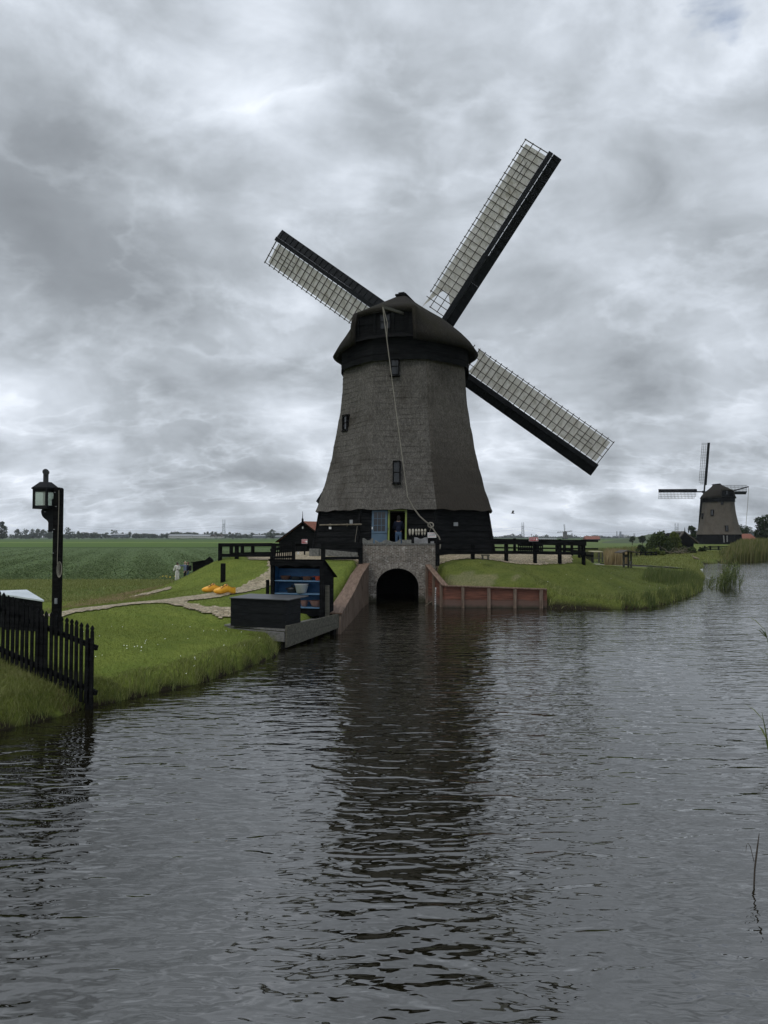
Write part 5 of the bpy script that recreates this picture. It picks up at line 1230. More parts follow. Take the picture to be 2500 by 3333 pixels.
# ------------------------------------------------------------------ people
def skin(name, pts, edges, rad, mat, parent, root=0, lev=2):
    me = bpy.data.meshes.new(name); me.from_pydata(pts, edges, []); me.materials.append(MAT[mat])
    o = bpy.data.objects.new(name, me); COL.objects.link(o)
    sk = o.modifiers.new('skin', 'SKIN'); sk.use_smooth_shade = True
    sv = me.skin_vertices[0].data
    for i, r in enumerate(rad):
        sv[i].radius = r if isinstance(r, tuple) else (r, r); sv[i].use_root = (i == root)
    sb = o.modifiers.new('sub', 'SUBSURF'); sb.levels = lev; sb.render_levels = lev
    if parent is not None: o.parent = parent
    return o
def person(label, loc, rz, h, skinm, arms, top, top_m, trou_m, hair, hair_m, wide=1.0, sleeve='long', trousers='straight', pack=None, group=None, lean=0.0, shoe='cloth_black'):
    """arms: [(elbow, wrist), ...] for the right(-x) and left(+x) arm, local metres for a 1.72 m figure facing -y"""
    k = h / 1.72; v = lambda x, y, z: (x * k, (y - lean * max(0, z - .95)) * k, z * k)
    P = [v(0, 0, .95), v(0, 0, 1.08), v(0, 0, 1.28), v(0, .01, 1.42), v(0, .005, 1.50), v(0, -.01, 1.56), v(0, -.012, 1.64), v(0, -.005, 1.70)]
    Rr = [(.135, .10), (.12, .09), (.15, .10), (.10, .07), .052, (.062, .075), (.075, .09), (.05, .06)]
    E = [(i, i + 1) for i in range(7)]
    P.append(v(0, -.105, 1.605)); Rr.append(.014); E.append((6, 8))                     # nose
    for s in (-1, 1): P.append(v(s * .085, .01, 1.61)); Rr.append(.014); E.append((6, len(P) - 1))   # ears
    for s in (-1, 1):
        b = len(P); P += [v(s * .09, 0, .90), v(s * .10, -.02, .50), v(s * .10, .02, .09), v(s * .11, -.13, .035)]; Rr += [.085, .06, .042, (.035, .03)]; E += [(0, b), (b, b + 1), (b + 1, b + 2), (b + 2, b + 3)]
    AR = []
    for s, (el, wr) in zip((-1, 1), arms):
        b = len(P); sh_ = (s * .17, 0, 1.39)
        P += [v(*sh_), v(*el), v(*wr)]; Rr += [.055, .040, .028]; E += [(3, b), (b, b + 1), (b + 1, b + 2)]
        d = (Vector(wr) - Vector(el)).normalized(); n = d.cross(Vector((s, 0, .2))).normalized()
        palm = Vector(wr) + d * .07; P.append(v(*palm)); Rr.append((.035, .018)); E.append((b + 2, b + 3)); pi = b + 3
        for fi in range(4):
            o = n * (.022 * (fi - 1.5)); l = (.060, .072, .068, .052)[fi]
            P += [v(*(palm + o + d * l * .55)), v(*(palm + o * 1.05 + d * l + Vector((0, -.012, 0))))]; Rr += [.009, .007]; E += [(pi, len(P) - 2), (len(P) - 2, len(P) - 1)]
        P += [v(*(Vector(wr) + d * .04 + n * .045)), v(*(Vector(wr) + d * .075 + n * .06))]; Rr += [.011, .008]; E += [(pi, len(P) - 2), (len(P) - 2, len(P) - 1)]
        AR.append((sh_, el, wr))
    Rr = [tuple(x * k for x in r) if isinstance(r, tuple) else r * k for r in Rr]
    body = skin('person', P, E, Rr, skinm, None); body.location = loc; body.rotation_euler = (0, 0, rz); tag(body, label, 'person', group)
    w = wide
    # top
    TP = [v(0, 0, .85), v(0, 0, 1.08), v(0, 0, 1.28), v(0, .01, 1.43), v(0, .01, 1.475)]; TR = [(.165 * w, .125 * w), (.150 * w, .115 * w), (.172 * w, .125 * w), (.12, .085), .07]; TE = [(0, 1), (1, 2), (2, 3), (3, 4)]
    for sh_, el, wr in AR:
        b = len(TP); e2 = Vector(el).lerp(Vector(wr), .85); TP += [v(*sh_), v(*el), v(*e2)]; TR += [.075, .058, .050]; TE += [(3, b), (b, b + 1), (b + 1, b + 2)]
    TR = [tuple(x * k for x in r) if isinstance(r, tuple) else r * k for r in TR]
    skin(top, TP, TE, TR, top_m, body)
    if trousers == 'wide': lr = (.105, .098, .105)
    else: lr = (.098, .076, .062)
    QP = [v(0, 0, 1.0), v(0, 0, .92)]; QR = [(.15, .115), (.158, .125)]; QE = [(0, 1)]
    for s in (-1, 1):
        b = len(QP); QP += [v(s * .09, 0, .80), v(s * .10, -.02, .50), v(s * .105, .01, .09)]; QR += list(lr); QE += [(1, b), (b, b + 1), (b + 1, b + 2)]
    skin('trousers', QP, QE, [tuple(x * k for x in r) if isinstance(r, tuple) else r * k for r in QR], trou_m, body)
    for s in (-1, 1):
        skin('shoe', [v(s * .10, .05, .045), v(s * .105, -.05, .04), v(s * .11, -.15, .03)], [(0, 1), (1, 2)], [.048 * k, .048 * k, .036 * k], shoe, body, 0, 1)
    HP = {'short': ([v(0, .02, 1.60), v(0, .025, 1.68), v(0, -.03, 1.715)], [(0, 1), (1, 2)], [(.082, .085), (.088, .095), (.06, .06)]),
          'long': ([v(0, .05, 1.44), v(0, .045, 1.55), v(0, .025, 1.67), v(0, -.03, 1.715)], [(0, 1), (1, 2), (2, 3)], [(.08, .05), (.095, .075), (.093, .10), (.06, .06)])}[hair]
    skin('hair', HP[0], HP[1], [tuple(x * k for x in r) for r in HP[2]], hair_m, body)
    if pack:
        m = MB(); m.box((0, .22 * k, 1.17 * k), (.30 * k, .20 * k, .46 * k)); o = m.build('backpack', pack, None); o.parent = body; bevel(o, .06, 3)
    return body
rel = [((-.24, .02, 1.12), (-.25, -.05, .88)), ((.24, .02, 1.12), (.25, -.05, .88))]
PY = 61.0
p = at(577, 1893, PY); person('person in a loose white blouse and wide white trousers, standing on the field edge', (p.x, PY, gz(p.x, PY)), R(8), 1.68, 'dark_skin', [((-.27, .0, 1.14), (-.31, -.10, .92)), ((.24, -.06, 1.14), (.06, -.18, 1.10))], 'blouse', 'cloth_white', 'cloth_white', 'long', 'hair_dark', 1.0, trousers='wide', group='visitors by the field', shoe='cloth_white')
p = at(602, 1890, PY); person('person with fair hair in a blue-grey jumper and black trousers, pointing with one arm', (p.x, PY, gz(p.x, PY)), R(-60), 1.74, 'skin', [((-.27, -.20, 1.36), (-.22, -.48, 1.44)), ((.25, .02, 1.13), (.24, -.10, .90))], 'jumper', 'cloth_steel', 'cloth_black', 'short', 'hair_fair', 1.08, group='visitors by the field')
p = at(611, 1888, PY + .6); person('person in a navy jacket and jeans with a dark backpack, beside the pointing person', (p.x, PY + .6, gz(p.x, PY + .6)), R(-75), 1.72, 'skin', rel, 'jacket', 'cloth_navy', 'denim', 'long', 'hair_brown', 1.05, pack='cloth_black', group='visitors by the field')
pd = fw(.03, .0, -.50); person('person in a dark jacket and blue jeans, seen from behind in the mill doorway', (pd.x, pd.y, MC.z + .06), FANG + R(90) + R(180), 1.74, 'skin', [((-.25, -.06, 1.13), (-.16, -.24, 1.02)), ((.25, -.04, 1.12), (.20, -.22, 1.0))], 'jacket', 'cloth_navy', 'denim', 'long', 'hair_dark', 1.05)

# ------------------------------------------------------------------ barn left of the mill
BY = 52.0; ap = at(985.6, 1700, BY); el = at(903, 1762, BY); wz = 1.0
BR = thing('barn', 'low black boarded barn with a red tiled roof, behind the yard left of the mill', 'barn', (ap.x, BY, wz))
hx = ap.x - el.x; rx = Vector((.55, .835, 0)).normalized(); gx_ = Vector((1, 0, 0)); LNG = 9.0
m = MB(); m.prism([(el.x - ap.x + .12, wz - 1), (ap.x - el.x - .12, wz - 1), (ap.x - el.x - .12, el.z), (0, ap.z - .06), (el.x - ap.x + .12, el.z)], (ap.x, BY + .16, 0), (1, 0, 0), (0, 0, 1), .14); m.build('gable_wall', 'black_boards', BR)
m = MB()
for s in (-1, 1):
    e0 = Vector((ap.x + s * (hx - .12), BY + .16, 0)); m.hexa([e0 + Vector((0, 0, wz - 1)), e0 + rx * LNG + Vector((0, 0, wz - 1)), e0 + rx * LNG + Vector((-s * .1, 0, wz - 1)), e0 + Vector((-s * .1, 0, wz - 1))], [e0 + Vector((0, 0, el.z)), e0 + rx * LNG + Vector((0, 0, el.z)), e0 + rx * LNG + Vector((-s * .1, 0, el.z)), e0 + Vector((-s * .1, 0, el.z))])
m.build('side_wall', 'black_boards', BR)
m = MB()
for s in (-1, 1):
    a = Vector((ap.x, BY - .05, ap.z)); b = Vector((ap.x + s * (hx + .1), BY - .05, el.z - .08)); up = Vector((0, 0, .08))
    m.hexa([a, b, b + rx * LNG, a + rx * LNG], [a + up, b + up, b + rx * LNG + up, a + rx * LNG + up])
m.build('roof', 'roof_tile', BR)
m = MB()
for s in (-1, 1): m.bar(Vector((ap.x, BY - .08, ap.z + .05)), Vector((ap.x + s * (hx + .12), BY - .08, el.z - .05)), .05, .22, (0, 1, 0))
m.build('barge_board', 'black_boards', BR)
m = MB(); m.tube([(ap.x, BY - .1, ap.z - .1), (ap.x, BY - .1, ap.z + .25)], .075, 8); m.tube([(ap.x, BY - .1, ap.z + .25), (ap.x, BY - .1, ap.z + .32), (ap.x, BY - .1, ap.z + .8)], [.06, .03, .012], 8); m.build('finial', 'black_boards', BR)
m = MB(); m.box((ap.x, BY - .02, at(985, 1717.5, BY).z), (.08, .03, .16)); m.build('white_plate', 'white_paint', BR)

# ------------------------------------------------------------------ second and third mill
z2 = gz(80.6, 171)
mill2, *_m2 = windmill('windmill', 'distant bare-sailed thatched windmill beside the dark trees on the far bank', (80.6, 171, z2 + .1), R(-90 - 25 - 23), R(-11), -1, 12.2, near=False, cloth=False, thatch_m=('thatch_far', 'thatch_far', 'thatch_cap'), hub=(5.5, 12.7), rd=[(0, .1, 6.6, 8.0, .7), (1, .0, 2.9, 4.2, .62), (1, -.5, 9.2, 10.4, .55), (-1, .0, 5.9, 7.2, .6)])
e0 = _m2[2](-3.2, .3, 12.1); e1 = at(2437, 1584, 166)
m = MB(); m.bar(e0, e1, .22, .26); m.build('brake_beam', 'black_rough', mill2)
m = MB(); m.tube([e1, at(2434, 1640, 166), at(2428, 1712, 166.5)], .05, 5); m.build('brake_rope', 'rope', mill2)
m = MB(); d_ = [at(2355.5, 1743, 166.1), at(2357, 1766, 166.1), at(2366.5, 1743, 166.1), at(2367, 1764, 166.1)]; m.bar(d_[0], d_[1], .2, .2); m.bar(d_[2], d_[3], .2, .2); m.build('door_frame', 'pale_stone', mill2)
mill3, *_m3 = windmill('windmill', 'tiny far-off windmill on the horizon, behind the fence right of the STOP sign', (1230 * (1839 - 1250) / F, 1230, -.8), R(-100), R(202), 5, 12.8, near=False, cloth=False, thatch_m=('thatch_far', 'thatch_far', 'thatch_far'), hub=(4.6, 12.6))

# ------------------------------------------------------------------ far structures
def barn(label, px0, px1, pyr, pye, pyb, Y, wall, roof, dep=8, name='barn', cat='barn', gable=False, windows=0):
    a = at(px0, pyb, Y); b = at(px1, pyb, Y); zr = at(px0, pyr, Y).z; ze = at(px0, pye, Y).z; zb = a.z
    T = thing(name, label, cat, ((a.x + b.x) / 2, Y, zb))
    m = MB(); m.box(((a.x + b.x) / 2, Y + dep / 2, (zb + ze) / 2 - .5), (b.x - a.x, dep, ze - zb + 1)); m.build('wall', wall, T)
    m = MB(); o = .3
    if gable: m.prism([(a.x - o, ze), (b.x + o, ze), ((a.x + b.x) / 2, zr)], (0, Y + dep + o, 0), (1, 0, 0), (0, 0, 1), dep + 2 * o)
    else: m.prism([(Y - o, ze), (Y + dep + o, ze), (Y + dep / 2, zr)], (a.x - o, 0, 0), (0, 1, 0), (0, 0, 1), b.x - a.x + 2 * o)
    m.build('roof', roof, T)
    for i in range(windows):
        x = a.x + (b.x - a.x) * (i + .5) / windows; m = MB(); m.box((x, Y - .03, zb + (ze - zb) * .55), ((b.x - a.x) / windows * .4, .12, (ze - zb) * .4)); m.build('window', 'window_glass', T)
    return T
barn('long barn with a red-brown roof far out on the right-hand fields', 1907, 1954, 1745, 1755, 1759, 740, 'black_rough', 'roof_tile', 10)
barn('long grey greenhouse on the horizon, left of the pylon', 548, 622, 1739, 1744, 1749, 1000, 'pale_wall', 'grey_roof', 14, 'greenhouse', 'greenhouse', windows=12)
barn('second grey greenhouse, just left of the two white gabled houses', 624, 682, 1740, 1744.5, 1749, 980, 'pale_wall', 'grey_roof', 14, 'greenhouse', 'greenhouse', windows=9)
barn('white house with a dark gable left of the pylon foot', 682, 701, 1738.5, 1746, 1749, 940, 'pale_wall', 'roof_dark', 12, 'house', 'house', True, 3)
barn('white house with a dark gable just below the pylon', 705, 724, 1739, 1746, 1749, 940, 'pale_wall', 'roof_dark', 12, 'house', 'house', True, 3)
barn('pale long shed on the horizon midway between pylon and barn', 822, 862, 1741, 1745, 1748, 1000, 'factory', 'grey_roof', 12, 'shed', 'shed', windows=5)
barn('grey-roofed shed on the horizon close to the black barn', 896, 926, 1743, 1746.5, 1749.5, 900, 'factory', 'grey_roof', 12, 'shed', 'shed', windows=4)
barn('grey barn on the horizon right of the lamp post', 362, 408, 1736.5, 1741, 1746, 900, 'factory', 'grey_roof', 12, windows=4)
barn('long white greenhouse at the far edge of the fields right of the mill', 1752, 1812, 1751, 1753, 1756, 1050, 'pale_wall', 'grey_roof', 12, 'greenhouse', 'greenhouse', windows=9)
barn('red-roofed house behind the reeds, right of the far windmill', 2426, 2466, 1737, 1760, 1770, 182, 'pale_wall', 'roof_tile', 8, 'house', 'house', windows=3)
barn('grey-roofed house peeping over the red roof by the dark trees', 2440, 2462, 1722, 1732, 1760, 230, 'factory', 'grey_roof', 8, 'house', 'house', windows=2)
# black shed by the far mill
T = barn('black boarded shed with twin finials among the bushes on the far bank', 2200, 2258, 1734, 1769, 1797, 116, 'black_boards', 'black_boards', 7, 'shed', 'shed', True)
a = at(2229, 1733, 115.9); m = MB()
for s, r_ in ((-1, 31), (1, 49)): 
    b = at(2229 + s * 31 + (16 if s > 0 else 0), 1770, 115.9); m.hexa([a, b, b + Vector((1.2, 8, 0)), a + Vector((1.2, 8, 0))], [a + Vector((0, 0, .22)), b + Vector((0, 0, .22)), b + Vector((1.2, 8, .22)), a + Vector((1.2, 8, .22))])
m.build('roof_covering', 'roof_dark', T)
for px, Y in ((2229, 115.8), (2241, 123)):
    b = at(px, 1717, Y); m = MB(); m.tube([Vector((b.x, Y, b.z - .9)), Vector((b.x, Y, b.z - .45)), b], [.11, .07, .03], 6); m.build('finial', 'black_rough', T)
# factory
FC = thing('factory', 'hazy pale factory with two tall chimneys on the horizon, right', 'factory', at(2030, 1752, 3200))
for (x0, x1, y0, mt) in [(2003, 2013, 1744, 'factory'), (2014, 2024, 1747, 'factory'), (2022, 2049, 1742, 'pale_wall'), (2024, 2030, 1739, 'factory')]:
    a = at(x0, 1754, 3200); b = at(x1, y0, 3200); m = MB(); m.box(((a.x + b.x) / 2, 3220, (a.z + b.z) / 2), (b.x - a.x, 40, b.z - a.z)); m.build('hall', mt, FC)
for px, w, t_ in ((2008, 2.0, 1729), (2019.5, 4.5, 1730)):
    a = at(px, 1752, 3200); b = at(px, t_, 3200); m = MB(); m.tube([a, b], [w * 1.1, w], 10); m.build('chimney', 'factory', FC)
# pylons
def pylon(label, px, pyt, pyb, Y, wtop, wide=True):
    a = at(px, pyb, Y); b = at(px, pyt, Y); H = b.z - a.z; T = thing('pylon', label, 'pylon', a, 'power pylons on the horizon')
    m = MB(); r = .42 * Y / 2000
    w0, w1 = wtop * 1.35, wtop * .85
    legs = []
    for sx in (-1, 1):
        for sy in (-1, 1): m.tube([a + Vector((sx * w0, sy * w0, 0)), a + Vector((sx * w1, sy * w1, H * .62)), a + Vector((sx * w1 * 1.05, sy * w1 * .6, H))], r, 4)
    n = 8
    for i in range(n):
        f0, f1 = i / n, (i + 1) / n; q0 = w0 + (w1 - w0) * min(1, f0 / .62); q1 = w0 + (w1 - w0) * min(1, f1 / .62)
        if f1 < .8:
            for s in (-1, 1): m.tube([a + Vector((-q0, s * q0, H * f0)), a + Vector((q1, s * q1, H * f1))], r * .55, 3); m.tube([a + Vector((q0, s * q0, H * f0)), a + Vector((-q1, s * q1, H * f1))], r * .55, 3)
    for f in (.58, .72): m.tube([a + Vector((-w1 * 1.5, 0, H * f)), a + Vector((w1 * 1.5, 0, H * f))], r * 1.3, 4)
    o = m.build('lattice_mast', 'pylon_steel', T); m = MB()
    for s in (-1, 1): m.box(a + Vector((s * w1 * 1.05, 0, H * .97)), (r * 3, r * 3, H * .06))
    m.build('mast_head', 'pylon_steel', T); return a, H
PA = pylon('grey lattice pylon over the horizon left of the black barn', 728.5, 1691, 1744, 1900, 3.0)
PB = pylon('grey lattice pylon standing between the mill and the tiny far windmill', 1702, 1700, 1746, 2100, 3.0)
PC = pylon('pale twin-horned pylon above the bushes left of the far thatched windmill', 2203, 1704, 1748, 1900, 4.2)
PD = pylon('small slender pylon just right of the tiny far windmill', 1862, 1735, 1750, 3000, 2.2)
PE = pylon('smallest hazy pylon right of the factory', 2065, 1736, 1752, 3200, 2.5)
def wire(pts, lab):
    m = MB(); m.tube(pts, .16, 4); tag(single(m, 'power_line', 'pylon_steel', lab, 'power line', pts[0], 'power lines along the horizon'), None)
def span(p, q, sag, n=16): return [p.lerp(q, i / n) + Vector((0, 0, -4 * sag * (i / n) * (1 - i / n))) for i in range(n + 1)]
for i, (d1, d2) in enumerate([(11, 16), (19, 31)]):
    Lf = at(250, 1700 + d1, 2100); wire(span(Lf, at(728, 1691 + d1 + 5, 1900), 9), ['upper wire running left from the pylon left of the barn', 'lower wire running left from the pylon left of the barn'][i])
    wire(span(at(728, 1691 + d1 + 5, 1900), at(1150, 1700 + d1 + 8, 2000), 9), ['upper wire between that pylon and the mill', 'lower wire between the left pylon and the mill'][i] if i else 'upper wire between the left pylon and the mill')
    wire(span(at(1420, 1714 + d1, 2100), at(1702, 1700 + d1 + 3, 2100), 5), ['upper wire running left from the pylon right of the mill', 'lower wire running left from the pylon right of the mill'][i])
    wire(span(at(1702, 1700 + d1 + 3, 2100), at(2203, 1704 + d1 + 1, 1900), 16), ['upper wire sagging across to the twin-horned pylon', 'lower wire sagging across to the twin-horned pylon'][i])
# birds
p = at(1668, 1671, 60); T = single(MB().add([p + Vector(v) for v in [(-.16, 0, .0), (.10, 0, -.03), (.22, 0, -.01), (.10, .02, .05), (-.05, 0, .06), (.02, -.25, .22), (.12, -.22, .25), (.02, .2, .24), (.10, .2, .26)]], [(0, 1, 3, 4), (1, 2, 3), (4, 3, 6, 5), (4, 7, 8, 3)]), 'bird', 'bird_dark', 'dark bird flying low over the fields right of the mill', 'bird', p)
p = ground_hit(2264, 1825); m = MB(); q = lambda x, y, z: p + Vector((x, y, z))
def body_tube(): m.tube([q(.45, 0, .12), q(.25, 0, .22), q(0, 0, .28), q(-.22, 0, .36), q(-.30, 0, .52), q(-.33, 0, .62), q(-.45, 0, .60)], [.03, .11, .14, .11, .05, .07, .02], 8)
body_tube(); m.tube([q(0, .04, 0), q(.02, .04, .2)], .02, 4); m.tube([q(.06, -.04, 0), q(.05, -.04, .2)], .02, 4)
single(m, 'goose', 'bird_brown', 'brown goose standing on the mown bank before the far mill', 'goose', p, None, True)

# ------------------------------------------------------------------ right bank objects
p = ground_hit(2041, 1848, 200); Y = p.y; k = Y / F
SB = thing('notice_shelter', 'small roofed wooden notice shelter beside the path on the right bank', 'shelter', p)
for dx in (-12.5, -7.5, 7, 12): m = MB(); m.box((p.x + dx * k, Y + (.15 if abs(dx) < 9 else -.1), p.z + 26 * k), (4.6 * k, .12, 54 * k)); m.build('post', 'weathered_wood', SB)
m = MB(); m.box((p.x, Y + .05, p.z + 38 * k), (16 * k, .05, 9 * k)); m.box((p.x, Y + .05, p.z + 10 * k), (16 * k, .05, 4 * k)); m.build('crossboard', 'weathered_wood', SB)
m = MB(); m.prism([(-29 * k, 47 * k), (-8 * k, 54 * k), (27 * k, 48 * k), (27 * k, 50.5 * k), (-8 * k, 57.5 * k), (-29 * k, 49.5 * k)], (p.x, Y + .75, p.z), (1, 0, 0), (0, 0, 1), 1.5); m.build('roof', 'roof_dark', SB)
m = MB(); m.box((p.x + 8 * k, Y - .17, p.z + 16 * k), (4 * k, .04, 9 * k)); m.build('small_notice', 'pale_stone', SB)
p = ground_hit(1946, 1832, 200); Y = p.y; k = Y / F
TB = thing('wooden_table', 'pale-topped wooden table standing on the slope beyond the right-hand fence', 'table', p)
m = MB(); m.hexa([(p.x - 20 * k, Y - .2, p.z + 34 * k), (p.x + 17 * k, Y - .2, p.z + 34 * k), (p.x + 12 * k, Y + .8, p.z + 36 * k), (p.x - 24 * k, Y + .8, p.z + 36 * k)], [(p.x - 20 * k, Y - .2, p.z + 36.5 * k), (p.x + 17 * k, Y - .2, p.z + 36.5 * k), (p.x + 12 * k, Y + .8, p.z + 38.5 * k), (p.x - 24 * k, Y + .8, p.z + 38.5 * k)]); m.build('top', 'reed_tan' if False else 'pale_wood' if 'pale_wood' in MAT else 'clog_wood', TB)
for dx, dy in ((-16, -.12), (2, -.12), (14, -.12), (-14, .6), (10, .6)): m = MB(); m.box((p.x + dx * k, Y + dy, p.z + 16 * k), (4 * k, .1, 36 * k)); m.build('leg', 'weathered_wood', TB)
m = MB(); m.bar((p.x - 16 * k, Y - .12, p.z + 15 * k), (p.x + 14 * k, Y - .12, p.z + 15 * k), .06, .1); m.build('stretcher', 'weathered_wood', TB)
pf = Y
T = thing('picket_fence', 'short black picket fence between the right-hand rail fence and the wooden table', 'fence', at(1918, 1822, 49))
for i in range(8): px = 1905 + i * 3.6; m = MB(); m.bar(at(px, 1815 + i * 2.4, 48.6), at(px, 1796.5, 48.6), .05, .025, (0, 1, 0)); m.build('picket', 'black_boards', T)
m = MB(); m.bar(at(1904, 1807, 48.65), at(1932, 1810, 48.65), .04, .12); m.build('rail', 'black_boards', T)
# jetty
p = onz(2266, 1864, .12); JT = thing('jetty', 'little white-planked jetty at the canal edge behind the tall grass', 'jetty', p)
for i in range(3): m = MB(); a = onz(2256 + i * 3, 1868 - i * 4.5, .18); b = onz(2282, 1861 - i * 4, .18); m.bar(a, b, .30, .05); m.build('plank', 'white_paint', JT)
for px in (2262, 2280): m = MB(); a = onz(px, 1866, 0); m.box((a.x, a.y, -.1), (.12, .12, .5)); m.build('pile', 'weathered_wood', JT)
# path strip and kerb on the right bank
rp_ = [ground_hit(px, py) for px, py in [(1955, 1837), (1985, 1838.5), (2020, 1840), (2060, 1842.5), (2110, 1845.5), (2160, 1849), (2210, 1853), (2250, 1857)]]
sheet('path', strip_poly([(q.x, q.y + 2.0) for q in rp_], [2, 3, 3.6, 4, 4, 3.4, 3, 2]), 'far_path' if 'far_path' in MAT else 'grey_stone', 'grey gravel path crossing the right bank to the jetty', .04, .4)
m = MB()
for a, b in zip(rp_[:-1], rp_[1:]): m.bar(a + Vector((0, 0, .04)), b + Vector((0, 0, .04)), .12, .16)
single(m, 'path_edging', 'black_rough', 'thin dark board edging along the gravel path on the right bank', 'edging', rp_[0])
# fence before far mill
T = thing('rail_fence', 'dark rail fence on the far bank between the shed and the tall reeds', 'fence', at(2330, 1790, 122))
for px in (2294, 2312, 2339, 2366): m = MB(); m.bar(at(px, 1791, 122), at(px, 1776.5, 122), .22, .2, (0, 1, 0)); m.build('post', 'black_boards', T)
for dy in (0, 5, 10): m = MB(); m.bar(at(2294, 1783 + dy * .7, 122), at(2312, 1778 + dy, 122), .06, .16); m.bar(at(2312, 1778 + dy, 122), at(2372, 1779 + dy, 122), .06, .16); m.build('rail', 'black_boards', T)
T = thing('rail_fence', 'dark low fence half lost in the shrubs behind the notice shelter', 'fence', at(2090, 1806, 96))
for px in (2072, 2084, 2101, 2120, 2135): m = MB(); m.bar(at(px, 1808, 96), at(px, 1795, 96), .16, .16, (0, 1, 0)); m.build('post', 'black_boards', T)
for y in (1798, 1804): m = MB(); m.bar(at(2070, y, 96), at(2138, y, 96), .05, .13); m.build('rail', 'black_boards', T)

# ------------------------------------------------------------------ trees and shrubs
def leaf_cloud(clumps, n, size, mat, name, parent=None, org=None, flat=.0, up=0.0):
    """clumps: (x, y, z, rx, ry, rz, weight)"""
    C = np.array(clumps, float); w = C[:, 6] / C[:, 6].sum(); ci = rng.choice(len(C), n, p=w); c = C[ci]
    d = rng.normal(size=(n, 3)); d /= np.linalg.norm(d, axis=1)[:, None]; r = rng.uniform(0.35, 1.0, n) ** .6
    P = c[:, :3] + d * c[:, 3:6] * r[:, None] + rng.normal(size=(n, 3)) * size * .4
    a = rng.normal(size=(n, 3)); a[:, 2] += up * 2; a /= np.linalg.norm(a, axis=1)[:, None]; b = np.cross(a, rng.normal(size=(n, 3))); b /= np.linalg.norm(b, axis=1)[:, None]
    s = (size * rng.uniform(.6, 1.3, n))[:, None]
    V = np.stack([P - a * s, P + b * s * .45, P + a * s, P - b * s * .45], 1).reshape(-1, 3)
    og = np.array(org) if org is not None else np.zeros(3)
    o = np_mesh(name, V - og, np.arange(4 * n), np.full(n, 4), mat, (0, 0, 0))
    if parent is not None: o.parent = parent
    else: o.location = og
    return o
def tree(name, label, base, h, w, mat, n, size, cat='tree', group=None, trunk=.25, shape='round', seed=0, limbs=5):
    base = Vector(base); T = thing(name, label, cat, base, group); rs = np.random.default_rng(seed + 11)
    m = MB(); tr = h * .028 + .02; top = base + Vector((rs.uniform(-.05, .05) * w, 0, h * .8))
    m.tube([base + Vector((0, 0, -.3)), base.lerp(top, .4) + Vector((w * .02, 0, 0)), top], [tr * 1.3, tr, tr * .3], 7)
    cl = []; z0 = h * trunk
    for i in range(limbs):
        a = rs.uniform(0, 6.28); zz_ = z0 + (h - z0) * rs.uniform(.1, .6); r_ = w * .5 * rs.uniform(.5, .9)
        st = base + Vector((0, 0, zz_ * .7)); en = base + Vector((math.cos(a) * r_, math.sin(a) * r_, zz_ + h * .1)); m.tube([st, st.lerp(en, .5) + Vector((0, 0, -.02 * h)), en], [tr * .6, tr * .4, tr * .15], 5)
    m.build('trunk', 'bark', T)
    nc = 16 if shape == 'round' else 12
    for i in range(nc):
        f = rs.uniform(0, 1); zz_ = z0 + (h - z0) * f
        if shape == 'round': rad = w * .5 * math.sqrt(max(.04, 1 - (2 * f - .9) ** 2 / 1.25)) * .75
        elif shape == 'tall': rad = w * .5 * (1 - .7 * f)
        else: rad = w * .5 * (1 - .35 * f)
        a = rs.uniform(0, 6.28); q = rad * math.sqrt(rs.uniform(0, 1)); rr = w * rs.uniform(.13, .24) * (1 if shape != 'tall' else .8)
        cl.append((base.x + math.cos(a) * q, base.y + math.sin(a) * q, base.z + min(zz_, h - rr * .7), rr, rr, rr * .8, rr ** 2))
    leaf_cloud(cl, n, size, mat, 'crown', T, base); return T
def far_tree(label, px, pyt, pyb, wpx, Y, mat='leaf_far', n=260, group=None, shape='round', seed=0, trunk=.02):
    b = at(px, pyb, Y); t_ = at(px, pyt, Y); h = t_.z - b.z; w = wpx / F * Y
    return tree('tree', label, b, h, w, mat, n, max(h, w) * .075, 'tree', group, trunk, shape, seed)
# individual far trees across the left horizon (px, top, width)
G1 = 'trees along the left horizon'
FT_ = [(3, 1697, 26, 'tall dark tree cut by the left edge of the photo'), (14, 1712, 20, 'bushy tree second from the left edge of the photo'), (55, 1722, 22, None), (80, 1722, 30, None), (104, 1721, 24, None), (122, 1722, 24, None), (142, 1724, 26, None), (160, 1725, 22, None),
       (228, 1717, 38, 'broad tall tree just right of the lamp post'), (255, 1729, 14, None), (282, 1733, 32, None), (302, 1734, 26, None), (345, 1733, 22, None), (374, 1725, 28, 'domed tree above the grey barn'), (398, 1733, 14, None), (420, 1731, 20, 'round tree right of the grey barn'), (447, 1736, 30, None), (470, 1736, 26, None), (500, 1738, 30, None),
       (530, 1736, 18, None), (556, 1733, 14, None), (600, 1735, 14, None), (617, 1733, 16, None), (640, 1733, 22, None), (668, 1732, 14, None), (676, 1730, 10, None), (690, 1730, 16, None), (704, 1730, 16, None), (719, 1732, 12, None), (748, 1732, 14, None), (757, 1736, 14, None), (768, 1733, 20, None), (782, 1734, 16, None), (800, 1738, 22, None), (822, 1734, 20, None), (860, 1737, 20, None),
       (886, 1723.5, 22, 'tall bushy tree standing alone over the horizon left of the barn'), (902, 1734, 18, None), (922, 1732, 20, 'rounded tree touching the barn roof line')]
protos = {}
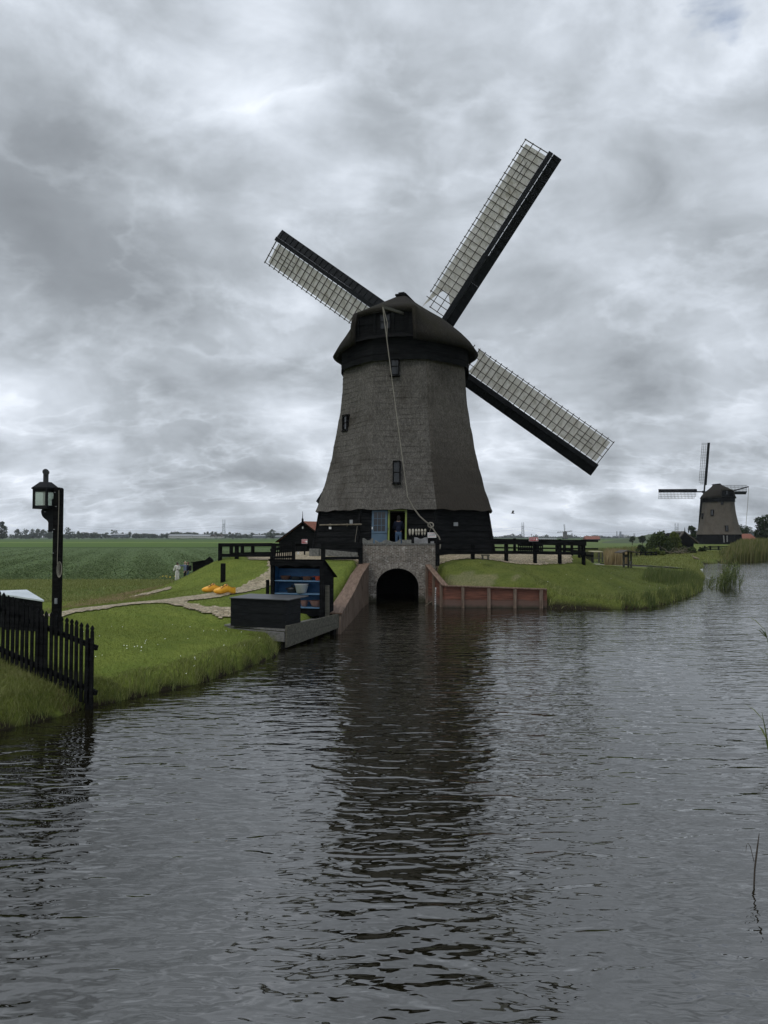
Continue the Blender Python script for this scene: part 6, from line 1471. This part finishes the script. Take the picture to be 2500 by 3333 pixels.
for i, (px, pyt, w, lab) in enumerate(FT_):
    Y = 1000 + (i * 37) % 120
    if px < 30: Y = 700
    if lab: far_tree(lab, px, pyt, 1750, w, Y, n=420, group=G1, seed=i)
    else:
        v = i % 4
        h = at(px, pyt, Y).z - at(px, 1750, Y).z; ww = w / F * Y
        if v not in protos: protos[v] = (far_tree('small dark tree in the ragged line along the left horizon', px, pyt, 1750, w, Y, n=480, group=G1, seed=i, trunk=.02), h, ww)
        else:
            T0, h0, w0 = protos[v]; b = at(px, 1750, Y); dup(T0, b, rng.uniform(0, 6), None, None, (ww / w0, ww / w0, h / h0))
# far wood masses
def mass(name, label, px0, px1, Y, base_py, hpx, n, seed):
    r2 = np.random.default_rng(seed); cl = []; K = 60
    for i in range(K):
        f = i / (K - 1); px = px0 + (px1 - px0) * f; hh = hpx * (.45 + .55 * abs(math.sin(f * 21 + seed) * math.cos(f * 8.3 + seed))) * r2.uniform(.7, 1.1)
        b = at(px, base_py, Y); hm = hh / F * Y; cl.append((b.x, Y + r2.uniform(0, 30), b.z + hm * .45, (px1 - px0) / K / F * Y * 1.0, 8, hm * .55, hm))
    o = leaf_cloud(cl, n, (hpx / F * Y) * .16, 'leaf_far', name); tag(o, label, 'treeline', None, 'stuff')
mass('treeline', 'low far-off band of trees along the left horizon', -60, 960, 1150, 1750, 19, 14000, 1)
mass('treeline', 'low far-off band of trees along the right horizon', 1590, 2200, 1900, 1756, 17, 8000, 2)
mass('treeline', 'second far band of woods behind the factory fields', 1500, 2600, 2600, 1755, 11, 6000, 5)
for i, (px, pyt, w, lab) in enumerate([(1694, 1739, 13, 'small domed tree at the foot of the pylon right of the mill'), (1776, 1741, 26, 'wide tree clump right of the STOP sign on the horizon')]):
    far_tree(lab, px, pyt, 1757, w, 1700, n=360, seed=60 + i, group='trees on the right horizon')
for i, px in enumerate((1730, 1737, 1743, 1747)): far_tree('thin poplar in the little group above the right-hand STOP sign', px, 1739 + (i % 2), 1757, 4, 1500, n=120, seed=70 + i, group='poplars above the STOP sign', shape='tall')
far_tree('small ball-shaped tree in the meadow right of the factory, the left one of two', 2058, 1746, 1774, 19, 300, 'leaf_dark', 1000, seed=80, trunk=.28)
far_tree('small ball-shaped tree close to the big bush, the right one of two', 2090, 1744, 1773, 24, 300, 'leaf_dark', 1000, seed=81, trunk=.2)
# hill / distant dike behind the bushes
m = MB(); a = at(1985, 1762, 420); 
pts = [(1960, 1764), (2050, 1752), (2120, 1738), (2200, 1736), (2300, 1745), (2420, 1760)]
rows = [[at(x, 1775, 420 + 0) for x, y in pts], [at(x, y, 440) for x, y in pts], [at(x, y, 470) for x, y in pts], [at(x, 1775, 520) for x, y in pts]]
m.grid(rows); o = m.build('hill', 'dike_green' if 'dike_green' in MAT else 'leaf_far', None, a, True); tag(o, 'green dike slope rising behind the bushes', None, None, 'structure')
# bushes on the right bank
def bush(label, px0, px1, pyt, pyb, Y, mat, n, size, seed, cat='bush', name='bush', spiky=0.0):
    a, b = at(px0, pyb, Y), at(px1, pyt, Y); w = b.x - a.x; h = b.z - a.z; rs = np.random.default_rng(seed); base = Vector(((a.x + b.x) / 2, Y, a.z)); T = thing(name, label, cat, base)
    m = MB()
    for i in range(6):
        x = rs.uniform(-.35, .35) * w; m.tube([base + Vector((x * .5, 0, -.2)), base + Vector((x, 0, h * .45)), base + Vector((x * 1.15, rs.uniform(-.3, .3), h * .85))], [.06, .04, .015], 5)
    m.build('stems', 'bark', T); cl = []
    for i in range(18):
        x = rs.uniform(-.46, .46) * w; hh = h * (1 - (abs(x) / (.5 * w)) ** 2.2 * .7) * rs.uniform(.45, 1); r_ = min(w, h) * rs.uniform(.12, .22); cl.append((base.x + x, Y + rs.uniform(-.25, .25) * w, base.z + max(r_ * .7, hh - r_), r_, r_, r_ * (1 + spiky), r_ * r_))
    leaf_cloud(cl, n, size, mat, 'foliage', T, base, up=spiky); return T
bush('large grey-green willow bush on the far bank, left of the black shed', 2108, 2186, 1728, 1802, 112, 'leaf_mid', 5200, .20, 3, spiky=.6)
bush('taller yellow-green bush touching the black shed', 2172, 2212, 1731, 1800, 113, 'leaf_light', 2600, .18, 4, spiky=.4)
bush('low rounded dark shrub behind the notice shelter', 2074, 2100, 1773, 1800, 105, 'leaf_dark', 1500, .16, 5)
bush('low tangled shrub before the black shed', 2205, 2262, 1777, 1803, 108, 'leaf_mid', 2600, .17, 6)
bush('pale low shrub between the willow bush and the notice shelter', 2100, 2160, 1785, 1806, 100, 'leaf_light', 1900, .15, 7)
bush('dark low shrub under the willow bush', 2145, 2210, 1783, 1804, 106, 'leaf_dark', 2100, .16, 8)
bush('small shrub at the right corner of the black shed', 2276, 2296, 1780, 1797, 118, 'leaf_dark', 700, .15, 9)
tree('tree', 'small dark tree between the black shed and the far mill', at(2253, 1775, 190), 5.2, 3.2, 'leaf_dark', 1300, .25, seed=21)
tree('tree', 'rounded dark tree directly right of the far mill', at(2416, 1772, 200), 5.4, 6.2, 'leaf_dark', 2200, .25, seed=22, trunk=.1)
tree('tree', 'big dark tree filling the right edge behind the reeds', at(2492, 1772, 185), 7.6, 6.6, 'leaf_dark', 5200, .27, seed=23, trunk=.08)
tree('tree', 'dark tree half outside the right edge of the photo', at(2530, 1772, 188), 8.6, 6.0, 'leaf_dark', 3000, .27, seed=24, trunk=.08)
# dead branches heap
m = MB(); rs = np.random.default_rng(5)
for i in range(26):
    p = at(2180 + rs.uniform(0, 55), 1801, 104); a = rs.uniform(0, 6.28); l = rs.uniform(.6, 2.2); e_ = p + Vector((math.cos(a) * l, math.sin(a) * l * .5, rs.uniform(.15, 1.1))); m.tube([p, p.lerp(e_, .5) + Vector((0, 0, .15)), e_], [.035, .025, .01], 4)
single(m, 'brushwood', 'dead_branch', 'heap of bare cut branches lying in front of the black shed', 'branches', at(2207, 1803, 104))

# ------------------------------------------------------------------ grass, reeds, flowers
FORE = [(-6.8, 33.4), (-4.2, 33.0), (-1.2, 33.1), (2.6, 33.2), (3.6, 33.4), (6.5, 34.4), (9.8, 36.2), (10.4, 38.2), (8, 41), (-5, 41), (-7.4, 36.6)]
PATHS = [strip_poly(pathA, [.8, .8, .9, 1.1, 1.4, 1.6, 1.6, 1.5, 1.4, 1.4, 1.4, 1.5]), strip_poly(pathB, .85), strip_poly(pathC, .6), FORE,
         [(D0.x - .1, D0.y), (D1.x, D1.y - .1), (D2.x, D2.y), (D3.x, D3.y)], [(-1.75, 22), (-.9, 22), (-.6, 33.4), (-1.3, 33.4)]]
def scatter(n, x0, x1, y0, y1, dens=None, sdmin=.1, sdmax=1e9, excl=True):
    X = rng.uniform(x0, x1, n); Y = rng.uniform(y0, y1, n); k = np.abs(X) < Y * .60 + 1.5
    X, Y = X[k], Y[k]; s = canal_sd(X, Y); k = (s > sdmin) & (s < sdmax)
    if excl:
        for P in PATHS: k &= ~in_poly(X, Y, P)
    if dens is not None: k &= rng.uniform(0, 1, len(X)) < dens(X, Y)
    X, Y = X[k], Y[k]; return np.stack([X, Y, gzv(X, Y) - .01], 1), s[k]
def lean(n, a, wind=(.0, 0)): return rng.normal(size=(n, 2)) * a + np.array(wind)
P, s = scatter(150000, -11, -1, 10.5, 20); n = len(P); blades('lawn_grass', P, rng.uniform(.02, .06, n), rng.uniform(.006, .011, n), lean(n, .02), 'lawn_blade', 'short mown grass of the lawn on the left bank', segs=1)
P, s = scatter(170000, -15, 0, 20, 36); n = len(P); blades('lawn_grass', P, rng.uniform(.02, .055, n), rng.uniform(.010, .018, n), lean(n, .02), 'lawn_blade', 'short grass of the mound below the mill yard', segs=1)
P, s = scatter(150000, 2.3, 24, 29.8, 50, lambda X, Y: np.where(np.hypot((X - 4.0) / 2.2, (Y - 31.7) / .9) < 1, .5, 1)); n = len(P); blades('lawn_grass', P, rng.uniform(.02, .06, n), rng.uniform(.012, .022, n), lean(n, .025), 'slope_blade', 'short grass on the slope right of the culvert', segs=1)
# taller fringe along the water, left bank
P, s = scatter(90000, -9, -2.2, 9, 19.5, lambda X, Y: .8, .02, .75, False); n = len(P); h = rng.uniform(.07, .24, n) * np.clip(1.25 - s * 1.3, .25, 1.2) * (1 + .5 * np.sin(P[:, 0] * 5) * np.sin(P[:, 1] * 3.3)); blades('bank_grass', P, h, rng.uniform(.005, .010, n), lean(n, .07, (.03, -.04)), 'tall_grass', 'longer ragged grass hanging over the left bank edge')
P, s = scatter(9000, -9, -2.2, 9, 19.5, lambda X, Y: .5 + .5 * np.sin(X * 9 + Y * 4), -.05, .28, False); n = len(P); P[:, 2] = np.maximum(P[:, 2], -.02); blades('bank_sedge', P, rng.uniform(.22, .48, n), rng.uniform(.008, .014, n), lean(n, .16, (.06, -.10)), 'reed_green', 'long sedge leaves drooping into the water along the left bank')
# rough grass on the slope before the picket fence
P, s = scatter(60000, -9, -4.5, 9.5, 13.6, None, .1, 2.4); n = len(P); blades('bank_grass', P, rng.uniform(.04, .13, n), rng.uniform(.006, .010, n), lean(n, .05), 'tall_grass', 'rough grass on the slope before the picket fence')
# right bank fringe
P, s = scatter(120000, 6.7, 27, 29.6, 62, lambda X, Y: .75, .0, 1.3, False); n = len(P); tip = np.clip((P[:, 0] - 9) / 6, 0, 1); blades('bank_grass', P, rng.uniform(.08, .22, n) * (1 + 1.6 * tip * np.clip(1.2 - s, 0, 1)), rng.uniform(.012, .022, n), lean(n, .08, (.04, -.04)), 'tall_grass', 'longer grass along the water edge of the right bank')
P, s = scatter(60000, 13.5, 24, 34, 56, lambda X, Y: np.clip(1.1 - np.hypot(X - 18.0, Y - 43.0) / 4, 0, 1), .0, 3.2, False); n = len(P); blades('bank_sedge', P, rng.uniform(.28, .68, n), rng.uniform(.012, .022, n), lean(n, .12, (.08, 0)), 'reed_green', 'tall fresh green sedge at the tip of the right bank')
P, s = scatter(30000, 9.5, 18, 29.6, 42, lambda X, Y: .5 + .5 * np.sin(X * 5), -.05, .5, False); n = len(P); P[:, 2] = np.maximum(P[:, 2], -.02); blades('bank_sedge', P, rng.uniform(.25, .65, n), rng.uniform(.014, .024, n), lean(n, .12), 'reed_green', 'reedy stems along the front edge of the right bank')
# field verge, polder edge
P, s = scatter(90000, -36, -8, 40, 64, lambda X, Y: .8); n = len(P); blades('verge_grass', P, rng.uniform(.06, .22, n), rng.uniform(.02, .05, n), lean(n, .10), 'tall_grass', 'rough green verge between the left bank and the crop field', segs=1)
X = rng.uniform(-.56, .08, 200000); Y = 64 / (1 - rng.uniform(0, .742, 200000)); X = X * Y; k = (X < 8) & (np.sin(Y * 5.2 + .2 * np.sin(X)) > -.4) & (rng.uniform(0, 1, 200000) < .6 + .4 * np.sin(X * .9 + Y * .31)); X, Y = X[k], Y[k]; P = np.stack([X, Y, gzv(X, Y) - .01], 1); n = len(P); blades('crop_plants', P, rng.uniform(.06, .18, n), rng.uniform(.10, .24, n), lean(n, .20), 'crop', 'low leafy crop growing in rows on the polder field', segs=1)
P, s = scatter(16000, -16, -8.5, 26, 37, lambda X, Y: np.clip(1.2 - np.abs((X + 11.6) - (Y - 33) * -.1) / 1.6, 0, 1)); n = len(P); blades('dry_cuttings', P, rng.uniform(.03, .14, n), rng.uniform(.015, .03, n), lean(n, .14), 'reed_tan', 'strip of dry cut reed along the ditch left of the mound', segs=1)
# far bank mown grass
P, s = scatter(60000, 24, 62, 64, 122, None, .3); n = len(P); blades('mown_grass', P, rng.uniform(.05, .16, n), rng.uniform(.05, .10, n), lean(n, .08), 'far_lawn', 'pale mown grass on the far bank before the second mill', segs=1)
P, s = scatter(40000, 24, 52, 58, 96, None, -.05, 1.6); n = len(P); P[:, 2] = np.maximum(P[:, 2], -.02); blades('bank_grass', P, rng.uniform(.15, .5, n), rng.uniform(.03, .06, n), lean(n, .1), 'tall_grass', 'longer grass along the water edge of the far bank', segs=1)
# big reed bed right
def reeds(name, label, P, hh, w, mat, wind=(.25, 0), lean_=.12, kind='stuff', cat=None):
    n = len(P); return blades(name, P, hh, w, lean(n, lean_, wind), mat, label, kind=kind, cat=cat)
X = rng.uniform(38, 75, 60000); Y = rng.uniform(80, 118, 60000); sd_ = canal_sd(X, Y); k = (sd_ > -1.0) & (sd_ < 7) & (X / Y > .470 + .02 * rng.uniform(0, 1, 60000)); X, Y, sd_ = X[k], Y[k], sd_[k]
hr = rng.uniform(1.2, 2.3, len(X)) * np.clip((X / Y - .455) / .045, .4, 1); reeds('reed_bed', 'tall dense reed bed along the far bank at the right', np.stack([X, Y, np.maximum(gzv(X, Y), 0) - .05], 1), hr, rng.uniform(.06, .13, len(X)), 'reed_mix')
X = rng.uniform(19, 27, 9000); Y = rng.uniform(68, 90, 9000); k = np.abs(X / Y - (2003 - 1250) / F) < .016; X, Y = X[k], Y[k]
reeds('reed_bed', 'patch of dry tan reeds left of the notice shelter', np.stack([X, Y, gzv(X, Y)], 1), rng.uniform(.8, 1.7, len(X)), rng.uniform(.04, .08, len(X)), 'reed_tan', (.1, 0))
X = rng.uniform(22, 60, 16000); Y = rng.uniform(95, 150, 16000); k = (X / Y > .28) & (X / Y < .36); X, Y = X[k], Y[k]; reeds('reed_bed', 'rough tan grasses in the meadow behind the dry reeds', np.stack([X, Y, gzv(X, Y)], 1), rng.uniform(.4, 1.1, len(X)), rng.uniform(.06, .1, len(X)), 'reed_mix', (.1, 0))
# reed plants in the water: stems with leaves and a plume
def reed_plants(name, label, stems, mat, cat='reeds', group=None, base=None):
    T = MB()
    for (x, y, h, wx, wy) in stems:
        b = Vector((x, y, -.15)); pts = []
        for i in range(5):
            f = i / 4; pts.append(b + Vector((wx * f ** 1.8, wy * f ** 1.8, (h + .15) * f)))
        T.tube(pts, [.007 * (1 + h * .2)] * 4 + [.003], 4)
        for i in range(int(4 + h * 3)):
            f = random.uniform(.3, .98); j = min(int(f * 4), 3); p = pts[j].lerp(pts[j + 1], f * 4 - j); a = random.uniform(0, 6.28); l = random.uniform(.25, .5) * min(1, h); dr = Vector((math.cos(a) * .7 + (.45 if wx > 0 else -.2), math.sin(a) * .7, random.uniform(.2, .9))).normalized(); sd2 = Vector((-dr.y, dr.x, 0)).normalized() * .012 * (1 + h * .3)
            T.add([p - sd2 * .5, p + sd2 * .5, p + dr * l * .5 + sd2, p + dr * l * .5 - sd2, p + dr * l + Vector((0, 0, -.18 * l))], [(0, 1, 2, 3), (3, 2, 4)])
    return single(T, name, mat, label, cat, base or (stems[0][0], stems[0][1], 0), group)
st = []
for i in range(150):
    px = np.clip(random.gauss(2355, 26), 2292, 2402); Yr = random.uniform(41, 45); x = (px - 1250) / F * Yr; st.append((x, Yr, random.uniform(.5, 1.3) * (1.25 if 2340 < px < 2395 else .7), random.uniform(.05, .5), random.uniform(-.1, .1)))
reed_plants('reed_clump', 'clump of green reeds standing in the canal off the right bank tip', st, 'reed_green')
st = [((2300 + 3 * i - 1250) / F * 42.5, 42.5 + random.uniform(-1, 1), random.uniform(.25, .6), random.uniform(-.05, .1), 0) for i in range(24)]
reed_plants('reed_clump', 'thin line of short reeds between the bank tip and the reed clump', st, 'reed_green')
reed_plants('reed', 'leafy reed leaning in from the right edge of the photo, the upper one', [(7.02, 12.75, 1.42, -.22, 0), (7.1, 12.8, 1.2, -.1, 0), (7.2, 12.7, 1.5, .1, 0)], 'reed_green', 'reed')
reed_plants('reed', 'sparse green reed rising from the water at the right edge of the photo', [(5.12, 9.52, .72, -.10, 0), (5.16, 9.5, .5, .05, 0), (5.2, 9.6, .6, .08, 0)], 'reed_green', 'reed')
m = MB(); b = onz(2452, 2880, 0); m.tube([b + Vector((0, 0, -.1)), b + Vector((.015, 0, .14)), b + Vector((.035, 0, .28)), b + Vector((.06, 0, .445))], [.007, .0075, .008, .003], 5)
m.tube([b + Vector((.01, 0, .2)), b + Vector((-.02, 0, .33)), b + Vector((-.04, 0, .36)), b + Vector((-.055, 0, .34)), b + Vector((-.06, 0, .28))], [.003, .003, .003, .003, .001], 4)
single(m, 'reed_stalk', 'bark', 'single dark bent reed stalk in the near water, bottom right', 'reed', b)
# daisies
def flowers(P, mat, lab, r):
    n = len(P); a = np.linspace(0, 2 * np.pi, 6, endpoint=False); ring = np.stack([np.cos(a), np.sin(a), np.zeros(6)], 1)
    V = (P[:, None, :] + ring[None] * (r * rng.uniform(.6, 1.2, n))[:, None, None]); V[:, :, 2] += .075 + ring[None, :, 1] * r * .6
    o = np_mesh('daisies', V.reshape(-1, 3), np.arange(6 * n), np.full(n, 6), mat); tag(o, lab, None, None, 'stuff')
P, s = scatter(900, -7, -2.4, 13.2, 19.8, lambda X, Y: np.clip(.02 + .2 * np.sin(X * 2.3 + Y * 1.1) * np.sin(X * 1.1 - Y * 2.1), 0, 1)); flowers(P, 'daisy', 'white daisies dotted over the left lawn', .010)
P, s = scatter(900, 4, 20, 31.5, 45, lambda X, Y: np.clip(.02 + .2 * np.sin(X * 1.3 + Y * .9) * np.sin(X * .7 - Y * 1.1), 0, 1)); flowers(P, 'daisy', 'white daisies dotted over the right slope', .013)
P = np.array([[at(598 + random.uniform(0, 26), 1880, 62).x, 62 + random.uniform(-.5, .5), -.8 + random.uniform(.1, .45)] for i in range(22)] + [[at(520 + random.uniform(0, 50), 1880, 64).x, 64, -.7 + random.uniform(0, .2)] for i in range(10)]); flowers(P, 'yellow_flower', 'yellow flowers beside the visitors on the field edge', .04)

# ------------------------------------------------------------------ smoke and haze
def vol(name, lo, hi, dens, col, label, aniso=.2):
    m = MB(); c = (Vector(lo) + Vector(hi)) / 2; m.box(c, Vector(hi) - Vector(lo)); mt = bpy.data.materials.new(name + '_air'); mt.use_nodes = True; t = NT(mt.node_tree); t.n.clear(); o = t.new('ShaderNodeOutputMaterial')
    v = t.new('ShaderNodeVolumePrincipled'); v.inputs['Density'].default_value = dens; v.inputs['Color'].default_value = (*col, 1); v.inputs['Anisotropy'].default_value = aniso; t.l.new(v.outputs[0], o.inputs['Volume']); MAT[name + '_air'] = mt
    ob = m.build(name, name + '_air', None, c); tag(ob, label, None, None, 'stuff'); return ob
if HAZE: vol('haze', (-6500, -380, -2.6), (6500, 6000, 52), 1.1e-4, (.86, .92, 1.0), 'thin grey-blue haze over the far fields')
